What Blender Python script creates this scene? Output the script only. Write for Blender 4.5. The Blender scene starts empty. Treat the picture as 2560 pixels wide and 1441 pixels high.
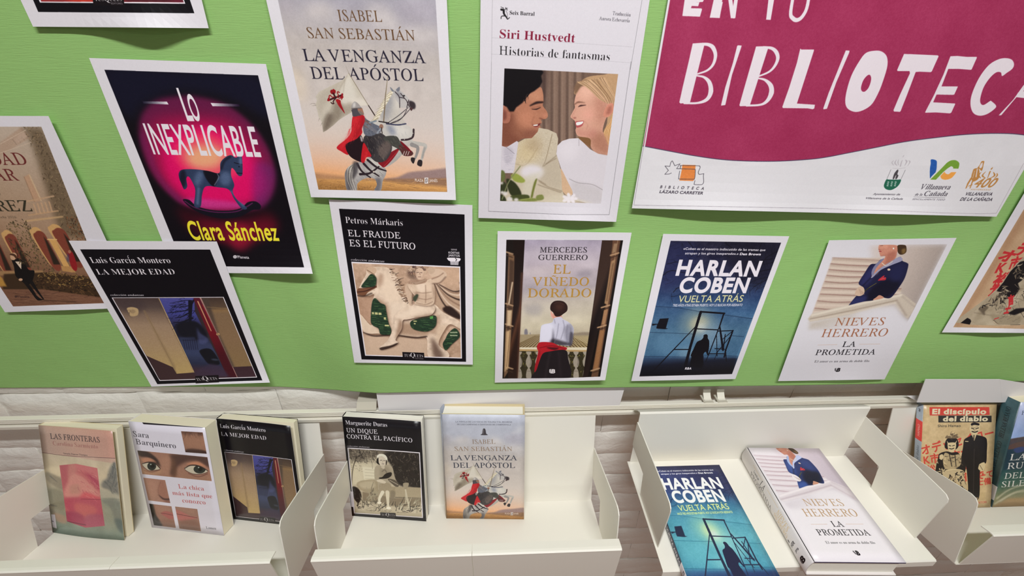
import bpy, bmesh, math
import numpy as np
from mathutils import Vector
# ---------------------------------------------------------------- camera, light, exposure
Z0 = 1.60            # height of the camera point above the floor; everything below is measured from it
# ---------------------------------------------------------------- camera (focal length in pixels of the 2560-wide frame, yaw, pitch, roll, place)
FPX, YAW, PITCH, ROLL = 1064.05, .04454, -.51111, .00908
CAMP = np.array([0., -.61353, 0.])
def cam_axes():
    cy, sy, cp, sp = math.cos(YAW), math.sin(YAW), math.cos(PITCH), math.sin(PITCH)
    f = np.array([sy * cp, cy * cp, sp]); r = np.array([cy, -sy, 0.]); u = np.cross(r, f); c, s = math.cos(ROLL), math.sin(ROLL)
    return f, c * r + s * u, -s * r + c * u
AF, AR, AU = cam_axes()
def proj(p):
    d = np.asarray(p, float) - CAMP; z = d @ AF
    return (1280 + FPX * (d @ AR) / z, 720.5 - FPX * (d @ AU) / z)
# sheets of paper on the wall: corners (x, z) top-left, top-right, bottom-right, bottom-left
SHEET = {
 'lo': [(-.4941, -.0132), (-.2833, -.0183), (-.2900, -.3139), (-.5008, -.3088)],
 'lu': [(-.6342, -.2538), (-.4204, -.2571), (-.4156, -.5370), (-.6276, -.5406)],
 've': [(-.2650, .1080), (-.0530, .1026), (-.0565, -.1944), (-.2652, -.1891)],
 'si': [(-.0125, .0748), (.1913, .0670), (.1865, -.2300), (-.0244, -.2222)],
 'ba': [(.2170, .2115), (.7930, .1940), (.7959, -.2256), (.2079, -.2085)],
 'tl': [(-.5450, .3160), (-.3255, .3160), (-.3405, .0194), (-.5431, .0191)],
 'vd': [(-.7857, -.0800), (-.5757, -.0800), (-.5830, -.3720), (-.7928, -.3773)],
 'di': [(.8180, -.1530), (1.0280, -.1580), (1.0330, -.4560), (.8234, -.4501)]}
def unproj(u, v):
    d = AF + AR * (u - 1280) / FPX - AU * (v - 720.5) / FPX; t = -CAMP[1] / d[1]; P = CAMP + d * t
    return (P[0], P[2])
for _k, _q in {'fr': [(822, 499), (1181, 513), (1182, 912), (886, 907)], 'vi': [(1244, 578), (1579, 582), (1513, 951), (1237, 957)],
               'co': [(1658, 585), (1973, 591), (1838, 948), (1578, 953)], 'ni': [(2073, 601), (2391, 595), (2211, 949), (1945, 953)]}.items():
    SHEET[_k] = [unproj(*p) for p in _q]
def sheet_quad(k): return [proj((x, 0, z)) for x, z in SHEET[k]]

sc = bpy.context.scene; col = sc.collection
cam = bpy.data.cameras.new('camera'); cam.sensor_width = 36; cam.lens = FPX / 2560 * 36; cam.clip_start = .01
co = bpy.data.objects.new('camera', cam); col.objects.link(co); sc.camera = co
from mathutils import Matrix
co.matrix_world = Matrix(((AR[0], AU[0], -AF[0], CAMP[0]), (AR[1], AU[1], -AF[1], CAMP[1]), (AR[2], AU[2], -AF[2], CAMP[2] + Z0), (0, 0, 0, 1)))
w = bpy.data.worlds.new('world'); sc.world = w; w.use_nodes = True
w.node_tree.nodes['Background'].inputs[0].default_value = (.96, .985, 1.0, 1); w.node_tree.nodes['Background'].inputs[1].default_value = .30
sc.view_settings.view_transform = 'Standard'; sc.view_settings.look = 'None'; sc.view_settings.gamma = 1; sc.view_settings.exposure = 0
sc.view_settings.use_curve_mapping = False
CEIL = 1.15          # ceiling above the camera point
LAMPS = [(.12, -1.02, 33), (.2, -3.4, 12)]   # luminaire centre x, y, power; rear one added as soft frontal fill
def make_lamp(x, y, power, size=(.9, .07)):
    l = bpy.data.lights.new('luminaire_and_fill_light', 'AREA'); l.shape = 'RECTANGLE'; l.size, l.size_y = size; l.energy = power; l.color = (.965, .985, .985)
    o = bpy.data.objects.new('luminaire_and_fill_light', l); col.objects.link(o); o.location = (x, y, Z0 + CEIL - .055); return o
for _x, _y, _p in LAMPS: make_lamp(_x, _y, _p)
# ---------------------------------------------------------------- painter: prints for paper and covers, drawn in code
def homog(src, dst):
    A = []
    for (x, y), (u, v) in zip(src, dst):
        A.append([x, y, 1, 0, 0, 0, -u * x, -u * y, -u]); A.append([0, 0, 0, x, y, 1, -v * x, -v * y, -v])
    return np.linalg.svd(np.array(A, float))[2][-1].reshape(3, 3)
def hmap(H, p):
    p = np.atleast_2d(np.asarray(p, float)); q = np.c_[p, np.ones(len(p))] @ H.T
    return q[:, :2] / q[:, 2:]
def spline(p, closed=True, n=5):
    p = np.asarray(p, float)
    if closed: q = np.vstack([p[-1], p, p[0], p[1]])
    else: q = np.vstack([2 * p[0] - p[1], p, 2 * p[-1] - p[-2]])
    t = (np.arange(n) / n)[:, None]; out = []
    for a, b, c, d in zip(q, q[1:], q[2:], q[3:]):
        out.append(.5 * (2 * b + (c - a) * t + (2 * a - 5 * b + 4 * c - d) * t * t + (3 * b - a - 3 * c + d) * t ** 3))
    out = np.vstack(out)
    return out if closed else np.vstack([out, p[-1]])
GL = {}
def style_char(ch, st):
    """-> real character, accent, shear, width factor, weight offset"""
    acc = None
    base = {'Á': 'A', 'É': 'E', 'Í': 'I', 'Ó': 'O', 'Ú': 'U', 'Ñ': 'N', 'á': 'a', 'é': 'e', 'í': 'i', 'ó': 'o', 'ú': 'u', 'ñ': 'n'}
    if st[0] in 'BIR' and ch in base: acc = '~' if ch in 'Ññ' else "'"; ch2 = base[ch]
    else: ch2 = ch
    up = 'A' <= ch2 <= 'Z'; lo = 'a' <= ch2 <= 'z'
    if not (up or lo): return ch2, None, 0, 1, (.03 if st[0] == 'M' else 0), ''
    k = ord(ch2) - (65 if up else 71)
    if st[0] in 'SM': return ch, None, 0, 1, (.03 if st[0] == 'M' else 0), ''                     # humanist sans, plain and bold
    if st[0] == 'B' or (st[0] == 'R' and lo): return chr(0x1D400 + k), acc, 0, (.92 if st[0] == 'R' else 1), (-.007 if st[0] == 'R' else 0), 'B'
    c = 'ℎ' if ch2 == 'h' else chr(0x1D434 + k)
    return c, acc, ((-.43 if ch2 in 'AVW' else -.285) if st[0] == 'R' else 0), 1, (.006 if st[0] == 'R' else 0), 'I'
# advances in 1/1000 em (A-Z, a-z) and outlines in 1/250 em (first point, then steps) of the roman bold (B) and italic (I) letters
ADV = {'B': (0x1D400, [650, 659, 697, 738, 658, 602, 756, 779, 388, 492, 760, 635, 944, 735, 782, 622, 782, 704, 581, 630, 733, 637, 910, 701, 634, 658, 512, 537, 437, 551, 448, 318, 487, 567, 295, 312, 534, 297, 825, 567, 501, 553, 542, 428, 429, 340, 558, 456, 647, 475, 447, 436]),
       'I': (0x1D434, [690, 653, 701, 755, 676, 604, 806, 775, 365, 382, 676, 668, 878, 745, 769, 600, 769, 671, 549, 625, 731, 650, 882, 683, 613, 683, 509, 507, 444, 528, 428, 296, 426, 599, 264, 259, 505, 257, 819, 542, 522, 507, 505, 333, 370, 278, 542, 442, 664, 415, 402, 396])}
LETTERS = [
    ('B', 'A', [[84,173,-7,1,-59,-146,-4,-10,-5,-7,-6,-3,-6,-1,0,-7,51,0,0,7,-2,0,-14,3,-4,8,0,4,1,2,0,2,10,23,55,0,8,-19,3,-8,1,-5,-6,-8,-15,-2,0,-7,80,0,0,7,-7,1,-5,5,-5,8,-5,11],[42,60,24,59,24,-59]]),
    ('B', 'B', [[82,170,-76,0,0,-7,7,0,6,-2,4,-3,3,-4,1,-7,1,-10,0,-106,-1,-12,-4,-7,-6,-4,-11,-1,0,-7,83,0,28,3,21,10,13,15,5,21,-12,28,-37,15,30,14,11,25,-17,29],[74,161,7,1,11,-2,8,-6,5,-11,1,-15,-2,-16,-6,-11,-11,-5,-17,-2,-2,0,0,59,2,5],[68,86,5,0,18,-2,12,-7,7,-11,2,-18,-2,-18,-5,-12,-9,-7,-13,-2,-8,1,-4,2,-2,5,-1,7]]),
    ('B', 'D', [[83,170,-77,0,0,-7,10,-1,7,-3,3,-8,2,-12,0,-111,-2,-11,-3,-6,-6,-3,-9,-1,0,-7,77,0,67,21,22,64,-6,36,-17,27,-29,16],[75,160,8,1,36,-19,12,-57,-3,-33,-9,-24,-15,-14,-21,-5,-8,1,-4,3,-3,5,0,134,3,6]]),
    ('B', 'E', [[149,170,-143,0,0,-7,10,-1,7,-4,4,-7,1,-14,0,-108,-1,-11,-4,-7,-7,-4,-11,-1,0,-6,145,0,10,53,-7,0,-7,-14,-8,-11,-10,-8,-11,-6,-14,-3,-17,-1,-9,1,-5,2,-3,4,-1,8,0,58,1,0,12,-1,9,-3,7,-4,5,-7,3,-11,2,-13,6,0,0,84,-6,0,-4,-16,-6,-12,-10,-6,-15,-2,-4,0,0,59,1,4,2,3,3,1,5,1,7,0,24,-2,17,-7,10,-12,6,-20,6,0]]),
    ('B', 'G', [[116,171,-20,2,-23,-3,-21,-8,-17,-13,-14,-18,-8,-21,-3,-25,3,-25,8,-22,14,-17,18,-14,21,-8,26,-3,33,4,33,11,0,37,1,10,3,6,6,3,10,1,0,6,-83,0,0,-6,12,-1,8,-4,3,-6,2,-9,0,-21,-2,-10,-4,-7,-7,-4,-12,-1,-21,5,-15,15,-10,25,-3,35,12,60,34,20,11,-2,12,-4,10,-8,9,-10,8,-12,6,-14,7,0,0,58,-7,0,-2,-5,-3,-3,-3,-2,-4,-1,-6,2]]),
    ('B', 'H', [[90,170,-84,0,0,-7,11,-1,6,-4,4,-7,1,-10,0,-111,-1,-11,-4,-7,-6,-4,-11,-1,0,-7,84,0,0,7,-11,1,-7,4,-3,7,-1,11,0,52,59,0,0,-52,-1,-12,-3,-7,-7,-3,-11,-1,0,-7,84,0,0,7,-11,1,-6,4,-4,7,-1,11,0,111,1,10,4,7,6,3,11,2,0,7,-84,0,0,-7,8,-1,6,-1,4,-3,3,-3,1,-6,0,-56,-59,0,0,56,2,6,2,3,4,3,6,1,8,1]]),
    ('B', 'J', [[117,170,-87,0,0,-7,9,-1,7,-2,4,-3,3,-5,2,-6,0,-138,-1,-10,-2,-7,-5,-5,-8,-1,-8,2,-2,6,0,2,3,4,2,6,1,5,-2,7,-3,6,-6,4,-8,1,-6,-2,-6,-3,-4,-6,-1,-8,1,-9,4,-8,7,-7,8,-5,10,-3,12,-1,40,14,14,43,0,113,2,7,2,4,4,3,6,2,8,1]]),
    ('B', 'L', [[93,170,-87,0,0,-7,11,-1,6,-4,4,-6,1,-11,0,-111,-1,-11,-4,-7,-6,-4,-11,-1,0,-7,144,0,9,58,-7,0,-7,-16,-7,-12,-10,-9,-11,-6,-13,-4,-17,-1,-7,1,-6,1,-3,2,-2,4,-1,5,0,126,2,6,3,4,5,3,6,1,9,0]]),
    ('B', 'M', [[69,170,-63,0,0,-7,8,-1,6,-1,4,-3,2,-3,2,-5,0,-120,-1,-11,-4,-7,-7,-4,-11,-1,0,-7,58,0,0,7,-11,1,-7,3,-4,7,-2,12,0,115,62,-145,6,0,62,149,0,-126,-1,-7,-3,-4,-4,-3,-6,-1,-8,-1,0,-7,83,0,0,7,-8,0,-5,2,-4,2,-3,5,-1,7,0,118,1,10,3,7,7,3,10,2,0,7,-63,0,-49,-117]]),
    ('B', 'O', [[117,172,-18,2,-19,-2,-17,-5,-15,-8,-13,-11,-10,-13,-8,-15,-5,-17,-2,-18,2,-18,5,-17,8,-15,10,-13,13,-11,15,-8,16,-5,18,-2,18,2,17,5,15,8,13,11,11,13,8,15,5,17,2,18,-2,18,-5,17,-8,15,-10,13,-13,11,-15,8],[65,145,32,20,18,-5,14,-15,9,-26,3,-34,-10,-60,-32,-20,-19,5,-14,15,-9,25,-3,35]]),
    ('B', 'P', [[80,170,-74,0,0,-7,11,-1,6,-4,4,-7,1,-10,0,-111,-1,-11,-4,-7,-6,-4,-11,-1,0,-7,84,0,0,7,-11,1,-7,4,-3,7,-1,11,0,47,22,0,27,3,20,9,11,15,4,20,-2,13,-5,11,-9,9,-11,7,-18,4],[74,160,7,1,13,-3,8,-7,5,-12,2,-16,-2,-18,-6,-11,-10,-6,-16,-2,-7,0,0,68,2,4]]),
    ('B', 'Q', [[117,172,-18,2,-19,-2,-17,-5,-15,-8,-13,-11,-10,-13,-8,-15,-5,-17,-2,-18,2,-19,5,-18,9,-16,12,-13,14,-11,18,-8,27,-32,44,-11,21,2,22,7,-1,7,-9,-2,-8,-1,-25,7,-18,23,26,13,20,19,12,24,5,29,-2,18,-5,17,-8,15,-10,13,-13,11,-15,8],[65,145,32,20,18,-5,15,-15,9,-26,3,-34,-11,-60,-32,-20,-19,5,-14,15,-9,25,-3,35]]),
    ('B', 'R', [[81,170,-75,0,0,-7,11,-1,6,-4,4,-7,1,-10,0,-111,-1,-11,-4,-7,-6,-4,-11,-1,0,-7,84,0,0,7,-11,1,-7,4,-3,7,-1,11,0,49,7,0,51,-79,53,0,0,7,-7,0,-4,3,-3,3,-4,6,-44,64,29,16,9,26,-4,20,-14,14,-23,8],[75,160,9,1,22,-9,7,-27,-2,-17,-7,-12,-11,-7,-17,-2,-8,0,0,65,3,5]]),
    ('B', 'S', [[69,174,-14,-2,-12,-5,-10,-7,-8,-10,-5,-12,-1,-14,2,-16,8,-14,13,-12,19,-11,23,-11,15,-12,5,-15,-2,-11,-6,-9,-10,-6,-13,-1,-17,3,-14,10,-11,16,-8,24,-7,0,0,-63,7,0,1,4,2,3,2,1,4,1,1,-1,4,0,4,-2,12,-4,12,-2,7,0,17,2,16,5,12,8,9,11,6,13,2,15,-1,10,-3,10,-5,9,-7,8,-10,7,-14,8,-24,11,-11,6,-8,6,-5,8,-1,9,1,9,6,8,9,5,11,2,11,-2,9,-4,9,-7,8,-10,7,-11,4,-13,6,0,0,55,-7,0,-2,-6,-5,-2,-5,0,-2,1,-10,3,-10,2]]),
    ('B', 'T', [[4,170,0,-52,7,0,4,19,9,13,14,8,18,3,2,0,0,-131,-1,-11,-4,-7,-7,-4,-12,-1,0,-7,88,0,0,7,-12,1,-7,3,-4,7,-1,12,0,131,2,0,33,-11,14,-32,6,0,0,52]]),
    ('B', 'U', [[90,170,-84,0,0,-7,10,-1,7,-4,3,-7,1,-10,0,-83,4,-28,12,-19,20,-12,29,-4,29,4,20,13,12,22,4,34,0,73,1,9,3,7,6,4,10,2,0,7,-55,0,0,-7,12,-2,7,-3,4,-7,1,-10,0,-82,-11,-38,-33,-13,-16,3,-10,8,-7,14,-2,19,0,89,1,8,1,6,2,3,4,3,6,1,9,1]]),
    ('B', 'a', [[83,116,-23,3,-13,-1,-12,-3,-9,-5,-8,-6,-4,-8,-2,-8,1,-7,4,-5,5,-4,7,-1,6,1,6,3,4,5,1,6,-1,5,-3,5,-3,6,4,6,12,2,9,-1,6,-4,3,-6,1,-9,0,-19,-30,-10,-20,-10,-12,-12,-4,-15,1,-11,6,-9,9,-5,12,-2,20,4,19,12,5,-13,15,-4,14,4,14,10,-4,6,-3,-3,-5,0,-1,2,-1,3,0,60,-3,18,-8,13],[52,52,22,11,0,-39,-4,-5,-5,-4,-5,-2,-4,0,-9,4,-3,14]]),
    ('B', 'b', [[52,170,-49,0,0,-6,7,-2,4,-2,1,-6,1,-9,0,-149,4,0,19,15,16,-11,17,-4,15,2,13,7,12,10,8,13,5,16,2,18,-1,16,-4,13,-7,12,-9,8,-11,6,-13,2,-17,-4,-13,-11],[63,103,6,1,10,-2,7,-9,4,-14,1,-19,-1,-25,-4,-17,-7,-9,-11,-4,-12,5,-4,16,0,64,2,6,4,4]]),
    ('B', 'c', [[81,117,-16,2,-15,-2,-14,-6,-12,-10,-9,-13,-6,-15,-2,-17,2,-16,5,-15,8,-12,10,-9,12,-6,14,-2,27,7,21,20,-5,4,-12,-10,-13,-3,-14,4,-11,10,-7,18,-2,24,5,30,16,11,8,-3,2,-7,0,-8,4,-13,11,-4,6,1,5,3,3,5,1,6,-2,11,-8,9]]),
    ('B', 'd', [[119,170,-53,0,0,-6,8,-1,5,-3,3,-4,1,-7,0,-45,-13,11,-16,4,-12,-2,-12,-6,-9,-10,-8,-13,-4,-15,-2,-18,2,-16,4,-14,7,-12,9,-9,11,-6,12,-2,18,5,13,14,0,-19,26,6,23,2,0,6,-7,2,-4,3,-2,5],[55,102,10,3,6,-2,6,-3,4,-4,2,-6,0,-62,-3,-7,-5,-6,-6,-3,-5,-1,-10,2,-6,9,-3,14,-1,21,1,21,4,15]]),
    ('B', 'e', [[78,115,-19,4,-14,-2,-13,-6,-10,-9,-8,-12,-5,-15,-2,-16,2,-18,5,-15,7,-13,11,-9,12,-6,13,-2,28,8,21,23,-5,5,-13,-12,-14,-4,-23,11,-7,35,61,0,0,3,-3,22,-9,17],[47,102,13,9,7,-2,5,-6,2,-9,1,-14,0,-8,-32,0,0,4]]),
    ('B', 'f', [[79,171,-14,2,-19,-3,-14,-8,-9,-13,-3,-17,0,-16,-14,0,0,-13,14,0,0,-76,-1,-9,0,-5,-2,-3,-2,-2,-4,-1,-5,-1,0,-6,68,0,0,6,-9,1,-6,3,-3,5,-1,9,0,79,21,0,0,13,-21,0,0,29,1,9,1,6,4,4,6,1,5,-1,1,-3,0,-2,-4,-8,0,-5,1,-6,3,-4,4,-3,7,-1,5,1,5,4,3,5,1,7,-2,9,-7,8]]),
    ('B', 'g', [[73,117,-14,2,-14,-2,-12,-3,-11,-6,-7,-8,-5,-10,-2,-11,8,-23,22,-15,-13,-7,-9,-6,-6,-8,-1,-9,4,-11,13,-10,-16,-7,-5,-11,3,-9,10,-8,15,-6,21,-1,28,2,19,8,12,12,5,16,-2,11,-3,8,-7,6,-10,4,-13,2,-18,1,-12,0,-12,2,-3,7,1,4,3,4,5,3,6,1,5,0,3,-1,3,0,12,1,11,4,9,6,7,7,4,9,2,11,-3,12,-6,12,18,0,0,13,-31,0],[51,109,8,2,7,-2,5,-6,2,-10,1,-14,-1,-15,-2,-10,-5,-6,-7,-2,-8,2,-5,6,-3,10,0,29,3,10],[36,-13,50,0,7,-2,4,-4,1,-6,-10,-14,-28,-4,-15,1,-10,3,-6,6,-2,6,2,8]]),
    ('B', 'h', [[55,170,-48,0,0,-6,6,-1,4,-3,2,-5,1,-6,0,-128,-1,-7,-2,-4,-4,-3,-6,-1,0,-6,60,0,0,6,-6,1,-4,3,-1,4,-1,7,0,67,10,10,11,3,6,-1,3,-4,2,-6,1,-9,0,-60,-3,-11,-8,-4,-2,0,0,-6,60,0,0,6,-6,1,-3,3,-2,4,-1,7,0,58,-8,30,-24,10,-20,-5,-16,-15]]),
    ('B', 'i', [[45,171,-7,2,-8,-2,-6,-4,-4,-6,-1,-7,1,-8,4,-6,6,-4,8,-1,7,1,6,4,4,6,1,8,-1,7,-4,6],[55,116,-47,0,0,-7,6,-1,3,-2,2,-5,1,-7,0,-73,-1,-7,-2,-4,-4,-3,-6,-1,0,-6,60,0,0,6,-6,1,-3,3,-2,4,-1,7]]),
    ('B', 'k', [[55,170,-47,0,0,-6,6,-2,4,-2,1,-5,1,-7,0,-127,-1,-7,-2,-4,-4,-3,-6,-1,0,-6,60,0,0,6,-6,1,-4,3,-1,4,-1,7,0,29,6,5,25,-37,2,-3,1,-3,-2,-5,-6,-1,-2,0,0,-6,61,0,0,6,-6,2,-5,5,-46,65,19,19,13,9,13,3,0,7,-51,0,0,-7,1,0,10,-1,3,-4,-2,-6,-4,-6,-30,-29]]),
    ('B', 'l', [[55,170,-47,0,0,-6,6,-2,4,-2,1,-5,1,-7,0,-127,-1,-7,-2,-4,-4,-3,-6,-1,0,-6,60,0,0,6,-6,1,-3,3,-2,4,-1,7]]),
    ('B', 'm', [[109,113,-21,6,-18,-5,-15,-15,0,17,-48,0,0,-6,6,-2,4,-2,2,-5,1,-7,0,-73,-1,-7,-2,-4,-4,-3,-6,-1,0,-6,59,0,0,6,-6,1,-3,3,-2,4,0,74,8,10,11,3,6,-1,4,-4,2,-6,0,-76,-2,-4,-4,-3,-6,-1,0,-6,59,0,0,6,-6,1,-4,3,-2,4,0,74,9,10,11,3,6,-1,3,-4,2,-6,1,-9,0,-60,-1,-7,-2,-4,-4,-3,-5,-1,0,-6,59,0,0,6,-7,1,-3,3,-2,4,0,65,-8,30,-24,10,-20,-6,-17,-16]]),
    ('B', 'n', [[115,109,-24,10,-20,-5,-16,-14,0,16,-48,0,0,-6,6,-2,4,-2,2,-5,1,-7,0,-73,-1,-7,-2,-4,-4,-3,-6,-1,0,-6,60,0,0,6,-6,1,-4,3,-1,4,-1,7,0,67,10,10,11,3,6,-1,3,-4,2,-6,1,-9,0,-60,-3,-11,-8,-4,-2,0,0,-6,60,0,0,6,-6,1,-3,3,-2,4,-1,7,0,58]]),
    ('B', 'o', [[78,117,-16,2,-15,-2,-13,-6,-12,-10,-8,-12,-5,-15,-2,-17,2,-16,5,-15,8,-12,12,-10,13,-6,16,-2,15,2,13,6,11,9,9,13,5,14,2,17,-2,17,-5,15,-9,13,-11,9],[54,109,9,2,8,-2,6,-8,4,-16,1,-28,0,-15,-1,-12,-1,-9,-2,-6,-6,-8,-9,-3,-9,3,-6,8,-2,6,-1,9,-1,13,0,15,1,27,3,16]]),
    ('B', 'p', [[98,117,-12,2,-19,-5,-14,-16,0,18,-46,0,0,-6,7,-2,3,-3,2,-5,1,-9,0,-115,-1,-8,0,-6,-4,-6,-3,-1,-5,-1,0,-6,66,0,0,6,-6,1,-5,1,-3,3,-2,4,-2,7,0,42,13,-12,17,-4,12,2,11,6,10,10,7,13,4,15,1,18,-1,16,-4,14,-7,12,-9,9],[64,100,10,4,10,-3,6,-9,3,-14,1,-20,-1,-21,-4,-15,-6,-9,-10,-2,-11,3,-7,12,0,62]]),
    ('B', 'q', [[119,119,-4,0,-19,-14,-16,10,-17,4,-15,-2,-13,-7,-12,-10,-8,-13,-6,-16,-1,-17,1,-16,4,-14,7,-12,9,-8,11,-6,13,-2,16,4,14,11,0,-42,-1,-7,-2,-4,-6,-3,-9,-1,0,-6,67,0,0,6,-7,1,-3,3,-2,4,-1,7],[56,107,11,3,12,-5,4,-15,0,-65,-2,-6,-4,-4,-5,-3,-5,-1,-11,3,-7,9,-4,14,-1,21,1,23,4,16]]),
    ('B', 'r', [[96,117,-9,2,-9,-2,-8,-5,-9,-8,-7,-10,0,22,-46,0,0,-7,6,-1,3,-2,2,-4,1,-8,0,-73,-1,-7,-2,-4,-4,-3,-6,-1,0,-6,66,0,0,6,-8,1,-6,2,-3,5,0,58,1,10,3,8,5,5,5,2,4,-1,3,-3,3,-4,3,-3,4,-2,5,-1,7,1,5,3,3,5,1,7,-2,8,-3,6]]),
    ('B', 's', [[57,118,-4,1,-17,-3,-12,-8,-8,-12,-2,-14,1,-10,5,-9,8,-8,12,-7,18,-9,10,-8,4,-9,-2,-7,-3,-5,-7,-3,-8,-1,-10,2,-10,7,-7,10,-5,14,-7,0,0,-42,6,0,3,5,5,1,3,0,2,-1,13,-4,11,-2,16,3,13,8,8,12,3,16,-2,12,-4,9,-8,8,-11,7,-16,8,-7,4,-5,4,-3,4,-1,6,1,5,3,4,5,3,8,1,9,-2,8,-5,7,-9,5,-11,6,0,0,36,-5,0,-3,-4,-4,-1,-4,0,-1,1,-7,1,-5,2]]),
    ('B', 't', [[54,158,-6,0,-6,-10,-9,-11,-25,-25,0,-8,10,0,0,-77,2,-14,5,-9,8,-6,13,-2,22,7,15,22,-6,3,-7,-10,-8,-3,-4,1,-2,3,-2,5,0,80,23,0,0,12,-23,0]]),
    ('B', 'u', [[53,116,-49,0,0,-6,7,-2,4,-3,1,-5,1,-8,0,-56,2,-17,5,-13,10,-7,15,-3,10,2,10,3,9,6,7,8,0,-19,27,7,22,2,0,6,-7,1,-4,3,-2,4,0,97,-50,0,0,-6,7,-2,4,-2,2,-6,1,-8,0,-67,-9,-9,-10,-3,-6,1,-4,3,-2,5,-1,6]]),
    ('B', 'v', [[61,116,-62,0,0,-7,6,-1,3,-3,3,-6,3,-7,39,-96,7,0,37,95,3,7,3,6,4,4,7,2,0,6,-38,0,0,-6,10,-3,4,-6,-1,-3,-1,-4,-19,-48,-20,54,-1,1,0,2,3,5,7,2,3,0]]),
    ('B', 'x', [[63,116,-61,0,0,-7,7,-3,7,-8,30,-47,-23,-30,-10,-10,-11,-5,0,-6,42,0,0,6,-1,0,-9,1,-2,6,1,4,3,6,15,20,14,-21,3,-6,1,-5,-1,-2,-2,-2,-3,-1,-5,0,0,-6,61,0,0,6,-4,0,-4,4,-2,4,-35,55,21,26,10,10,11,5,0,6,-41,0,0,-6,6,-1,4,-1,2,-2,0,-2,-1,-4,-3,-4,-15,-19,-12,20,-3,4,-1,3,3,4,8,2]]),
    ('B', 'z', [[12,116,-2,-35,6,0,5,12,6,8,9,5,12,1,14,0,-57,-102,0,-5,95,0,3,40,-6,0,-6,-14,-8,-10,-11,-5,-15,-2,-10,0,55,99,0,8]]),
    ('I', 'A', [[138,177,-5,0,-53,-63,-40,-46,-26,-32,-14,-15,-15,-12,-16,-4,-1,-5,60,0,1,5,-8,0,-5,2,-3,2,-1,4,3,8,9,13,19,22,3,2,4,1,57,0,-1,-30,-1,-12,-3,-7,-7,-4,-10,-1,-2,0,-1,-5,70,0,1,5,-10,1,-7,3,-4,5,-1,8],[53,68,58,69,-3,-69]]),
    ('I', 'B', [[95,173,-63,0,-2,-5,9,-1,6,-2,3,-3,1,-6,-1,-6,-1,-7,-31,-116,-4,-10,-5,-7,-7,-4,-10,-1,-1,0,-2,-5,77,0,21,2,19,5,15,8,12,10,7,14,2,15,-7,25,-22,15,31,16,11,26,-15,28],[88,164,7,1,24,-7,8,-21,-4,-17,-10,-13,-17,-8,-24,-3,-5,0,-4,1,-2,1,0,2,9,36,3,11,2,6,1,4,2,3,2,2,3,2],[58,86,3,2,11,0,18,-2,12,-5,8,-10,2,-14,-4,-21,-10,-15,-17,-10,-24,-3,-8,0,-6,1,-3,3,-1,4,0,3,1,3,0,2,1,3,15,56]]),
    ('I', 'C', [[135,175,-15,2,-27,-4,-25,-12,-16,-11,-14,-14,-12,-16,-9,-17,-6,-18,-1,-18,2,-21,6,-17,11,-14,14,-10,18,-7,20,-2,21,3,18,7,17,11,16,17,-4,4,-29,-23,-32,-8,-20,4,-16,11,-10,19,-3,24,2,20,5,20,8,17,11,16,13,12,14,10,15,6,15,3,16,-3,11,-7,7,-12,3,-15,0,-4,-1,-2,0,-2,6,0,10,51,-5,0,-4,-5,-5,-1,-3,0,-4,1]]),
    ('I', 'D', [[98,173,-66,0,-2,-5,9,-1,6,-2,3,-4,1,-5,-1,-5,-1,-8,-31,-116,-4,-11,-5,-6,-7,-4,-11,-1,-1,0,-1,-5,75,0,25,2,23,6,20,10,16,12,14,16,10,17,6,19,2,19,-2,21,-7,18,-12,14,-16,10,-20,7],[88,164,7,1,23,-4,17,-11,11,-18,3,-25,-1,-19,-4,-18,-7,-17,-10,-14,-12,-13,-14,-10,-18,-6,-20,-2,-6,0,-5,1,-4,1,-3,1,-5,2,-1,5,1,6,2,9,30,111,2,8,2,6,3,3,4,2]]),
    ('I', 'E', [[164,173,-132,0,-2,-5,9,-1,6,-2,3,-4,1,-5,-1,-5,-1,-8,-31,-116,-4,-11,-5,-7,-7,-3,-10,-1,-1,0,-2,-5,144,0,18,48,-5,0,-8,-13,-9,-10,-10,-7,-12,-5,-14,-3,-17,-1,-25,0,-6,2,-3,2,-1,5,0,2,1,3,2,8,15,57,31,0,6,-1,4,-2,3,-3,2,-5,0,-12,-1,-5,5,0,17,61,-4,0,-5,-11,-7,-7,-12,-5,-16,-1,-21,0,14,51,2,6,2,5,2,3,8,2,7,1,21,0,14,-1,10,-2,6,-3,5,-5,2,-7,0,-11,5,0]]),
    ('I', 'F', [[157,173,-124,0,-2,-5,9,-1,6,-2,3,-4,1,-5,0,-5,-2,-8,-31,-116,-3,-8,-3,-6,-3,-4,-4,-2,-6,-2,-8,0,-2,-5,74,0,1,5,-10,0,-6,2,-4,4,-1,5,0,5,1,3,0,2,16,62,20,0,12,-1,7,-3,3,-5,1,-8,0,-7,-1,-3,0,-3,5,0,17,63,-5,0,-4,-9,-5,-6,-6,-5,-7,-3,-9,-1,-11,-1,-14,0,6,25,5,18,3,12,1,5,4,6,5,2,28,0,14,-1,9,-5,6,-8,1,-13,0,-5,5,0]]),
    ('I', 'G', [[139,175,-17,2,-29,-4,-25,-11,-16,-12,-14,-13,-12,-16,-8,-17,-6,-18,-2,-19,3,-20,7,-17,12,-14,16,-11,20,-7,23,-2,33,4,31,13,10,41,1,5,2,5,2,6,3,4,4,3,6,2,9,1,1,5,-72,0,-1,-5,11,-1,7,-2,3,-3,2,-5,-1,-2,0,-3,-1,-3,0,-2,-9,-35,-5,-8,-8,-6,-12,-5,-12,-1,-23,4,-18,12,-11,19,-3,26,2,24,9,25,13,22,17,18,20,11,22,4,21,-4,16,-9,10,-15,6,-19,4,0,12,53,-5,0,-3,-5,-3,-3,-3,-2,-8,0,-4,1,-5,2,-7,3]]),
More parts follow.
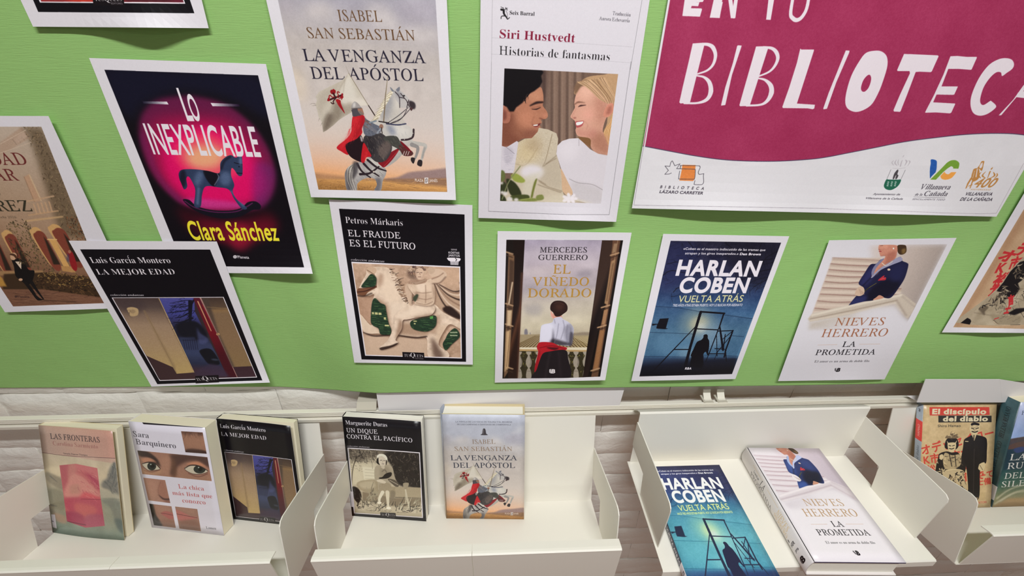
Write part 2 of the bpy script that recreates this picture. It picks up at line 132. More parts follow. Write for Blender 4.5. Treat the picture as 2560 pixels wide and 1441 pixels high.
    ('I', 'H', [[101,173,-69,0,-2,-5,9,-1,6,-2,3,-4,1,-5,-1,-5,-1,-8,-31,-116,-3,-8,-3,-6,-3,-4,-10,-4,-8,0,-2,-5,70,0,1,5,-9,1,-6,2,-3,3,-1,6,0,2,1,3,0,4,1,4,14,52,1,3,4,2,71,0,3,-1,2,-1,0,-6,-14,-52,-3,-8,-3,-6,-3,-4,-4,-2,-6,-2,-8,0,-1,-5,69,0,1,5,-9,1,-6,2,-3,3,-1,6,0,2,1,3,0,4,1,4,31,116,4,11,5,6,7,4,9,1,2,0,2,5,-69,0,-2,-5,9,-1,6,-2,3,-4,1,-5,-1,-5,-1,-8,-11,-41,-1,-3,-4,-2,-74,0,-2,2,0,4,1,3,10,39,4,12,6,7,6,3,10,1,1,0]]),
    ('I', 'I', [[103,173,-70,0,-2,-5,9,-1,6,-2,3,-4,1,-5,0,-5,-2,-8,-31,-116,-3,-8,-3,-6,-3,-4,-4,-2,-6,-2,-8,0,-2,-5,71,0,1,5,-9,1,-6,2,-3,3,-1,6,1,5,1,8,32,116,3,11,5,6,7,4,9,1,2,0]]),
    ('I', 'L', [[104,173,-69,0,-1,-5,8,-1,6,-2,4,-4,1,-5,0,-2,-1,-3,-2,-8,-31,-116,-4,-11,-5,-6,-7,-4,-10,-1,-1,0,-1,-5,146,0,16,49,-4,0,-9,-14,-8,-11,-10,-7,-11,-5,-14,-2,-18,-1,-26,0,-6,2,-3,3,-1,5,0,2,1,3,1,4,2,6,30,112,4,11,5,7,6,3,10,1]]),
    ('I', 'M', [[79,173,-47,0,-1,-5,8,-1,6,-2,4,-4,1,-5,-1,-6,-1,-7,-33,-116,-3,-8,-3,-6,-3,-4,-5,-2,-6,-2,-7,0,-2,-5,57,0,1,5,-9,1,-6,2,-3,4,-1,6,1,8,3,12,30,108,19,-146,4,0,97,146,-31,-115,-3,-10,-3,-7,-4,-4,-4,-3,-6,-2,-7,-1,-1,-4,68,0,2,5,-9,1,-6,2,-3,3,-1,6,0,5,2,8,31,116,4,11,5,6,6,4,10,1,2,0,1,5,-47,0,-88,-133]]),
    ('I', 'N', [[68,173,-36,0,-2,-5,2,0,7,-1,6,-4,3,-5,1,-6,0,-4,-1,-2,-32,-119,-5,-11,-5,-7,-7,-3,-10,-1,-2,-5,57,0,1,5,-9,1,-6,2,-4,3,-1,5,0,3,1,3,1,4,1,5,29,108,69,-143,5,0,40,150,3,8,3,6,4,4,4,2,6,2,7,0,2,5,-57,0,-1,-5,9,-1,6,-1,4,-4,1,-5,0,-3,-1,-3,-1,-4,-1,-5,-27,-102]]),
    ('I', 'O', [[138,175,-19,2,-16,-2,-16,-5,-16,-8,-15,-10,-13,-12,-12,-14,-9,-16,-8,-16,-4,-17,-2,-17,2,-18,6,-16,10,-13,13,-9,16,-6,20,-2,27,4,25,12,11,9,11,11,10,12,8,13,7,13,6,14,3,15,1,14,-2,18,-6,15,-9,13,-13,10],[106,167,13,2,16,-3,11,-8,7,-15,3,-20,-1,-17,-3,-16,-6,-17,-6,-16,-9,-14,-9,-13,-11,-11,-11,-8,-13,-6,-12,-1,-16,3,-13,9,-7,15,-3,20,1,14,2,14,4,14,6,14,8,17,11,15,12,13,13,9]]),
    ('I', 'P', [[100,173,-68,0,-2,-5,9,-1,6,-2,3,-3,1,-6,-1,-6,-1,-7,-31,-116,-4,-11,-5,-7,-7,-3,-10,-1,-1,0,-2,-5,73,0,2,5,-11,1,-7,2,-4,3,-1,6,0,4,1,1,0,2,15,56,1,2,3,1,23,0,20,1,17,5,14,8,10,11,7,12,2,14,-13,29],[84,165,7,1,15,-2,10,-6,6,-9,2,-13,-4,-19,-9,-15,-17,-9,-22,-3,-7,0,-4,1,-1,1,-1,2,0,2,1,2,14,53,3,8,3,4]]),
    ('I', 'Q', [[135,175,-18,2,-16,-2,-15,-5,-15,-7,-14,-10,-13,-12,-12,-14,-10,-15,-8,-17,-4,-17,-2,-18,3,-22,9,-18,14,-13,20,-8,-46,-42,3,-4,15,9,14,3,6,-1,7,-1,9,-2,10,-3,11,-3,10,-2,8,-1,9,0,17,2,15,6,14,11,15,16,-4,3,-20,-15,-19,-6,-12,2,-19,5,-11,3,-10,2,-8,2,-21,0,14,12,4,1,6,1,29,5,27,14,23,21,18,24,11,26,4,27,-3,18,-6,15,-9,13,-14,9],[117,169,16,-3,12,-9,7,-15,3,-20,-4,-28,-9,-29,-14,-26,-16,-19,-18,-12,-20,-4,-16,3,-12,9,-7,15,-3,19,3,28,9,29,8,17,10,15,12,12,12,10,13,6]]),
    ('I', 'R', [[105,173,-73,0,-2,-5,9,-1,6,-2,3,-3,1,-6,-1,-6,-1,-7,-31,-116,-4,-10,-5,-7,-7,-4,-10,-1,-1,0,-2,-5,72,0,1,5,-11,0,-5,2,-3,4,-1,6,0,6,3,10,14,53,4,0,5,-1,16,0,35,-85,39,0,1,5,-1,0,-8,2,-6,5,-6,8,-5,12,-23,56,37,18,13,30,-4,15,-10,12,-16,8],[88,164,6,1,26,-8,9,-22,-3,-17,-11,-14,-17,-8,-23,-3,-8,0,-4,1,-4,0,14,54,3,7,2,4,2,3,4,2]]),
    ('I', 'S', [[88,177,-5,0,-14,-2,-12,-4,-10,-7,-8,-9,-5,-11,-1,-12,1,-11,4,-10,8,-12,11,-13,16,-16,4,-5,4,-7,4,-6,2,-7,1,-6,-1,-9,-4,-9,-5,-7,-7,-5,-8,-4,-9,-1,-16,3,-12,10,-9,16,-3,22,-4,-1,-9,-57,5,0,3,6,7,2,2,0,2,-1,2,0,18,-6,17,-2,15,2,13,5,11,8,9,10,5,12,2,14,-3,20,-11,17,-18,18,-5,6,-7,8,-6,9,-3,7,-1,8,1,12,6,9,9,6,12,2,14,-3,10,-8,6,-14,3,-19,4,0,8,51,-5,0,-4,-4,-5,-2,-2,0,-2,1,-4,1,-4,2,-6,1,-5,1]]),
    ('I', 'T', [[28,173,-12,-41,6,-1,4,11,5,8,7,7,9,4,11,2,14,1,7,0,5,-1,2,-3,0,-2,-1,-3,-33,-122,-4,-10,-3,-8,-4,-5,-5,-3,-6,-1,-8,-1,-2,0,-1,-5,78,0,2,5,-3,0,-10,1,-7,1,-4,4,-1,5,1,8,2,11,34,123,1,3,2,2,2,1,13,0,15,-1,9,-5,4,-8,2,-12,0,-8,5,0,8,43]]),
    ('I', 'U', [[100,173,-73,0,-2,-5,10,-1,7,-2,3,-3,2,-6,-1,-5,-2,-7,-20,-76,-4,-15,-1,-11,4,-19,11,-14,18,-10,23,-3,18,2,15,5,13,8,11,12,8,17,7,21,19,72,2,8,3,7,1,5,2,4,8,8,12,3,3,0,1,5,-58,0,-1,-5,9,-1,7,-2,3,-4,1,-8,-1,-9,-3,-12,-17,-64,-8,-24,-6,-14,-8,-9,-10,-7,-12,-4,-14,-1,-15,2,-11,6,-7,10,-3,14,2,12,4,19,19,70,4,12,5,8,8,5,10,1,3,0]]),
    ('I', 'V', [[84,173,-69,0,-1,-5,2,0,10,-1,6,-4,3,-6,1,-10,-6,-151,5,0,124,147,9,11,8,8,7,4,7,2,1,0,1,5,-53,0,-1,-5,8,0,5,-1,3,-3,2,-4,-4,-8,-9,-12,-87,-104,4,108,2,12,3,8,6,3,10,2,2,0]]),
    ('I', 'Y', [[81,173,-75,0,-1,-5,8,-1,7,-2,5,-4,5,-5,5,-9,4,-11,23,-61,-13,-50,-3,-7,-2,-5,-4,-4,-5,-2,-6,-2,-9,0,-2,-5,77,0,1,5,-11,0,-8,2,-4,3,-1,5,0,5,1,2,0,3,15,51,58,67,10,10,9,8,7,5,7,2,2,5,-60,0,-1,-5,5,0,4,-1,4,0,3,-1,3,-3,2,-4,-2,-5,-3,-5,-5,-7,-7,-9,-40,-45,-22,58,-2,6,0,6,1,5,3,3,6,1,10,1]]),
    ('I', 'Z', [[39,173,-14,-42,5,0,5,11,7,8,8,6,9,4,12,3,14,1,47,0,-136,-160,0,-4,142,0,15,48,-5,0,-7,-14,-8,-10,-6,-5,-6,-4,-8,-2,-9,-2,-12,-1,-59,0,136,160,0,3]]),
    ('I', 'a', [[81,114,-13,4,-17,-4,-17,-12,-16,-17,-11,-20,-7,-21,-3,-20,2,-12,4,-8,7,-5,9,-2,13,3,12,9,13,14,14,21,-6,-23,-3,-12,3,-9,8,-3,16,7,20,23,-4,3,-11,-13,-7,-4,-3,1,-1,2,0,7,3,11,23,81,-19,0,-3,-11],[57,108,12,3,9,-4,4,-11,-1,-10,-3,-11,-4,-11,-5,-11,-6,-11,-6,-10,-7,-8,-7,-6,-6,-4,-6,-2,-9,4,-2,11,0,9,2,9,2,10,4,10,8,19,10,15]]),
    ('I', 'c', [[85,116,-11,2,-18,-3,-18,-8,-11,-9,-9,-10,-8,-11,-5,-12,-4,-12,-1,-12,2,-19,8,-13,11,-9,16,-3,26,7,26,22,-4,5,-20,-17,-19,-5,-10,2,-8,6,-4,10,-2,13,2,16,5,17,9,16,10,12,12,8,13,2,7,-1,2,-2,0,-1,-2,-2,0,-1,-2,-2,-1,-2,-1,-3,0,-2,3,-7,8,-3,5,1,4,3,2,4,1,6,-1,7,-5,6]]),
    ('I', 'd', [[128,181,-7,0,-7,-3,-11,-2,-15,-2,-1,-5,9,0,4,-1,2,-2,1,-4,-1,-2,0,-5,-12,-46,-6,7,-12,2,-9,-1,-9,-3,-8,-4,-9,-6,-11,-11,-10,-12,-8,-14,-6,-14,-4,-13,-1,-13,1,-12,6,-10,8,-6,11,-2,14,3,13,8,12,14,13,20,-5,-19,-2,-13,3,-10,10,-3,8,2,9,5,9,10,11,13,-4,3,-12,-14,-9,-5,-4,2,-2,3,0,3,1,3,2,8,38,144],[61,109,13,3,5,-1,4,-3,2,-5,1,-6,-1,-10,-2,-11,-4,-12,-5,-11,-6,-11,-6,-10,-8,-9,-7,-7,-7,-4,-6,-2,-6,2,-5,3,-3,6,-1,8,2,17,7,20,10,19,11,15]]),
    ('I', 'e', [[83,117,-10,1,-18,-3,-17,-9,-11,-9,-10,-11,-8,-12,-6,-12,-3,-13,-2,-12,3,-17,7,-12,11,-8,14,-3,15,2,13,6,13,9,12,13,-4,3,-19,-15,-19,-5,-17,6,-6,21,0,7,1,4,1,5,32,7,23,11,13,13,5,15,-1,8,-5,6],[59,109,8,2,7,-2,2,-8,-3,-14,-11,-13,-16,-10,-22,-5,5,14,6,13,8,10,8,8]]),
    ('I', 'i', [[50,171,-4,1,-5,-1,-4,-3,-3,-4,-1,-5,1,-5,3,-4,4,-3,10,0,4,3,3,4,1,5,-1,5,-3,4],[48,117,-2,1,-3,-1,-7,-1,-5,-1,-7,-1,-8,-2,-8,-1,-1,-4,7,0,5,-2,2,-3,1,-4,0,-4,-1,-2,0,-2,-17,-58,-1,-7,-2,-5,-1,-5,0,-4,3,-11,9,-3,19,8,21,23,-4,3,-12,-14,-9,-5,-4,2,-1,5,0,4,2,6,24,81,0,1,1,2,0,2]]),
    ('I', 'l', [[63,181,-6,0,-7,-2,-5,-1,-6,-1,-8,-1,-9,-1,0,-4,8,-1,4,-1,3,-3,1,-5,-1,-3,0,-4,-32,-117,-2,-9,-2,-8,-1,-6,-1,-4,1,-5,3,-4,4,-3,5,-1,8,2,9,6,10,9,11,13,-4,4,-12,-14,-9,-4,-3,1,-1,5,0,4,2,8,39,142,2,6]]),
    ('I', 'n', [[37,115,-5,-1,-7,-1,-8,-1,-10,-1,0,-5,8,0,5,-2,2,-2,1,-4,-1,-7,-2,-9,-25,-82,21,0,9,31,10,22,5,9,6,9,6,8,7,8,7,6,7,5,6,3,5,1,5,-2,1,-5,-2,-15,-8,-28,-7,-28,-3,-14,1,-6,3,-4,4,-2,5,-1,19,8,18,26,-4,3,-11,-16,-8,-5,-4,1,-2,4,0,3,1,3,1,4,2,5,14,50,2,5,1,6,0,5,1,5,-4,10,-11,3,-13,-3,-15,-9,-17,-16,-18,-23,15,49,0,2]]),
    ('I', 'o', [[92,115,-17,3,-14,-2,-13,-5,-13,-8,-12,-11,-10,-12,-8,-14,-5,-14,-2,-14,3,-17,9,-13,13,-8,16,-3,19,3,18,9,11,8,10,10,8,12,6,12,4,13,2,13,-3,17,-8,13],[61,108,12,3,16,-6,6,-21,-1,-13,-4,-13,-5,-14,-6,-12,-8,-11,-9,-9,-10,-6,-10,-2,-9,2,-7,5,-4,9,-1,11,2,18,6,19,9,18,11,14]]),
    ('I', 's', [[55,117,-9,1,-13,-2,-9,-6,-7,-10,-2,-11,0,-6,2,-6,3,-6,4,-6,3,-5,12,-15,6,-10,2,-9,-2,-9,-4,-7,-7,-5,-7,-1,-10,2,-8,7,-5,11,-2,15,-5,1,-5,-42,5,0,1,3,4,1,5,0,5,-2,8,-2,9,-1,10,1,10,4,7,6,6,7,4,8,1,10,-1,6,-2,6,-3,6,-3,7,-4,4,-3,6,-8,10,-7,10,-2,9,1,5,3,5,5,3,6,1,16,-8,8,-23,4,0,5,37,-4,0,-2,-3,-4,-1,-5,0,-5,2]]),
    ('I', 'z', [[95,117,-2,1,-2,-1,-4,-3,-6,-3,-7,-1,-4,0,-4,1,-6,1,-8,2,-14,2,-5,1,-5,0,-7,-1,-6,-5,-5,-8,-4,-12,4,-2,3,5,3,4,5,2,5,1,7,-1,14,-4,16,0,7,1,-82,-90,-3,-3,-1,-3,1,-2,2,-1,1,0,2,1,8,5,7,2,9,-1,14,-4,8,-2,12,-2,5,0,7,1,5,1,5,4,4,6,4,9,4,12,-4,2,-8,-13,-11,-4,-8,1,-8,2,-9,2,-17,0,-7,-1,83,91,1,1,1,2,1,1,0,1]]),
]
for _k, _c, _L in LETTERS:
    _i = ord(_c) - (65 if _c < 'a' else 71); _co = []; _E = []
    for _l in _L:
        _q = np.cumsum(np.array(_l, float).reshape(-1, 2), 0) / 250; _o = sum(map(len, _co)); _co.append(_q); _n = len(_q); _E += [(_o + j, _o + (j + 1) % _n) for j in range(_n)]
    GL['ℎ' if (_k, _c) == ('I', 'h') else chr(ADV[_k][0] + _i)] = (np.vstack(_co), np.array(_E), ADV[_k][1][_i] / 1000)
def outline(c):
    cu = bpy.data.curves.new('g', 'FONT'); cu.body = c; cu.size = 1; cu.resolution_u = 8
    ob = bpy.data.objects.new('g', cu); bpy.context.scene.collection.objects.link(ob); bpy.context.view_layer.update()
    ev = ob.evaluated_get(bpy.context.evaluated_depsgraph_get()); me = ev.to_mesh()
    n = len(me.vertices); co = np.empty(n * 3); me.vertices.foreach_get('co', co); co = co.reshape(-1, 3)[:, :2]; E = {}
    for p in me.polygons:
        v = list(p.vertices)
        if p.normal.z < 0: v = v[::-1]
        for a, b in zip(v, v[1:] + v[:1]):
            if E.get((b, a), 0) > 0: E[(b, a)] -= 1
            else: E[(a, b)] = E.get((a, b), 0) + 1
    E = [e for e, k in E.items() for _ in range(k)]
    ev.to_mesh_clear(); bpy.data.objects.remove(ob); bpy.data.curves.remove(cu)
    return co, np.array(E, int).reshape(-1, 2)
def glyph(c, off):
    off = round(off, 3)
    if c == ' ': return np.zeros((0, 4)), .28
    if c not in GL:
        co, E = outline(c)
        c2, _ = outline(c + c); adv = c2[:, 0].max() - co[:, 0].max() if len(co) else .3
        GL[c] = (co, E, adv)
    co, E, adv = GL[c]
    if off:
        d = co[E[:, 1]] - co[E[:, 0]]; L = np.hypot(d[:, 0], d[:, 1])[:, None] + 1e-9; nr = np.c_[d[:, 1], -d[:, 0]] / L
        N = np.zeros_like(co); np.add.at(N, E[:, 0], nr); np.add.at(N, E[:, 1], nr); l = np.hypot(N[:, 0], N[:, 1])[:, None]
        N = np.where(l > 1e-6, N / np.maximum(l, .4) * np.clip(2 / np.maximum(l, .4), 1, 1.6), 0); co = co + N * off
    return np.c_[co[E[:, 0]], co[E[:, 1]]], adv + max(off, 0) * 1.2
def layout(s, st, off, track, shear):
    x = 0; out = []; hm = 0
    for ch in s:
        c, acc, sh, wf, o2, kind = style_char(ch, st)
        e, adv = glyph(c, off + o2); e = e.copy()
        if len(e):
            y0, y1 = e[:, 1].copy(), e[:, 3].copy()
            e[:, 0] = (e[:, 0] + sh * y0) * wf; e[:, 2] = (e[:, 2] + sh * y1) * wf
            if sh and kind == 'I': e[:, [0, 2]] += .06
            if acc:
                cx = (e[:, 0].min() + e[:, 0].max()) / 2; top = e[:, 1].max() + .05
                if ch in 'íÍ': cx += .02
                if kind == 'I' and not sh: cx += .08
                if acc == "'": q = [(cx - .06, top), (cx + .0, top), (cx + .14, top + .15), (cx + .04, top + .15)]
                else: q = [(cx - .17, top), (cx - .12, top), (cx - .06, top + .04), (cx + .06, top - .01), (cx + .17, top + .08), (cx + .13, top + .09), (cx + .06, top + .06), (cx - .06, top + .11), (cx - .13, top + .06)]
                q = np.array(q); e = np.vstack([e, np.c_[q, np.roll(q, -1, 0)]])
            e[:, [0, 2]] += x; out.append(e)
        x += (adv if not (kind == 'I' and sh) else adv) * wf + track
    e = np.vstack(out) if out else np.zeros((0, 4))
    if shear: e[:, 0] += shear * e[:, 1]; e[:, 2] += shear * e[:, 3]
    H = glyph(style_char('H', st)[0], off)[0]
    return e, H[:, 1].max()
def blur1(m, r):
    n = max(1, int(r * 2.2)); k = np.exp(-.5 * (np.arange(-n, n + 1) / max(r, .3)) ** 2).astype(np.float32); k /= k.sum()
    for ax in (0, 1):
        o = np.zeros_like(m)
        for i, w in enumerate(k):
            d = i - n
            if ax == 0:
                if d >= 0: o[:m.shape[0] - d] += w * m[d:]
                else: o[-d:] += w * m[:d]
            else:
                if d >= 0: o[:, :m.shape[1] - d] += w * m[:, d:]
                else: o[:, -d:] += w * m[:, :d]
        m = o
    return m
def vnoise(h, w, cell, rng):
    gy, gx = max(2, int(h / cell) + 2), max(2, int(w / cell) + 2)
    g = rng.random((gy, gx)).astype(np.float32)
    y = np.linspace(0, gy - 1.001, h); x = np.linspace(0, gx - 1.001, w)
    yi, xi = y.astype(int), x.astype(int); fy = (y - yi)[:, None]; fx = (x - xi)[None]
    fy = fy * fy * (3 - 2 * fy); fx = fx * fx * (3 - 2 * fx)
    a, b = g[yi][:, xi], g[yi][:, xi + 1]; c, d = g[yi + 1][:, xi], g[yi + 1][:, xi + 1]
    return (a * (1 - fx) + b * fx) * (1 - fy) + (c * (1 - fx) + d * fx) * fy - .5
class Cv:
    """A print: an array of colour that shapes, strokes and lettering are drawn into."""
    def __init__(s, w, h, bg=(255, 255, 255), seed=1):
        s.w, s.h = w, h; s.a = np.empty((h, w, 3), np.float32); s.a[:] = np.array(bg, np.float32)
        s.H = np.eye(3); s.V = (0, 0, 1); s.m = s.base = None; s.rng = np.random.default_rng(seed); s.cg = 1
    def src(s, quad, dst=None):
        s.H = homog(quad, dst if dst is not None else [(0, 0), (s.w, 0), (s.w, s.h), (0, s.h)]); return s
    def cover(s, quad): s.V = (0, 0, 1); s.D = s.T(quad); s.H0 = s.H; return s
    def view(s, x0, y0, k): s.V = (x0, y0, k); return s
    def T(s, p):
        p = np.atleast_2d(np.asarray(p, float)); x0, y0, k = s.V
        return hmap(s.H, np.c_[x0 + p[:, 0] / k, y0 + p[:, 1] / k])
    def cov(s, E, pad=0):
        if len(E) == 0: return None
        x0 = int(max(0, min(E[:, 0].min(), E[:, 2].min()) - 2 - pad)); x1 = int(min(s.w, max(E[:, 0].max(), E[:, 2].max()) + 3 + pad))
        y0 = int(max(0, min(E[:, 1].min(), E[:, 3].min()) - 2 - pad)); y1 = int(min(s.h, max(E[:, 1].max(), E[:, 3].max()) + 3 + pad))
        if x1 <= x0 or y1 <= y0: return None
        W, Hh, S = x1 - x0, y1 - y0, 4
        ax, ay, bx, by = (E - np.array([x0, y0, x0, y0])).T
        sg = np.where(by > ay, 1., -1.); lo = np.minimum(ay, by) * S; hi = np.maximum(ay, by) * S
        r0 = np.ceil(lo - .5).astype(int); r1 = np.ceil(hi - .5).astype(int)
        r0 = np.clip(r0, 0, Hh * S); r1 = np.clip(r1, 0, Hh * S); n = r1 - r0; k = n > 0
        if not k.any(): return None
        ax, ay, bx, by, sg, r0, n = (q[k] for q in (ax, ay, bx, by, sg, r0, n))
        i = np.repeat(np.arange(len(n)), n); row = np.arange(n.sum()) - np.repeat(np.cumsum(n) - n, n) + r0[i]
        x = ax[i] + ((row + .5) / S - ay[i]) / (by[i] - ay[i]) * (bx[i] - ax[i]); x = np.clip(x, 0, W - .001)
        xi = x.astype(int); f = x - xi
        acc = np.bincount(row * (W + 1) + xi, sg[i] * (1 - f), (W + 1) * Hh * S) + np.bincount(row * (W + 1) + xi + 1, sg[i] * f, (W + 1) * Hh * S)[:(W + 1) * Hh * S]
        acc = np.cumsum(acc.reshape(Hh * S, W + 1), 1)[:, :W]
        m = np.minimum(np.abs(acc), 1).reshape(Hh, S, W).mean(1).astype(np.float32)
        return x0, y0, m
    def put(s, r, col, al=1, blur=0):
        if r is None: return
        x0, y0, m = r
        if blur: m = blur1(m, blur)
        h, w = m.shape
        if s.m is not None: m = m * s.m[y0:y0 + h, x0:x0 + w]
        m = (m * al)[..., None]; d = s.a[y0:y0 + h, x0:x0 + w]
        if isinstance(col, dict):
            p, q = col['p'], col['q']; P, Q = s.T([p])[0], s.T([q])[0]; D = Q - P; L = D @ D
            yy, xx = np.mgrid[y0:y0 + h, x0:x0 + w]
            t = ((xx - P[0]) * D[0] + (yy - P[1]) * D[1]) / L
            if col.get('r'): t = np.hypot(xx - P[0], (yy - P[1]) * col.get('e', 1)) / np.sqrt(L)
            st = np.array([c[0] for c in col['s']]); cc = np.array([c[1] for c in col['s']], float)
            c = np.stack([np.interp(t, st, cc[:, i]) for i in range(3)], -1)
        else: c = np.array(col, np.float32)
        d += (c - d) * m
    def poly(s, p, col, al=1, blur=0, sm=0):
        p = np.asarray(p, float)
        if sm: p = spline(p)
        q = s.T(p); s.put(s.cov(np.c_[q, np.roll(q, -1, 0)], blur * 2.5), col, al, blur)
    def sp(s, p, col, al=1, blur=0): s.poly(p, col, al, blur, 1)
    def line(s, p, wd, col, al=1, blur=0, sm=0):
        p = np.asarray(p, float)
        if sm: p = spline(p, False)
        q = s.T(p); n = len(q); k = np.linalg.norm(s.T([p[0] + (1, 0)])[0] - q[0]) * .5 + np.linalg.norm(s.T([p[0] + (0, 1)])[0] - q[0]) * .5
        w = np.interp(np.linspace(0, 1, n), np.linspace(0, 1, len(np.atleast_1d(wd))), np.atleast_1d(wd)) * k / 2
        es = []
        for a, b, wa, wb in zip(q, q[1:], w, w[1:]):
            d = b - a; L = np.hypot(*d)
            if L < 1e-6: continue
            nx = np.array([-d[1], d[0]]) / L; Q = np.array([a + nx * wa, a - nx * wa, b - nx * wb, b + nx * wb]); es.append(np.c_[Q, np.roll(Q, -1, 0)])
        m8 = np.arange(8) * np.pi / 4
        for a, wa in zip(q, w):
            if wa > .6:
                Q = a + np.c_[np.cos(m8), -np.sin(m8)] * wa; es.append(np.c_[Q, np.roll(Q, -1, 0)][::1])
        if not es: return
        sgn = lambda Q: np.sum(Q[:, 0] * Q[:, 3] - Q[:, 2] * Q[:, 1])
        es = [e if sgn(e) > 0 else e[:, [2, 3, 0, 1]] for e in es]
        s.put(s.cov(np.vstack(es), blur * 2.5), col, al, blur)
    def ell(s, x, y, rx, ry, col, al=1, blur=0, rot=0):
        t = np.arange(28) * np.pi / 14; c, n = np.cos(rot), np.sin(rot); a, b = rx * np.cos(t), ry * np.sin(t)
        s.poly(np.c_[x + a * c - b * n, y + a * n + b * c], col, al, blur)
    def text(s, t, p0, p1, h, st, col, off=0, track=0, shear=0, al=1, blur=0):
        e, cap = layout(t, st, off, track, shear)
        P, Q = s.T([p0])[0], s.T([p1])[0]; D = Q - P; L = np.hypot(*D); u = D / L; v = np.array([u[1], -u[0]])
        K = s.T([(p0[0], p0[1] - h)])[0] - P; hh = abs(K @ v)
        if hh < .3 * np.hypot(*K): hh = np.hypot(*K)
        x0, x1 = min(e[:, 0].min(), e[:, 2].min()), max(e[:, 0].max(), e[:, 2].max())
        sx = L / (x1 - x0); sy = hh / cap
        f = lambda X, Y: P + np.outer((X - x0) * sx, u) + np.outer(Y * sy, v)
        s.put(s.cov(np.c_[f(e[:, 0], e[:, 1]), f(e[:, 2], e[:, 3])], blur * 2.5), col, al, blur)
    def clip(s, p=None, sm=0):
        s.base = None; s.m = None
        if p is not None: s.inn(p, sm); s.base = s.m
    def inn(s, p, sm=0):
        """draw only inside this outline (and the print's own edge) until out()"""
        p = spline(p) if sm else np.asarray(p, float); q = s.T(p); r = s.cov(np.c_[q, np.roll(q, -1, 0)])
        m = np.zeros((s.h, s.w), np.float32)
        if r: m[r[1]:r[1] + r[2].shape[0], r[0]:r[0] + r[2].shape[1]] = r[2]
        s.m = m if s.base is None else m * s.base
    def out(s): s.m = s.base
    def grain(s, p, amp, cell, sm=0, tint=(1, 1, 1), ax=1):
        p = spline(p) if sm else np.asarray(p, float); q = s.T(p); r = s.cov(np.c_[q, np.roll(q, -1, 0)])
        if r is None: return
        x0, y0, m = r; h, w = m.shape; nz = vnoise(h, int(w), cell, s.rng) + .5 * vnoise(h, w, cell / 2, s.rng)
        if ax != 1: nz = vnoise(h, max(4, int(w)), cell, s.rng) + 0 * nz if ax == 0 else vnoise(max(4, int(h * ax)), w, cell, s.rng)[np.minimum((np.arange(h) * ax).astype(int), max(4, int(h * ax)) - 1)]
        if s.m is not None: m = m * s.m[y0:y0 + h, x0:x0 + w]
        s.a[y0:y0 + h, x0:x0 + w] += (m * nz)[..., None] * amp * np.array(tint, np.float32)
    def strokes(s, p, n, ln, ang, wd, cols, al=1, jit=.5, sm=1):
        """many short brush strokes inside an outline"""
        p = spline(p) if sm else np.asarray(p, float); lo, hi = p.min(0), p.max(0); k = 0; ex, ey = p[:, 0], p[:, 1]; fx, fy = np.roll(ex, -1), np.roll(ey, -1)
        for _ in range(n * 6):
            if k >= n: break
            x, y = lo + (hi - lo) * s.rng.random(2)
            if (((ey > y) != (fy > y)) & (x < (fx - ex) * (y - ey) / (fy - ey + 1e-9) + ex)).sum() % 2 == 0: continue
            a = ang + (s.rng.random() - .5) * 2 * jit; L = ln * (.5 + s.rng.random())
            c = cols[s.rng.integers(len(cols))]; mx = (s.rng.random() - .5) * L * .3
            s.line([(x, y), (x + L / 2 * math.cos(a) - mx * math.sin(a), y + L / 2 * math.sin(a) + mx * math.cos(a)), (x + L * math.cos(a), y + L * math.sin(a))], (wd, wd * .3), c, al); k += 1
    def image(s, name, gain=.86):
        nz = vnoise(s.h, s.w, 2.2, s.rng) + .7 * vnoise(s.h, s.w, 5, s.rng); lum = s.a.mean(2) / 255
        a = np.clip((s.a + (nz * (2 + 16 * np.clip(lum * (1 - lum) * 4 - .6, 0, 1)))[..., None]) / 255 / gain, 0, 1)
        im = bpy.data.images.new(name, s.w, s.h, alpha=False); px = np.ones((s.h, s.w, 4), np.float32); px[..., :3] = a[::-1]
        im.pixels.foreach_set(px.ravel()); im.pack(); return im
ARTS={}
K=(14,11,17); WT=(214,208,214)
def paper(k, w=640, h=905, bg=(205,202,208), seed=1):
    c = Cv(w, h, bg, seed); c.src(sheet_quad(k)); return c
def zq(x0, y0, k, pts): return [(x0 + x / k, y0 + y / k) for x, y in pts]
def tusq(c, x0, y0, x1, y1, h, ed=1):
    """publisher's plate TUSQUETS on the frame line: baseline ends, cap height"""
    dx, dy = x1 - x0, y1 - y0
    c.poly([(x0-dx*.1,y0-h*1.7),(x1+dx*.05,y1-h*1.7),(x1+dx*.08,y1+h*.9),(x0-dx*.07,y0+h*.9)],(20,14,18))
    at=lambda f:(x0+dx*f,y0+dy*f); W_=(190,185,188)
    c.text('TUS',at(0),at(.34),h,'B',W_,-.012); c.text('Q',(at(.33)[0],at(.33)[1]-h*.0),at(.57),h*1.55,'B',W_,-.012); c.text('UETS',at(.55),at(1),h,'B',W_,-.012)
    if ed: c.text('EDITORES',(at(.6)[0],at(.6)[1]+h*.62),(at(1.02)[0],at(1.02)[1]+h*.62),h*.34,'S',(150,145,150))
def book_cv(quad, w=480, h=740, bg=(120,120,120), seed=2):
    c = Cv(w, h, bg, seed); c.src(quad); return c
Q_LO = zq(220,130,2.5276,[(105,113),(1075,148),(1366,1362),(604,1352)])
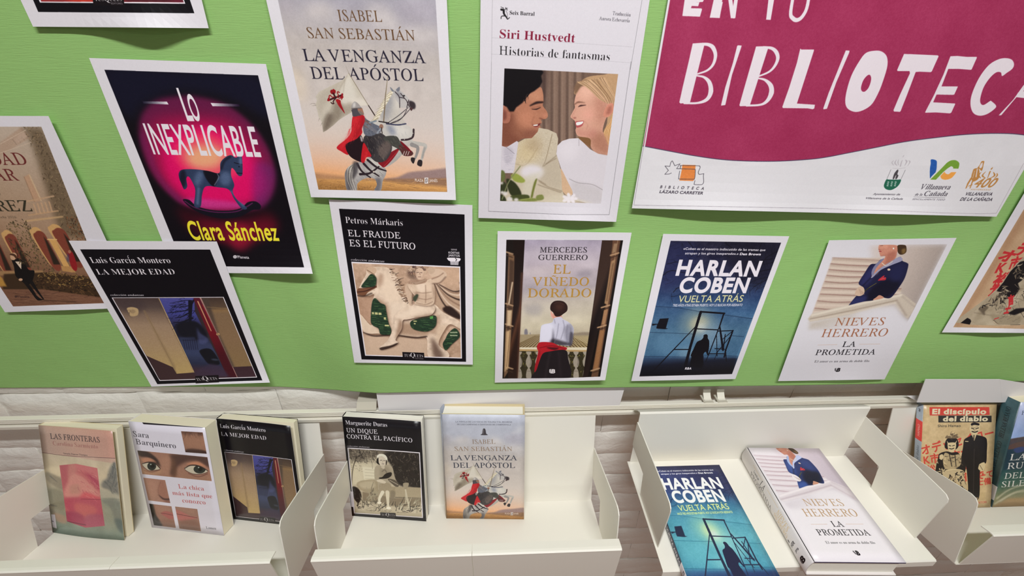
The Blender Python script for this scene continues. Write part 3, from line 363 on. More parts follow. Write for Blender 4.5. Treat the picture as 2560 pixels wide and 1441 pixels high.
def d_lo(c):
    c.view(220,130,2.5276)
    c.poly([(105,113),(1075,148),(1366,1362),(604,1352)],(13,8,16)); c.clip([(105,113),(1075,148),(1366,1362),(604,1352)])
    c.sp([(100,100),(600,120),(1080,150),(1150,420),(900,300),(600,250),(360,330),(250,420)],(16,16,36),.9,18)
    C=[(560,280),(700,283),(880,335),(1040,460),(1140,610),(1182,760),(1165,890),(1090,985),(900,1010),(640,975),(520,905),(415,780),(345,620),(322,490),(345,385),(430,305)]
    c.sp(C,(92,22,62),1,9)
    c.sp([(420,430),(700,400),(930,440),(1080,600),(1150,780),(1130,900),(1000,985),(700,985),(560,910),(430,760),(380,600)],(150,14,66),.85,22)
    c.sp([(500,520),(760,470),(950,560),(1090,740),(1110,880),(980,960),(720,970),(590,900),(480,740)],(214,8,96),.9,20)
    c.sp([(600,560),(760,520),(900,600),(960,720),(860,800),(640,760),(560,660)],(236,80,96),.9,20)
    c.ell(740,665,120,75,(238,160,120),.95,16)
    c.sp([(1060,700),(1175,740),(1160,900),(1080,990),(1040,900)],(92,40,110),.5,14)
    c.sp([(330,520),(420,760),(560,940),(640,960),(470,800),(370,560)],(110,30,90),.5,10)
    c.sp([(620,930),(760,930),(1000,960),(980,985),(760,990),(640,975)],(190,70,150),.6,8)
    c.sp([(560,985),(800,1060),(1000,1050),(1140,1000),(1200,1100),(1000,1200),(700,1180)],(60,6,22),.8,20)
    c.sp([(700,1060),(900,1080),(1150,1060),(1180,1130),(1000,1220),(800,1180)],(105,8,34),.8,20)
    c.ell(960,1170,70,90,(150,20,50),.7,18)
    B=(44,56,84); D=(16,14,26); L=(88,106,140)
    c.sp([(600,935),(640,935),(690,975),(790,1000),(900,1002),(970,985),(1010,950),(1060,945),(1092,970),(1085,995),(1040,1000),(960,1040),(850,1052),(740,1030),(650,985)],D,1,1)
    c.line([(612,942),(680,985),(800,1012),(930,1010),(1000,980),(1040,955)],6,(96,34,84),.9,1,1)
    c.sp([(575,765),(600,743),(680,742),(760,752),(830,765),(838,700),(870,665),(905,652),(935,668),(968,648),(975,680),(978,750),(972,782),(950,780),(925,745),(908,735),(905,780),(925,840),(915,880),(940,930),(1005,985),(975,992),(925,930),(890,870),(820,855),(745,850),(722,900),(712,978),(672,974),(678,905),(675,855),(640,790),(622,800),(628,850),(608,868),(590,830),(578,800)],B)
    c.inn([(575,765),(600,743),(680,742),(760,752),(830,765),(838,700),(870,665),(905,652),(935,668),(968,648),(975,680),(978,750),(972,782),(950,780),(925,745),(908,735),(905,780),(925,840),(915,880),(940,930),(1005,985),(975,992),(925,930),(890,870),(820,855),(745,850),(722,900),(712,978),(672,974),(678,905),(675,855),(640,790),(622,800),(628,850),(608,868),(590,830),(578,800)],1)
    c.sp([(730,750),(830,768),(822,800),(800,850),(760,820)],D,1,2); c.line([(818,770),(826,795),(800,842)],5,(120,130,150),.7,1,1)
    c.ell(700,800,26,50,L,.7,7,.3); c.ell(870,800,36,44,L,.7,7); c.line([(700,860),(692,960)],14,L,.8,4); c.line([(905,880),(985,975)],12,L,.8,4,1)
    c.line([(842,740),(862,690),(900,662)],12,D,.7,3,1); c.line([(925,700),(975,712)],5,D); c.line([(940,765),(978,768)],5,D); c.ell(600,800,22,60,D,.75,5); c.ell(965,690,10,26,L,.9,4); c.ell(955,725,4,5,D); c.ell(960,660,9,7,L,.6,2)
    c.clip()
    c.text('L',(628,432),(672,432),205,'S',WT,.02); c.text('O',(668,432),(720,432),165,'S',WT,.02)
    c.poly([(345,312),(500,314),(510,332),(352,326)],{'p':(335,315),'q':(505,320),'s':[(0,(20,16,36)),(1,WT)]}); c.poly([(775,322),(955,330),(960,345),(788,343)],{'p':(780,330),'q':(955,335),'s':[(0,WT),(1,(30,16,40))]})
    c.text('INEXPLICABLE',(415,643),(1097,661),190,'S',WT,.016)
    c.text('Clara Sánchez',(655,1186),(1212,1192),118,'S',(222,208,52),.022)
    c.ell(930,1295,13,11,(180,175,180)); c.text('Planeta',(948,1304),(1020,1307),17,'M',(190,185,190))
def a_lo():
    c = paper('lo'); d_lo(c); return c
ARTS['lo']=a_lo
Q_LU = zq(170,590,3.694,[(115,125),(1315,127),(1797,1335),(828,1370)])
def d_lu(c, bright=1):
    c.view(170,590,3.694); q=[(115,125),(1315,127),(1797,1335),(828,1370)]; f=[(408,572),(1442,566),(1750,1308),(850,1340)]
    c.poly(q,K)
    c.text('Luis García Montero',(225,252),(962,253),54,'B',WT,-.006); c.text('LA MEJOR EDAD',(282,360),(1004,358),52,'B',WT,-.01)
    c.text('colección andanzas',(400,556),(712,557),17,'I',WT,.012)
    c.poly(f,WT); g=[(420,577),(1436,572),(1741,1302),(855,1333)]; c.poly(g,(52,40,44)); c.clip(g)
    c.poly([(420,577),(850,577),(1176,1262),(1010,1275),(975,1215),(730,1110),(600,900)],{'p':(600,577),'q':(900,1260),'s':[(0,(70,56,54)),(.1,(84,70,66)),(.2,(120,100,86)),(.34,(150,126,104)),(.6,(160,134,104)),(1,(172,146,96))]},1,1)
    c.sp([(430,580),(690,590),(700,690),(520,700)],(66,54,56),.6,14)
    c.poly([(700,690),(720,690),(1000,1200),(1000,1272),(970,1215)],(140,116,84),.5,3); c.line([(715,690),(1010,1262)],3,(112,92,70),.8,1)
    c.line([(850,580),(1176,1262)],7,(196,170,120),.9,1); c.line([(890,700),(1160,1240)],3,(90,70,50),.6)
    c.sp([(550,672),(600,660),(655,680),(650,735),(590,745),(570,715)],(176,150,112),1,1); c.ell(605,700,26,18,(150,126,96),1,2); c.line([(555,690),(580,690),(570,740),(600,760)],3,(110,88,70),1,0,1)
    c.poly([(852,577),(1175,574),(1180,700),(1480,1300),(1176,1300),(1176,1262)],{'p':(1000,577),'q':(1200,1240),'s':[(0,(74,74,140)),(.2,(64,66,132)),(.34,(46,46,78)),(.5,(30,30,44)),(.6,(52,58,88)),(.75,(54,62,92)),(.9,(40,44,66)),(1,(60,42,52))]})
    DK=(20,20,32)
    for p,w in [([(1175,590),(1120,680),(1050,700),(930,715)],12),([(1170,600),(1080,600),(950,625)],7),([(1150,640),(1060,660),(960,655)],9),([(1150,700),(1070,745),(1000,760)],12),([(1140,610),(1135,860)],34),([(1100,640),(1020,640),(985,655)],7),([(1160,760),(1060,800),(985,800)],16)]: c.line(p,[w,w*.4],DK,1,1,1)
    c.strokes([(1000,600),(1170,590),(1200,830),(1020,860),(960,760)],90,34,2.9,5,[DK,(24,26,48)],.9,.7)
    c.sp([(1010,820),(1180,790),(1290,900),(1250,960),(1060,930)],(22,22,32),1,5)
    c.poly([(1030,940),(1180,935),(1215,1060),(1080,1050)],(50,56,84),.6,3)
    for i in range(7): c.line([(1075+i*20,960),(1090+i*20,1052)],4,(26,26,42),.8)
    c.line([(1065,965),(1200,965)],4,(26,26,42)); c.sp([(1200,850),(1230,900),(1300,950),(1290,990),(1220,990)],(78,84,128),.6,5)
    c.sp([(1225,1060),(1330,1050),(1410,1180),(1320,1190),(1260,1130)],(20,20,28),1,2); c.ell(1365,1145,34,9,(70,78,96),.6,3,.1)
    c.poly([(1165,576),(1240,574),(1570,1306),(1478,1304)],{'p':(1200,580),'q':(1520,1300),'s':[(0,(84,26,40)),(.4,(106,20,32)),(.7,(70,18,28)),(1,(60,20,28))]},1,1)
    c.line([(1208,608),(1330,880)],[10,7],(196,150,110),1,1); c.line([(1232,576),(1385,900),(1570,1306)],[12,9,6],(176,140,128),1,1); c.line([(1250,640),(1350,850)],6,(140,30,40),1,1)
    c.poly([(1242,574),(1440,571),(1706,1204),(1530,1212)],{'p':(1340,574),'q':(1600,1205),'s':[(0,(66,52,46)),(.13,(90,72,58)),(.17,(132,104,72)),(.22,(122,98,74)),(.6,(128,102,76)),(1,(126,102,70))]})
    c.poly([(1242,574),(1300,574),(1400,900),(1545,1212),(1520,1212)],(72,60,54),.85,5); c.line([(1290,660),(1475,672)],4,(150,120,80),.8,1)
    c.ell(1392,910,16,12,(176,140,100)); c.line([(1385,900),(1400,925)],5,(120,90,70))
    c.poly([(1530,1212),(1708,1206),(1742,1302),(1572,1306)],(58,38,44)); c.poly([(730,1110),(975,1215),(1010,1275),(1176,1264),(1250,1250),(1480,1304),(1440,1315),(858,1333)],(60,42,44),1,1)
    c.poly([(1170,1262),(1320,1180),(1420,1200),(1500,1300),(1200,1320)],(58,46,66),.7,6)
    c.clip(); c.poly([(732,1110),(856,1333),(842,1318),(725,1095)],(32,24,26))
    tusq(c,1200,1340,1388,1330,26,0)
def a_lu():
    c = paper('lu'); d_lu(c); return c
ARTS['lu']=a_lu
def a_vd():
    c = paper('vd',seed=3); c.view(0,270,2.72); q=[(-720,128),(284,128),(705,1326),(92,1350),(-140,900)]
    c.poly([(-720,128),(284,128),(760,1326),(92,1350)],{'p':(0,128),'q':(300,1340),'s':[(0,(176,160,144)),(.3,(164,140,118)),(.5,(156,128,104)),(.62,(140,108,84)),(.8,(110,78,58)),(1,(120,84,66))]}); c.clip([(-720,128),(284,128),(760,1326),(92,1350)])
    bl=(186,168,146); c.poly([(0,240),(150,130),(215,200),(0,330)],(166,140,120),.8,2); c.poly([(150,130),(290,128),(420,420),(520,700),(640,900),(420,870),(330,600),(250,330),(200,190)],(96,80,60),.85,12)
    c.strokes([(160,130),(288,130),(660,900),(480,880),(330,560),(210,240)],520,16,1.1,5,[(84,68,50),(120,104,78),(66,54,40),(140,118,90)],.75,1.2)
    for i in range(4): c.line([(90+i*30,215-i*10),(120+i*26,250-i*16)],5,(140,118,104),.8)
    c.line([(0,250),(180,150)],4,(190,170,150),.8); c.line([(0,310),(215,235)],5,(186,166,146),.8); c.poly([(105,205),(165,160),(190,195),(118,245)],(176,152,134),.8,1)
    c.poly([(170,470),(205,450),(290,630),(240,640)],(176,140,112),.9,2); c.line([(205,455),(285,630)],8,(190,166,134),.9,1); c.line([(170,470),(240,640)],5,(140,108,84),.7,1)
    c.line([(170,640),(370,600)],10,(178,146,116),.9,1); c.line([(200,730),(400,700)],9,(176,142,108),.9,1); c.line([(180,770),(430,740)],12,(188,154,112),.8,2)
    for i in range(5): c.line([(235+i*26,655-i*4),(255+i*26,720-i*4)],9,(182,148,116),.9,1)
    c.strokes([(50,800),(180,760),(260,900),(370,1110),(200,1090),(120,960)],260,14,1.2,6,[(70,62,40),(92,80,52),(52,44,30),(110,92,60)],.85,1)
    c.strokes([(450,740),(560,760),(660,900),(520,880)],160,12,1.2,6,[(52,40,30),(90,62,42),(130,84,56)],.85,1)
    for x,y,s_ in ((255,850,1),(385,830,1.12),(60,870,.95),(-60,890,.9)):
        A=[(x-30*s_,y+20),(x-25*s_,y-18),(x,y-30),(x+35*s_,y-12),(x+70*s_,y+50),(x+150*s_,y+215),(x+100*s_,y+225)]
        c.sp([(a-10*s_,b-10) for a,b in A],(190,150,98),1,1); c.sp([(a+16*s_,b+16) for a,b in A],(118,60,46),1,1); c.poly([(x+45*s_,y+20),(x+75*s_,y+60),(x+160*s_,y+215),(x+115*s_,y+215)],(44,34,26),1,2)
    c.poly([(335,890),(380,895),(500,1120),(455,1110)],(196,152,92),1,1); c.line([(330,895),(390,895)],8,(206,166,108)); c.poly([(420,1075),(500,1080),(520,1120),(430,1110)],(170,128,80),1,1)
    c.sp([(465,985),(490,975),(510,1010),(530,1080),(520,1110),(490,1080)],(132,30,34),1,1); c.ell(478,978,10,12,(150,100,80)); c.ell(468,1020,9,30,(60,60,90),.7,3)
    c.poly([(0,1110),(300,1105),(300,1130),(0,1140)],(150,116,80),1,2); c.poly([(30,1130),(290,1120),(610,1150),(700,1290),(300,1235),(20,1235)],(58,42,28),1,3)
    c.strokes([(270,1120),(590,1140),(640,1230),(330,1190)],200,14,.2,6,[(150,120,70),(120,92,54),(84,62,38),(44,32,22)],.9,1)
    c.strokes([(250,1170),(600,1180),(700,1280),(300,1240)],160,16,.2,7,[(34,24,18),(60,42,28),(90,64,42)],.9,1)
    c.poly([(-20,1120),(20,1160),(50,1215),(-60,1210)],(176,132,62),.9,3)
    c.poly([(20,1235),(300,1236),(700,1292),(760,1326),(92,1350)],(112,78,60),1,2); c.strokes([(60,1245),(690,1290),(720,1325),(110,1345)],90,70,.05,4,[(92,62,48),(132,94,72),(74,50,40)],.6,.1)
    c.sp([(85,1030),(120,1020),(165,1045),(200,1100),(240,1110),(225,1180),(200,1215),(270,1290),(300,1303),(260,1308),(220,1260),(170,1195),(140,1170),(110,1140),(100,1080)],(20,16,16)); c.line([(215,1180),(255,1240),(300,1300)],[26,9],(22,18,18),1,0,1)
    c.line([(180,1190),(230,1250),(262,1306)],[24,8],(22,18,18),1,0,1); c.poly([(108,1045),(150,1045),(150,1098)],(200,180,160)); c.ell(97,1010,22,26,(186,148,118),1,0,.3); c.sp([(70,998),(90,990),(115,1003),(122,1030),(112,1025),(98,1008)],(74,48,34)); c.ell(145,1168,14,9,(190,152,124)); c.line([(300,1308),(520,1320)],5,(52,34,26),.8,2)
    c.strokes([(60,880),(140,950),(230,1040),(140,1040)],60,16,1.2,6,[(54,44,30),(80,66,42)],.9,1)
    M=(98,42,40); G=(50,46,34)
    c.text('DAD',(-50,388),(198,386),82,'R',M); c.text('AR',(-22,494),(140,494),78,'R',M); c.text('O',(-52,602),(20,602),62,'R',G); c.text('AREZ',(-95,702),(230,703),74,'R',G)
    c.text('novela 2026',(-30,750),(120,750),14,'B',(84,70,58),-.01); c.ell(112,1283,9,8,(70,48,42)); c.text('Planeta',(126,1290),(208,1292),14,'M',(70,48,42)); c.clip()
    return c
ARTS['vd']=a_vd
def a_tl():
    c = paper('tl',seed=4); c.view(0,0,3.0024); c.poly([(-60,-720),(1180,-720),(1462,108),(293,98)],K)
    c.poly([(0,-640),(1130,-640),(1396,42),(308,33)],WT); g=[(8,-640),(1124,-640),(1384,32),(318,25)]; c.poly(g,(110,34,36)); c.clip(g)
    c.poly([(280,-60),(720,-60),(700,30),(320,30)],(150,44,46),1,4); c.ell(620,0,110,40,(206,64,44),.9,14); c.poly([(930,-40),(1380,-40),(1390,40),(950,30)],(70,26,36),1,6); c.ell(1340,10,60,30,(110,30,50),.8,10); c.ell(420,5,80,20,(120,50,50),.8,8); c.clip()
    tusq(c,722,22,924,25,34); return c
ARTS['tl']=a_tl
_a,_b=unproj(796.6,474.4),unproj(1118,480.3)
Q_VE=[proj((x,0,z)) for x,z in ((_a[0]+.001,_a[1]+.283),(_b[0]+.002,_b[1]+.283),_b,_a)]
def d_ve(c, tone=0):
    c.cover(Q_VE); c.view(0,0,1)
    T=[(150,152,164),(172,176,190)][tone]
    c.poly(Q_VE,{'p':(930,-250),'q':(955,478),'s':[(0,T),(.3,[(158,154,164),(172,174,186)][tone]),(.45,(178,170,166)),(.7,(196,186,180)),(.82,(204,188,176)),(.9,(214,176,148)),(.945,(214,160,112)),(.96,(150,112,82)),(1,(164,120,74))]})
    c.clip(Q_VE); c.view(660,0,5.12)
    for p,k,al in [([(500,150),(650,50),(820,60),(900,160),(860,240),(700,250),(560,230)],(198,190,186),.6),([(1300,110),(1420,60),(1600,110),(1700,260),(1720,400),(1500,380),(1400,300)],(204,196,192),.55),([(1750,450),(1950,350),(2200,380),(2240,520),(1950,560)],(202,194,190),.5),([(230,0),(400,60),(350,200),(240,180)],(160,152,158),.5),([(1700,30),(2200,0),(2220,260),(1850,300)],(166,158,168),.45),([(300,900),(500,950),(560,1250),(400,1300)],(206,190,168),.5)]: c.sp(p,k,al,16)
    c.grain([(150,-1400),(2300,-1400),(2300,1300),(300,1300)],9,34); 
    c.view(740,170,4.238)
    c.poly([(100,700),(1600,700),(1600,1120),(200,1170)],{'p':(800,700),'q':(830,1150),'s':[(0,(202,186,178)),(.6,(208,172,150)),(1,(216,158,116))]},.55,25)
    c.sp([(950,1180),(1080,1160),(1200,1110),(1400,1090),(1560,1070),(1620,1075),(1620,1180),(1000,1200)],(134,112,112),.9,4)
    c.poly([(200,1180),(560,1185),(900,1180),(1600,1170),(1600,1320),(230,1300)],{'p':(800,1170),'q':(810,1300),'s':[(0,(138,104,80)),(.3,(196,146,88)),(.6,(176,128,76)),(1,(150,108,62))]},1,3)
    c.strokes([(220,1190),(1600,1180),(1600,1310),(240,1290)],140,70,.03,4,[(214,166,104),(118,86,60),(150,106,66),(200,150,90)],.6,.08,0)
    c.strokes([(240,1240),(560,1250),(900,1270),(900,1300),(240,1290)],90,16,-1.5,3,[(120,84,50),(92,64,40)],.7,.4,0)
    BR=(92,64,40); NV=(34,30,46)
    if tone: BR=(128,104,84); NV=(40,44,60)
    c.view(660,0,5.12)
    c.text('ISABEL',(958,280),(1515,292),142,'R',BR,-.008); c.text('SAN SEBASTIÁN',(570,500),(1935,533),135,'R',BR,-.008)
    c.text('LA VENGANZA',(518,793),(2078,823),152,'R',NV,-.004); c.text('DEL APÓSTOL',(616,1022),(2044,1051),152,'R',NV,-.004)
    c.view(740,170,4.238)
    F=(186,178,164)
    fl=[(560,65),(520,110),(480,150),(365,205),(245,265),(212,315),(228,350),(208,400),(225,450),(245,540),(272,575),(284,640),(290,690),(330,668),(400,615),(455,562),(520,520),(590,480),(640,410),(770,408),(650,200)]
    c.poly(fl,F); c.inn(fl)
    for p,k in [([(540,90),(430,240),(300,420),(260,520),(230,400),(260,280),(400,200)],(168,158,144)),([(560,70),(500,200),(470,330),(520,400),(640,330),(600,180)],(206,200,190)),([(420,360),(380,470),(300,560),(290,700),(460,560),(520,440)],(120,108,94)),([(560,360),(640,420),(770,410),(700,330)],(214,206,196)),([(330,500),(390,520),(350,620),(300,680)],(96,84,74)),([(480,430),(600,380),(600,480),(500,520)],(150,140,126))]: c.sp(p,k,.75,7)
    for p in ([(545,90),(450,260),(380,420)],[(520,130),(500,280),(470,350)],[(440,330),(350,500),(300,640)]): c.line(p,5,(140,128,112),.7,2,1)
    c.out()
    for p in ([(205,390),(175,385),(150,400)],[(215,405),(170,410)],[(250,545),(240,575)],[(280,590),(262,625)]): c.line(p,[4,1],(120,108,94),1,0,1)
    R=(138,20,28); D=(52,16,22)
    c.sp([(365,262),(372,244),(390,240),(398,232),(410,240),(420,246),(424,266),(412,286),(392,290),(374,282)],R); c.line([(398,280),(424,328)],[20,16],D); c.sp([(424,350),(445,340),(474,356),(480,390),(520,490),(486,452),(452,408),(436,378)],(152,26,32)); c.line([(456,380),(512,478)],4,(96,18,24))
    c.line([(352,350),(494,296)],[18,15,18],D,1,0,1); c.sp([(486,280),(502,284),(498,304),(506,318),(494,336),(484,352),(480,330),(468,318),(482,300)],R); c.sp([(340,334),(352,318),(362,322),(356,340),(368,352),(356,360),(338,362),(334,350)],R)
    for p in ([(408,318),(384,318),(366,300),(352,312)],[(420,338),(404,352),(396,372),(404,386),(388,388),(374,376)],[(440,318),(452,296),(440,276),(446,262),(462,270)],[(448,326),(470,330),(480,316)]): c.line(p,[10,9,11],R if p[0][0]!=420 else D,1,0,1)
    c.line([(528,-10),(562,66)],[3,5],(150,140,128)); c.line([(560,65),(660,230),(770,408)],5,(112,96,80)); c.line([(770,408),(845,525)],[10,12],(48,34,30))
    H=(186,182,176); HD=(110,108,112); HK=(60,56,60)
    # horse: hind quarters, body, neck, head
    hind=[(640,1010),(560,1050),(522,1110),(520,1180),(545,1300),(640,1300),(655,1225),(740,1172),(830,1178),(858,1240),(830,1300),(900,1300),(920,1200),(950,1140),(955,1080),(900,1040),(780,990)]
    c.sp(hind,(150,146,146)); c.inn(hind,1); c.sp([(600,1040),(680,1030),(700,1110),(620,1180),(600,1120)],(196,190,184),.8,10); c.sp([(760,1050),(930,1070),(900,1160),(780,1160)],(178,174,170),.8,10); c.sp([(525,1100),(560,1100),(600,1300),(540,1300)],(70,66,70),.8,6); c.sp([(840,1180),(900,1180),(890,1300),(830,1300)],(92,90,96),.8,5); c.out()
    for i in range(9): c.line([(640-i*3,1020),(560+i*8,1060+i*4),(545+i*9,1180),(590+i*8,1300)],[7,3],[(200,194,180),(92,84,78),(150,142,130)][i%3],.9,0,1)
    body=[(830,560),(900,540),(1000,520),(1100,460),(1150,590),(1215,640),(1248,690),(1238,760),(1230,800),(1190,840),(1120,930),(1050,1000),(950,1058),(860,1040),(780,1000),(740,900),(720,760),(760,640)]
    c.sp(body,H); c.inn(body,1); c.sp([(980,1000),(1100,900),(1180,830),(1230,860),(1000,1080)],(150,146,142),.8,10); c.sp([(1010,620),(1180,640),(1200,720),(1060,740)],(206,202,196),.8,12); c.sp([(960,620),(1020,620),(1060,700),(1010,720)],(110,118,140),.7,8); c.out()
    neck=[(1000,255),(1040,240),(1100,265),(1120,350),(1105,430),(1100,490),(1140,560),(1150,610),(1020,620),(930,600),(900,560),(900,450),(940,330)]
    c.sp(neck,(186,180,172)); c.inn(neck,1); c.sp([(950,330),(1030,280),(1010,420),(960,560),(910,540)],(128,130,140),.8,14); c.sp([(1060,300),(1110,360),(1090,460),(1060,440)],(208,202,194),.8,10); c.out()
    for i in range(26):
        t=i/25; x=1010-170*t; y=262+300*t; c.line([(x+30,y-20),(x-20,y+10),(x-50-20*math.sin(i*2.1),y+40+10*math.cos(i*1.7))],[14,2],[(204,194,172),(170,158,134),(222,214,196)][i%3],1,0,1)
    c.sp([(1030,250),(1075,235),(1110,255),(1165,300),(1205,345),(1252,372),(1268,405),(1262,440),(1243,445),(1222,464),(1198,440),(1160,430),(1110,428),(1085,380),(1050,330)],(178,174,172)); c.sp([(1200,360),(1250,372),(1268,405),(1262,440),(1240,445),(1205,420)],(54,46,50),1,2); c.sp([(1205,430),(1240,435),(1222,465)],(72,50,52))
    c.sp([(998,212),(1030,240),(1040,262),(1015,255)],(120,122,130)); c.sp([(1098,210),(1100,245),(1080,262),(1062,240)],(110,112,122)); c.ell(1145,305,12,8,(30,26,30)); c.sp([(1050,270),(1100,262),(1130,330),(1080,320)],(120,120,128),.7,5)
    for p in ([(1050,262),(1095,320),(1100,430)],[(1095,320),(1160,340),(1200,420)],[(1110,280),(1150,330)],[(1195,350),(1175,430)]): c.line(p,8,(50,40,46),1,0,1)
    for p in ([(1210,445),(1100,560),(1000,600)],[(1190,430),(1080,520),(960,600)],[(1175,455),(1120,540),(980,605)]): c.line(p,6,(52,46,52),1,0,1)
    c.line([(960,600),(1080,612),(1165,600)],14,(58,60,84),1,0,1)
    # forelegs
    c.line([(1215,810),(1330,815),(1372,835),(1350,900),(1330,985)],[64,36,40,26,24],(176,172,166),1,0,1); c.line([(1230,820),(1290,850),(1280,920),(1262,965)],[46,36,26,22],(136,132,130),1,0,1); c.sp([(1300,980),(1338,990),(1330,1048),(1285,1030)],(44,36,38)); c.sp([(1225,955),(1262,965),(1245,1020),(1218,985)],(40,34,36)); c.line([(1365,850),(1340,960)],10,(96,92,94),.7,3)
    c.line([(1248,660),(1240,735),(1190,765),(1120,770)],20,(56,44,48),1,0,1)
    for x,y in ((1240,700),(1220,740),(1185,752),(1150,765)): c.ell(x,y,5,5,(190,184,176))
    c.sp([(870,1000),(920,950),(1080,860),(1090,880),(1020,980),(940,1056),(900,1040)],(122,24,34)); c.line([(930,1050),(1085,880)],7,(160,40,46))
    # rider
    c.sp([(720,740),(860,690),(960,740),(1020,850),(960,980),(850,1000),(760,900)],(58,54,56)); c.sp([(740,760),(820,740),(840,880),(790,960),(740,860)],(40,36,40),.9,6); c.sp([(930,740),(1060,730),(1110,800),(1150,850),(1235,895),(1230,930),(1140,935),(1090,870),(960,800)],(66,66,62)); c.sp([(1090,830),(1160,850),(1235,895),(1225,935),(1140,930)],(82,42,42)); 
    for x in (1150,1175,1200): c.line([(x,890),(x-15,930)],6,(196,186,180))
    c.sp([(1110,780),(1200,860),(1220,900),(1130,830)],(110,24,34)); c.sp([(880,850),(960,780),(1010,850),(930,970),(880,930)],(96,84,80),.9,4); c.sp([(720,540),(760,560),(830,600),(900,640),(870,690),(800,730),(720,700)],(92,96,108)); c.sp([(725,560),(790,600),(780,640),(730,630)],(120,84,70),.9,3); c.line([(740,600),(860,690),(905,650)],[40,34,26],(106,106,114),1,1,1); c.ell(905,630,22,26,(140,104,88)); c.line([(780,590),(850,570)],16,(120,130,140)); c.line([(860,700),(900,650)],14,(140,146,156))
    c.sp([(605,520),(640,512),(705,505),(730,535),(724,590),(700,650),(702,700),(640,770),(530,822),(556,925),(480,890),(434,845),(540,755),(588,680),(592,600)],(178,28,38)); c.line([(640,530),(620,640),(560,760),(480,840)],26,(206,52,58),.8,8,1); c.line([(715,520),(690,640),(620,750)],16,(120,16,26),.8,5,1)
    c.sp([(530,820),(640,762),(690,722),(722,800),(735,900),(720,1000),(640,985),(560,925)],(32,18,24)); c.sp([(720,800),(770,880),(800,942),(745,955),(722,1015),(690,990),(700,880)],(176,26,36)); c.line([(690,740),(700,780)],18,(200,190,188),.9,2); c.line([(750,900),(735,980)],10,(210,60,60),.7,3)
    c.sp([(592,450),(650,438),(682,470),(700,506),(650,520),(606,522),(596,480)],(72,68,74)); c.sp([(655,445),(698,432),(712,462),(722,500),(700,508),(675,490)],(148,108,90)); c.sp([(660,470),(690,470),(722,500),(700,508)],(120,104,96)); c.sp([(590,440),(594,400),(622,366),(662,388),(690,425),(694,436),(640,440)],(150,144,142)); c.sp([(605,400),(622,370),(632,400),(615,435)],(206,202,198),.9,3); c.line([(592,440),(694,434)],8,(96,88,86))
    c.strokes([(740,760),(860,720),(990,840),(940,970),(820,960)],70,34,1.2,6,[(86,80,80),(40,36,40),(110,100,92),(64,58,58)],.7,.5); c.strokes([(960,760),(1080,750),(1120,830),(1080,860)],24,34,.9,5,[(90,90,80),(46,46,44)],.7,.4); c.strokes([(620,530),(700,540),(620,740),(500,860)],26,70,1.9,5,[(206,60,64),(130,18,28),(190,34,44)],.6,.3); c.strokes([(560,1060),(900,1060),(900,1160),(600,1200)],60,34,.9,4,[(110,106,108),(190,186,180),(84,80,84)],.6,.6); c.strokes([(980,560),(1100,480),(1200,680),(1040,740)],50,34,1.2,3,[(150,148,150),(214,210,204)],.5,.5); c.strokes([(730,560),(860,620),(880,690),(760,700)],30,16,.4,4,[(130,134,144),(60,62,72)],.8,1)
    c.line([(975,92),(952,300),(930,580)],[6,14,14],(120,106,88)); c.line([(975,92),(948,400)],[2,4],(206,198,180)); c.line([(880,575),(985,592)],12,(40,34,36)); c.line([(905,640),(915,700)],10,(60,52,50))
    for p in ([(650,1020),(700,1100),(790,1165)],[(720,1020),(790,1090),(880,1150)],[(680,1130),(780,1120),(880,1050)],[(760,980),(860,1060),(955,1095)]): c.line(p,[26,14],(42,32,38),1,0,1)
    c.ell(825,1105,10,10,(190,180,170)); c.sp([(610,1000),(660,1010),(650,1120),(600,1180),(600,1080)],(60,56,60),.8,4)
    c.text('PLAZA',(1262,1205),(1350,1210),28,'S',(214,206,204),.012); c.text('JANÉS',(1412,1210),(1500,1212),28,'S',(214,206,204),.012); c.poly([(1362,1165),(1402,1165),(1402,1228),(1362,1228)],(206,198,196)); c.line([(1374,1215),(1374,1185),(1384,1175)],5,(70,60,60)); c.line([(1390,1178),(1390,1205),(1380,1216)],5,(70,60,60))
    # the strip above, taken from the book itself
    c.src([(1106,1038),(1314,1038),(1307,1300),(1114,1297)],c.D); c.view(1090,1000,4.504)
    c.text('LA NOVELA DE LAS NAVAS DE TOLOSA Y EL REGRESO',(228,262),(862,262),15,'R',(70,72,84),.0); c.text('DE LAS CAMPANAS A SANTIAGO DE COMPOSTELA',(245,292),(850,292),15,'R',(70,72,84),.0)
    c.sp([(538,331),(556,331),(564,351),(570,386),(586,402),(508,402),(524,386),(530,351)],(62,58,64)); c.line([(540,341),(534,391)],5,(150,146,150),.7,1); c.sp([(930,310),(1000,296),(1005,360),(850,390)],(200,198,202),.4,8)
    c.clip(); c.H=c.H0
def a_ve():
    c = paper('ve',seed=5); d_ve(c); return c
ARTS['ve']=a_ve
def a_bve():
    c = book_cv(Q_VE,w=480,h=740); d_ve(c,1); return c
ARTS['bve']=a_bve
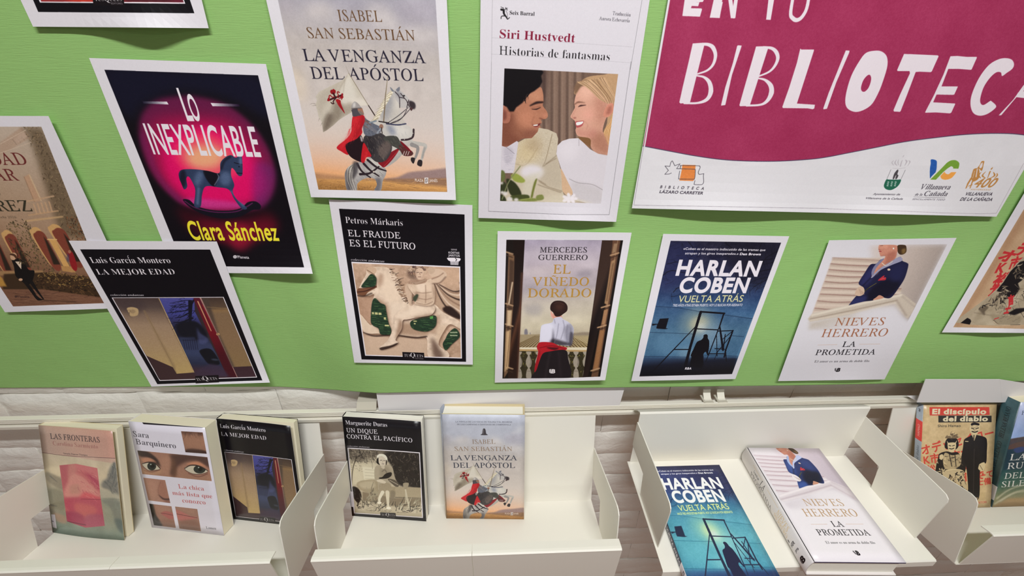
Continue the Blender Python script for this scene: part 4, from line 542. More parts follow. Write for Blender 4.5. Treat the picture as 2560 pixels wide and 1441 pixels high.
def a_si():
    c = paper('si',seed=6,bg=(202,198,205)); c.view(1180,0,5.565)
    GR=(150,146,152)
    c.line([(296,-800),(270,946)],3,(120,116,122)); c.line([(2500,-800),(2205,946)],4,(96,92,98)); c.line([(275,503),(2236,632)],3,GR,.7); c.line([(270,728),(2200,848)],3,GR,.7)
    BK=(30,26,30)
    c.text('Seix Barral',(524,188),(870,206),52,'B',BK,-.004); c.text('Traducción',(1955,196),(2205,220),50,'R',(74,70,78),-.004); c.text('Aurora Echevarría',(1768,264),(2192,298),48,'R',(74,70,78),-.004)
    for p,w in [([(402,85),(440,100)],6),([(405,120),(440,130),(445,175),(480,225),(495,250),(525,228)],[26,30,14,8]),([(470,90),(490,128)],[5,9]),([(440,130),(495,100)],6),([(470,130),(492,180),(490,240)],4),([(480,225),(460,208),(412,212),(404,245)],[12,8]),([(428,90),(455,125),(470,90)],4)]: c.line(p,w,BK,1,0,1)
    c.text('Siri Hustvedt',(385,508),(1432,570),118,'B',(122,28,54),-.006); c.text('Historias de fantasmas',(378,735),(1914,820),118,'R',BK,-.010)
    c.view(1190,150,3.4317); c.line([(133,0),(107,1297)],2.5,(120,116,122)); c.line([(1332,0),(1142,1326)],3,(96,92,98)); c.line([(107,1297),(780,1326),(1142,1326)],3,(90,86,92))
    q=[(245,56),(1221,106),(1072,1226),(207,1205)]; c.poly(q,(110,88,76)); c.clip(q)
    for i in range(17):
        x=560+i*22; c.poly([(x,60),(x+12,60),(x+8+i*.5,760),(x-6,760)],[(140,116,102),(76,60,54),(158,134,118)][i%3],.75,4)
    c.poly([(540,60),(620,60),(600,380),(560,300)],(60,44,42),.7,10); c.poly([(560,380),(640,600),(640,420),(600,300)],(96,78,70),.5,8)
    # man
    SK=(166,112,88)
    c.sp([(200,420),(380,350),(440,290),(545,215),(575,260),(580,340),(575,375),(610,425),(618,465),(600,488),(560,495),(566,520),(545,540),(556,560),(548,580),(535,610),(520,640),(480,655),(400,660),(330,700),(280,740),(200,740)],SK)
    c.inn([(200,420),(380,350),(440,290),(545,215),(575,260),(580,340),(575,375),(610,425),(618,465),(600,488),(560,495),(566,520),(545,540),(556,560),(548,580),(535,610),(520,640),(480,655),(400,660),(330,700),(280,740),(200,740)],1)
    c.sp([(200,440),(330,440),(330,600),(420,660),(340,740),(200,740)],(110,64,50),.85,14); c.sp([(430,580),(540,590),(520,650),(400,660)],(120,74,60),.8,10); c.sp([(440,270),(550,230),(570,330),(480,330)],(186,134,106),.8,12); c.sp([(390,420),(500,430),(500,540),(400,560),(360,500)],(184,124,98),.8,16); c.ell(592,460,22,18,(190,128,104),.8,6); c.sp([(300,500),(380,560),(480,620),(400,650),(300,600)],(128,80,62),.7,12); c.out()
    c.line([(465,375),(520,350),(575,345)],[10,20,14],(40,26,26),1,2,1); c.line([(480,405),(520,405),(555,390)],[4,10,5],(44,28,28),1,1,1); c.line([(470,398),(520,385),(556,378)],4,(116,70,56),.8,2,1); c.line([(575,490),(545,482)],6,(96,50,44),.9,2); c.line([(500,470),(480,520),(500,550)],5,(128,78,62),.8,3,1)
    c.sp([(485,540),(520,535),(556,525),(540,548),(520,556),(500,552)],(110,44,46)); c.sp([(492,541),(530,536),(528,546),(500,549)],(226,214,206)); c.line([(500,560),(535,560)],7,(150,80,76),.9,2)
    c.poly([(225,40),(560,60),(580,90),(560,120),(570,170),(545,215),(500,250),(440,280),(400,350),(345,390),(325,425),(290,425),(265,385),(225,370)],(14,10,14),1,2); c.line([(415,300),(428,355)],[14,3],(18,12,14)); c.strokes([(400,240),(540,200),(440,290),(420,320)],20,40,2.2,6,[(14,10,14)],1,.5)
    c.sp([(225,380),(255,385),(270,420),(295,440),(292,500),(270,525),(225,510)],(160,102,84)); c.sp([(235,410),(260,430),(262,480),(235,500)],(112,62,52),.9,4)
    # his shirt, tie and jacket
    c.poly([(200,715),(262,735),(350,680),(365,690),(330,960),(200,960)],(196,190,198)); c.sp([(240,745),(290,735),(320,760),(310,850),(250,870)],(176,170,180),.8,4); c.line([(262,735),(330,790)],4,(120,112,122),.8); c.strokes([(225,800),(320,800),(310,950),(225,950)],60,20,0,3,[(160,154,166),(210,204,210)],.6,.2)
    jk=[(365,690),(420,660),(480,655),(530,600),(540,565),(620,580),(690,612),(706,660),(700,720),(690,780),(715,880),(735,960),(740,1100),(780,1240),(200,1240),(330,930)]
    c.poly(jk,(188,176,156)); c.inn(jk); c.sp([(370,690),(520,650),(540,800),(440,880),(350,860)],(196,178,140),.8,20); c.strokes([(380,660),(640,600),(690,700),(560,860),(340,880)],300,12,.6,3,[(150,130,100),(214,202,176),(170,148,112),(224,216,200)],.5,1.6)
    c.sp([(420,700),(520,640),(560,760),(450,760)],(150,128,104),.45,14); c.line([(655,620),(600,840),(570,905)],5,(128,108,84),.8,1,1); c.line([(340,880),(430,885),(530,740)],5,(150,130,96),.7,2,1); c.sp([(560,900),(700,820),(735,960),(740,1100),(560,1040)],(176,164,146),.7,10)
    for p in ([(580,900),(640,850),(700,800)],[(600,880),(690,830)],[(540,1030),(620,1080),(740,1120)],[(530,1060),(640,1100),(730,1130)],[(520,1010),(600,1060)]): c.line(p,5,(116,98,78),.8,2,1)
    c.out()
    # woman
    WS=(200,152,132)
    c.sp([(850,280),(880,190),(960,130),(1100,110),(1230,106),(1200,400),(1180,520),(1150,720),(1080,660),(1130,480),(1040,260)],(176,142,108))
    c.sp([(880,640),(980,640),(1000,700),(960,740),(900,690)],(120,86,56),1,3)
    f=[(860,280),(900,210),(980,180),(1060,230),(1130,330),(1180,360),(1170,440),(1120,480),(1090,600),(1150,650),(1140,800),(1060,800),(990,740),(980,660),(880,638),(855,590),(862,560),(850,510),(832,490),(812,470),(830,430),(850,390),(845,350)]
    c.sp(f,WS); c.inn(f,1); c.sp([(880,220),(1000,190),(1040,280),(920,320)],(222,176,156),.8,16); c.sp([(1050,250),(1130,330),(1120,480),(1060,560),(1020,420)],(170,116,98),.7,20); c.sp([(980,640),(1100,600),(1150,700),(1140,800),(1020,760)],(150,100,80),.7,14); c.ell(960,450,60,50,(222,160,144),.7,16); c.sp([(860,570),(960,600),(1000,560),(1040,640),(900,640)],(180,120,108),.6,10); c.out()
    c.line([(845,365),(880,345),(935,350)],[7,12,4],(110,76,62),1,2,1); c.line([(880,385),(900,375),(945,370)],[5,14,4],(70,44,42),1,1,1); c.line([(860,400),(840,440),(825,470),(850,485)],5,(176,116,104),.7,2,1); c.ell(850,480,12,6,(140,80,74),.8,2)
    c.sp([(852,515),(880,508),(925,505),(915,545),(890,560),(865,562)],(170,84,86)); c.sp([(862,520),(900,512),(922,512),(910,532),(880,544),(864,542)],(230,222,216)); c.line([(925,505),(960,540),(950,580)],4,(170,110,98),.7,2,1)
    c.poly([(850,285),(840,230),(860,180),(940,150),(980,180),(900,215),(870,260)],(120,92,72),1,3)
    for i in range(120):
        t=c.rng.random(); j=c.rng.random()*26; c.line([(868+t*240,168-t*40+j*.4),(955+t*200,200+t*10+j),(1045+t*150,285+j),(1090+t*115,338+t*50)],[3.5,1.5],[(196,160,122),(150,118,88),(214,182,148),(124,94,70),(176,142,108)][i%5],.8,0,1)
    for i in range(44): c.line([(1180+i*.8,420),(1150+i,520),(1098+i*2,600+i%5*6),(1140+i,720)],[4,2],[(206,160,110),(160,116,72),(226,184,136)][i%3],.9,0,1)
    c.sp([(1100,470),(1098,430),(1130,370),(1165,352),(1182,370),(1175,430),(1140,470)],(196,132,112)); c.sp([(1120,450),(1135,395),(1160,375),(1160,430)],(150,92,78),.8,4)
    dr=[(700,720),(740,680),(800,660),(880,655),(930,700),(980,750),(1050,790),(1140,805),(1080,1226),(960,1226),(860,1200),(820,1120),(790,1040),(730,920),(690,790)]
    c.poly(dr,(200,194,200)); c.inn(dr); c.sp([(700,720),(880,660),(860,800),(760,860)],(212,206,212),.8,20); c.sp([(820,1040),(960,1060),(1080,1110),(1080,1226),(860,1200)],(182,176,178),.7,10); c.line([(800,1010),(880,1045),(1000,1060),(1100,1115)],4,(130,122,126),.8,1,1); c.line([(885,660),(885,720)],4,(140,130,134),.7); c.out()
    c.line([(940,700),(1000,755),(1070,790),(1140,803)],5,(150,112,96),.6,2,1)
    c.sp([(730,920),(790,1040),(830,1130),(800,1160),(745,1120),(735,1000)],(196,164,134)); c.sp([(560,1180),(760,1150),(900,1200),(980,1226),(560,1226)],(196,186,166),.8,6)
    c.ell(480,950,100,64,(208,202,206),1,8); c.sp([(420,1000),(520,960),(600,940),(520,1010),(470,1170),(400,1150)],(196,190,172),.8,8)
    GN=(66,72,38)
    for p,k in [([(215,940),(245,950),(250,1010),(220,1040)],(96,104,60)),([(300,980),(350,965),(420,1020),(400,1045),(330,1030)],(140,150,70)),([(262,1010),(330,1040),(380,1110),(385,1160),(310,1160),(275,1100)],(46,50,30)),([(212,1060),(250,1040),(270,1120),(212,1140)],(50,54,34)),([(300,1160),(440,1150),(450,1190),(330,1205)],GN),([(470,1170),(500,1040),(525,1010),(500,1110),(485,1175)],(104,110,50)),([(207,1150),(240,1160),(260,1205),(207,1205)],(50,54,34)),([(520,1160),(570,1150),(580,1190),(520,1200)],(120,126,70)),([(380,1190),(500,1180),(520,1205),(400,1210)],(120,128,66))]: c.sp(p,k,1,2)
    c.line([(225,1190),(280,1040),(380,900)],9,(120,124,86),.9,1,1); c.line([(360,1200),(480,1180)],6,(150,156,90),.9,1)
    for x,y,r in ((290,1190,26),(250,1140,22),(345,1195,20),(220,1048,14),(225,1130,16)): c.ell(x,y,r,r*.8,(206,200,196),.95,3)
    for a in range(7): c.ell(805+38*math.cos(a*.9),1185+24*math.sin(a*.9),30,15,(216,210,214),.95,2,a*.9)
    c.clip(); return c
ARTS['si']=a_si
def a_fr():
    c = paper('fr',seed=7); c.view(810,490,3.351); c.poly([(126,106),(1177,154),(1190,1390),(316,1370)],K)
    c.text('Petros Márkaris',(182,224),(661,248),52,'B',WT,-.01); c.text('EL FRAUDE',(202,332),(640,353),52,'R',WT,.004); c.text('ES EL FUTURO',(214,415),(766,444),54,'R',WT,.004)
    c.text('colección andanzas',(226,535),(506,551),18,'I',WT,.008); c.text('SERIE',(1064,450),(1114,452),12,'S',WT,.01); c.text('KOSTAS',(1043,477),(1134,481),17,'S',WT,.03); c.text('JARITOS',(1041,500),(1137,505),17,'S',WT,.03)
    c.sp([(1038,512),(1136,516),(1140,535),(1120,545),(1060,542),(1038,530)],WT); c.poly([(1056,530),(1128,533),(1124,574),(1060,572)],WT)
    for i in range(6): c.line([(1064+i*11,545),(1066+i*10,572)],3,K)
    c.line([(1100,516),(1112,528),(1104,540)],5,K)
    f=[(228,545),(1141,586),(1156,1362),(345,1338)]; c.poly(f,WT); g=[(237,557),(1133,596),(1147,1354),(353,1330)]
    ST=(178,148,126); c.poly(g,ST); c.clip(g)
    c.grain(g,26,60); c.grain(g,20,14); c.sp([(240,850),(420,820),(400,1100),(300,1050)],(160,124,102),.6,20); c.sp([(350,1160),(850,1180),(860,1340),(360,1330)],(192,166,144),.8,14); c.sp([(920,600),(1130,600),(1130,760),(960,700)],(188,156,130),.6,16)
    LT=(206,184,164); SH=(112,84,66); DK=(44,30,26)
    # far hind legs, tail drape
    c.sp([(920,720),(1010,760),(1140,850),(1140,990),(1040,960),(960,930),(920,880)],(170,142,120),1,3)
    for i in range(7):
        c.line([(925+i*7,725+i*2),(965+i*20,830-i*6),(1030+i*22,930-i*26),(1140,1010-i*48)],[6,16],[DK,LT,(134,106,88)][i%3],.9,2,1)
    c.sp([(1000,930),(1060,920),(1140,990),(1140,1030),(1060,1000),(1000,960)],DK,1,4)
    # horse body
    hb=[(290,770),(330,690),(352,650),(356,605),(400,590),(470,588),(540,600),(600,660),(635,740),(680,840),(730,910),(800,900),(920,900),(1000,970),(1140,1050),(1145,1110),(1060,1070),(1010,1120),(960,1240),(1040,1310),(1040,1354),(950,1354),(870,1340),(860,1190),(780,1180),(640,1165),(560,1165),(460,1150),(380,1150),(330,1130),(290,1000),(310,990),(400,1080),(400,900),(420,820),(370,830),(280,815)]
    c.sp([(a+10,b+14) for a,b in hb],(120,92,74),.9,5); c.sp(hb,LT); c.inn(hb,1); c.grain(hb,26,16,1)
    for p,k,al in [([(440,700),(520,640),(600,760),(640,880),(520,860)],(216,194,172),.8),([(420,850),(520,900),(560,980),(540,1150),(470,1150),(400,1000)],(150,118,96),.7),([(640,1060),(860,1090),(860,1170),(620,1150)],(150,120,98),.8),([(560,900),(700,920),(600,1000),(560,1060)],(214,194,174),.8),([(900,1000),(980,1010),(940,1150),(880,1130)],(160,130,108),.7),([(300,1000),(420,1090),(460,1150),(330,1130)],(206,184,162),.8),([(900,1180),(960,1260),(1000,1350),(920,1350)],(86,64,54),.8),([(960,1100),(1040,1080),(1000,1210),(940,1200)],(196,170,146),.8)]: c.sp(p,k,al,10)
    c.out()
    c.strokes([(540,600),(600,650),(650,760),(720,880),(670,900),(600,760),(560,660)],110,36,-.15,6,[SH,(196,172,148),DK,(150,120,98)],.9,.3)
    c.sp([(356,605),(400,588),(440,610),(420,650),(370,640)],(190,162,138)); c.line([(360,615),(400,640),(425,665),(440,760)],7,(120,92,74),.9,1,1); c.ell(470,700,22,60,(150,118,98),.7,8,.2)
    c.sp([(285,770),(340,765),(420,745),(440,760),(370,800),(340,830),(280,815)],(110,72,52)); c.line([(280,800),(350,790),(430,755)],8,(60,34,28),1,1,1); c.line([(280,828),(330,834),(400,810)],10,DK,.9,3,1)
    c.line([(330,1140),(420,1170),(560,1160)],[8,16],DK,.9,3,1); c.line([(620,1165),(760,1185),(860,1175)],12,DK,.9,3,1)
    # green circuit holes
    for P in ([(312,755),(360,685),(395,648),(430,670),(438,700),(425,748),(370,758)],[(425,850),(470,890),(510,910),(520,960),(540,1060),(560,1110),(556,1155),(500,1160),(470,1150),(455,1105),(410,1080),(392,1040),(400,900)],[(725,1050),(790,1020),(870,1000),(930,998),(942,1030),(930,1090),(870,1130),(790,1125),(735,1100)],[(1040,1150),(1090,1105),(1125,1130),(1133,1180),(1070,1240),(1020,1290),(995,1240),(1020,1190)]):
        c.sp([(a+3,b+3) for a,b in P],DK,1,3); c.sp(P,(34,52,38)); c.inn(P,1); A=np.array(P); x0,y0=A.min(0); x1,y1=A.max(0)
        for i in range(int((x1-x0)*(y1-y0)/380)):
            x=x0+c.rng.random()*(x1-x0); y=y0+c.rng.random()*(y1-y0); w=10+c.rng.random()*40
            c.line([(x,y),(x+w,y+w*.06)],[2.5,2.5],[(62,96,58),(20,34,26),(92,124,76),(48,78,52)][i%4],.9)
        c.out()
    for x,y,w,h in ((400,968,18,18),(425,970,24,20),(456,972,24,20),(500,1012,18,20),(508,1075,36,14),(748,1040,28,10),(752,1060,14,12)): c.poly([(x,y),(x+w,y+1),(x+w+2,y+h),(x+1,y+h-1)],(190,184,130),.95,1)
    c.poly([(885,1000),(912,998),(915,1022),(888,1026)],(84,150,74)); 
    for i in range(6): c.line([(1060+i%3*20,1140+i//3*26),(1074+i%3*20,1141+i//3*26)],10,(150,160,130))
    # rider
    leg=[(760,900),(860,890),(930,930),(900,990),(800,1010),(700,1030),(660,1040),(650,1110),(600,1200),(620,1225),(560,1260),(480,1282),(468,1265),(530,1210),(570,1130),(590,1060),(590,1000),(640,950)]
    c.sp([(a+6,b+10) for a,b in leg],(70,48,38),.9,5); c.sp(leg,LT); c.inn(leg,1); c.grain(leg,22,18,1); c.sp([(600,1000),(760,930),(880,930),(800,980),(660,1010)],(220,200,180),.8,9); c.sp([(640,1030),(660,1100),(600,1200),(620,1080)],(140,110,90),.8,6); c.line([(760,1015),(920,985)],10,(120,90,72),.8,5); c.out()
    c.sp([(470,1270),(560,1250),(615,1228),(600,1250),(540,1275),(480,1288)],DK,.9,2)
    arm=[(690,735),(730,710),(750,740),(740,800),(735,850),(745,910),(715,905),(690,830),(678,770)]
    c.sp(arm,(190,164,142)); c.line([(745,800),(740,900)],9,(70,50,42),.8,4)
    tor=[(700,740),(760,715),(860,700),(900,690),(925,760),(930,840),(915,900),(860,915),(790,905),(760,895),(770,850),(735,800)]
    c.sp([(a+5,b+5) for a,b in tor],(96,70,56),.8,5); c.sp(tor,(202,178,156)); c.inn(tor,1); c.grain(tor,18,14,1)
    for p,k in [([(780,730),(850,730),(850,790),(790,790)],(220,198,178)),([(860,730),(915,740),(910,790),(865,780)],(212,188,166)),([(760,800),(800,830),(780,880)],(120,90,74)),([(800,820),(900,820),(900,890),(810,890)],(190,164,142)),([(905,720),(930,800),(925,880)],(130,100,82))]: c.sp(p,k,.8,6)
    for p in ([(775,800),(830,808),(900,800)],[(850,740),(853,830),(850,890)],[(790,850),(850,862),(905,850)],[(770,890),(850,905),(910,880)]): c.line(p,5,(120,92,76),.8,2,1)
    c.out(); c.sp([(745,850),(775,818),(790,830),(765,880)],(50,60,46),.9,2)
    c.sp([(880,625),(950,605),(1010,625),(1028,660),(1000,700),(950,725),(900,725),(905,690),(960,665),(900,670)],(198,172,150)); c.line([(905,690),(960,668),(1000,640)],7,(120,90,74),.8,2,1); c.line([(910,728),(970,722),(1020,672)],8,(84,60,50),.8,3,1); c.sp([(870,600),(900,590),(930,620),(900,650),(870,630)],(186,160,138))
    c.sp([(705,730),(720,700),(800,700),(860,690),(850,720),(780,735)],(164,134,114)); 
    for i in range(5): c.line([(715+i*8,722+i),(780,712+i*5),(850,690+i*4)],4,[SH,LT][i%2],.8,1,1)
    c.sp([(750,620),(790,600),(825,615),(828,660),(800,695),(770,690),(745,660)],(198,170,148)); c.sp([(760,650),(772,690),(800,698),(770,700)],(120,90,74),.7,4); c.line([(775,640),(790,642)],4,(80,56,48)); c.line([(808,642),(820,642)],4,(80,56,48)); c.line([(800,645),(802,662)],4,(150,120,100)); c.line([(790,676),(812,676)],4,(96,60,52))
    c.ell(752,640,56,52,DK,.5,8)
    for i in range(60):
        a=c.rng.random()*6.28; r=.55+c.rng.random()*.5; x=770+math.cos(a)*70*r; y=628+math.sin(a)*42*r
        if 760<x<826 and y>618: continue
        c.line([(x,y),(x+9,y-7),(x+16,y+3),(x+8,y+10)],[6,3],[(150,118,96),(198,172,148),(84,62,60),(118,92,80)][i%4],.95,0,1)
    c.sp([(775,608),(815,600),(835,625),(826,665),(800,690),(775,680),(765,640)],(200,172,150)); c.line([(775,636),(793,634)],4,(70,48,42)); c.line([(808,636),(822,637)],4,(70,48,42)); c.line([(801,636),(805,657)],4,(140,110,92)); c.line([(790,672),(812,672)],4,(96,60,52)); c.line([(778,612),(770,660),(780,685)],5,(130,100,84),.7,3,1)
    c.clip(); tusq(c,672,1347,830,1354,24)
    return c
ARTS['fr']=a_fr
def a_vi():
    c = paper('vi',seed=8); c.view(1220,570,3.6026); q=[(167,107),(1217,112),(1010,1340),(700,1352),(131,1357)]; c.poly(q,(20,14,12)); c.clip(q)
    sky=[(334,107),(1030,112),(860,1350),(270,1355)]; c.poly(sky,{'p':(650,107),'q':(640,980),'s':[(0,(158,148,166)),(.25,(176,164,172)),(.45,(160,150,156)),(.62,(178,168,156)),(.85,(190,180,158)),(1,(168,156,136))]}); c.inn(sky); c.grain(sky,16,46); c.sp([(330,200),(600,180),(900,230),(1000,330),(700,330),(400,300)],(190,180,188),.5,20); c.sp([(330,380),(560,350),(700,420),(400,440)],(184,172,174),.6,14); c.sp([(800,400),(930,380),(920,440),(830,440)],(132,124,134),.6,12); c.sp([(340,700),(480,690),(470,780),(350,770)],(148,142,146),.5,12)
    c.sp([(331,960),(332,920),(345,908),(358,920),(362,955),(348,966)],(110,106,116),.9,2); c.ell(383,950,5,10,(120,114,116),.8,1); c.poly([(290,960),(560,955),(930,940),(905,1080),(284,1080)],(148,132,104),1,2); c.sp([(770,955),(860,938),(930,945),(930,975),(770,970)],(130,118,104),.8,4)
    for i in range(24):
        x=270+i*30; c.line([(560+(x-560)*.45,970),(x-60+i*2,1080)],[3,10],(92,72,42),.9); 
    for i in range(12): c.line([(740+i*16,966),(820+i*34,1078)],[3,8],(196,180,124),.5)
    c.poly([(285,1075),(910,1075),(900,1100),(285,1092)],(204,194,170)); c.poly([(284,1092),(900,1100),(898,1116),(284,1108)],(170,140,96)); c.poly([(280,1108),(900,1116),(880,1356),(268,1356)],(52,46,30))
    c.strokes([(290,1110),(880,1116),(860,1350),(280,1350)],220,14,1,5,[(96,92,44),(30,26,20),(140,130,70),(60,56,34)],.9,1.5,0)
    for x in (284,370,455,716,796,882):
        c.sp([(x-22,1115),(x+22,1115),(x+18,1135),(x+8,1150),(x+27,1200),(x+20,1245),(x+8,1262),(x+20,1290),(x+22,1350),(x-22,1350),(x-20,1290),(x-8,1262),(x-22,1235),(x-26,1195),(x-8,1150),(x-18,1135)],(150,140,126)); c.line([(x+12,1160),(x+20,1200),(x+14,1240)],7,(100,92,84),.8,2,1); c.line([(x-20,1290),(x+20,1290)],5,(110,100,90))
    c.out()
    c.poly([(232,107),(334,107),(300,700),(268,1356),(180,1356),(222,700)],{'p':(200,700),'q':(330,720),'s':[(0,(26,16,14)),(.55,(34,22,20)),(.75,(78,48,34)),(1,(40,24,20))]}); c.poly([(300,400),(318,400),(290,1000),(276,1352),(262,1352)],(104,66,50),.6,4)
    c.poly([(167,107),(232,107),(222,700),(180,1356),(131,1356)],(24,18,16)); c.poly([(186,220),(240,250),(228,700),(205,1000),(180,1300),(144,1356),(160,900)],(110,82,60),1,2); c.poly([(196,280),(236,300),(226,680),(180,1000),(170,1000),(186,600)],(66,48,38),.9,3)
    for y in (235,700,885,1270): c.line([(160,y-20),(225,y)],14,(156,126,98),1,2); c.line([(160,y+8),(222,y+30)],9,(60,44,34),1,2)
    c.poly([(175,740),(218,740),(205,880),(172,880)],(186,160,128),1,3); c.poly([(165,930),(205,920),(185,1260),(150,1300)],(182,150,112),1,4); c.line([(200,930),(168,1250)],4,(90,66,50),.8,1); c.line([(222,490),(190,680)],12,(206,184,156),.9,2)
    c.poly([(1030,112),(1150,112),(1040,700),(900,1352),(855,1352),(950,700)],{'p':(960,700),'q':(1090,720),'s':[(0,(54,38,32)),(.4,(22,14,14)),(1,(34,24,22))]}); c.poly([(1125,112),(1217,112),(1100,800),(1005,1345),(930,1345),(1010,900),(1060,700)],(92,64,48)); c.line([(1208,112),(1090,800),(1002,1345)],26,(20,14,14),1,2); c.line([(1170,112),(1075,700),(985,1260)],5,(150,120,92),1,1)
    c.poly([(1112,300),(1150,280),(1080,690),(1050,680)],(150,116,84),1,2); c.poly([(1120,320),(1138,310),(1078,660),(1062,660)],(110,82,60),.9,2); c.poly([(1045,740),(1082,730),(1055,870),(1025,870)],(150,112,80),1,2); c.poly([(1010,920),(1050,920),(990,1280),(950,1270)],(140,98,64),1,3); c.poly([(1135,140),(1165,140),(1148,220),(1118,230)],(140,112,86),1,2)
    for x,y in ((1150,235),(1068,705),(1035,885),(975,1275)): c.line([(x-45,y+12),(x+28,y-10)],14,(168,134,102),1,2); c.line([(x-42,y+34),(x+22,y+12)],7,(50,34,26),1,2)
    N=(44,38,44); G=(162,122,52)
    c.text('MERCEDES',(470,221),(893,221),48,'R',N); c.text('GUERRERO',(456,288),(898,288),46,'R',N); c.text('EL',(588,411),(745,411),80,'R',G); c.text('VIÑEDO',(398,520),(908,520),76,'R',G); c.text('DORADO',(358,624),(928,622),78,'R',G)
    # woman seen from behind
    c.sp([(572,748),(600,800),(592,812),(576,800),(568,770)],(206,150,136)); c.sp([(590,770),(660,780),(670,840),(600,835)],(196,140,124))
    bl=[(600,812),(660,800),(680,820),(740,855),(775,905),(770,970),(740,1060),(580,1040),(475,1030),(468,1010),(480,900),(500,870),(580,850)]
    c.sp(bl,(186,184,200)); c.inn(bl,1); c.sp([(480,880),(580,860),(600,960),(540,1030),(470,1020)],(206,204,218),.9,8); c.sp([(590,900),(600,1040),(580,1040),(585,960)],(60,56,70),.8,5); c.sp([(690,900),(750,860),(775,930),(740,1060),(700,1000)],(120,118,132),.7,8); c.sp([(580,1000),(680,1020),(760,1050),(580,1060)],(40,34,40),.8,6)
    for p in ([(680,830),(690,900),(660,1000)],[(640,860),(625,960),(600,1040)],[(720,870),(712,960),(720,1040)],[(750,900),(740,1040)],[(600,820),(610,860)]): c.line(p,5,(110,106,124),.7,2,1)
    c.out(); c.sp([(745,940),(772,960),(760,1050),(735,1058)],(60,56,66),.8,4)
    c.sp([(450,1050),(480,1028),(580,1032),(640,1060),(712,1078),(700,1100),(620,1112),(560,1115),(500,1130),(478,1180),(440,1280),(424,1300),(425,1250),(455,1120),(445,1085)],(164,28,38)); c.line([(470,1080),(580,1060),(700,1090)],6,(100,14,24),.9,2,1); c.sp([(530,1075),(640,1080),(600,1100)],(60,16,24),.9,3); c.line([(470,1110),(450,1200),(430,1290)],8,(120,18,30),.8,3,1)
    c.sp([(500,1130),(560,1112),(700,1100),(725,1180),(735,1356),(410,1356),(440,1280),(470,1190)],(30,24,28)); c.line([(560,1120),(520,1350)],12,(50,42,46),.7,5); c.line([(640,1115),(660,1350)],12,(46,38,42),.7,5)
    c.sp([(566,735),(570,690),(600,660),(645,654),(690,665),(718,700),(716,745),(680,775),(650,795),(612,795),(590,760)],(40,24,22)); c.sp([(610,690),(660,680),(690,700),(670,740),(620,740)],(70,42,34),.7,10); c.line([(600,680),(640,670),(690,690)],4,(90,58,46),.7,2,1)
    c.text('B',(572,1308),(608,1308),36,'S',(214,208,210),.05); c.poly([(555,1275),(572,1270),(572,1312),(555,1302)],(196,190,192)); c.clip(); return c
ARTS['vi']=a_vi
Q_CO=zq(1570,580,3.695,[(395,83),(1414,100),(960,1314),(106,1336)])
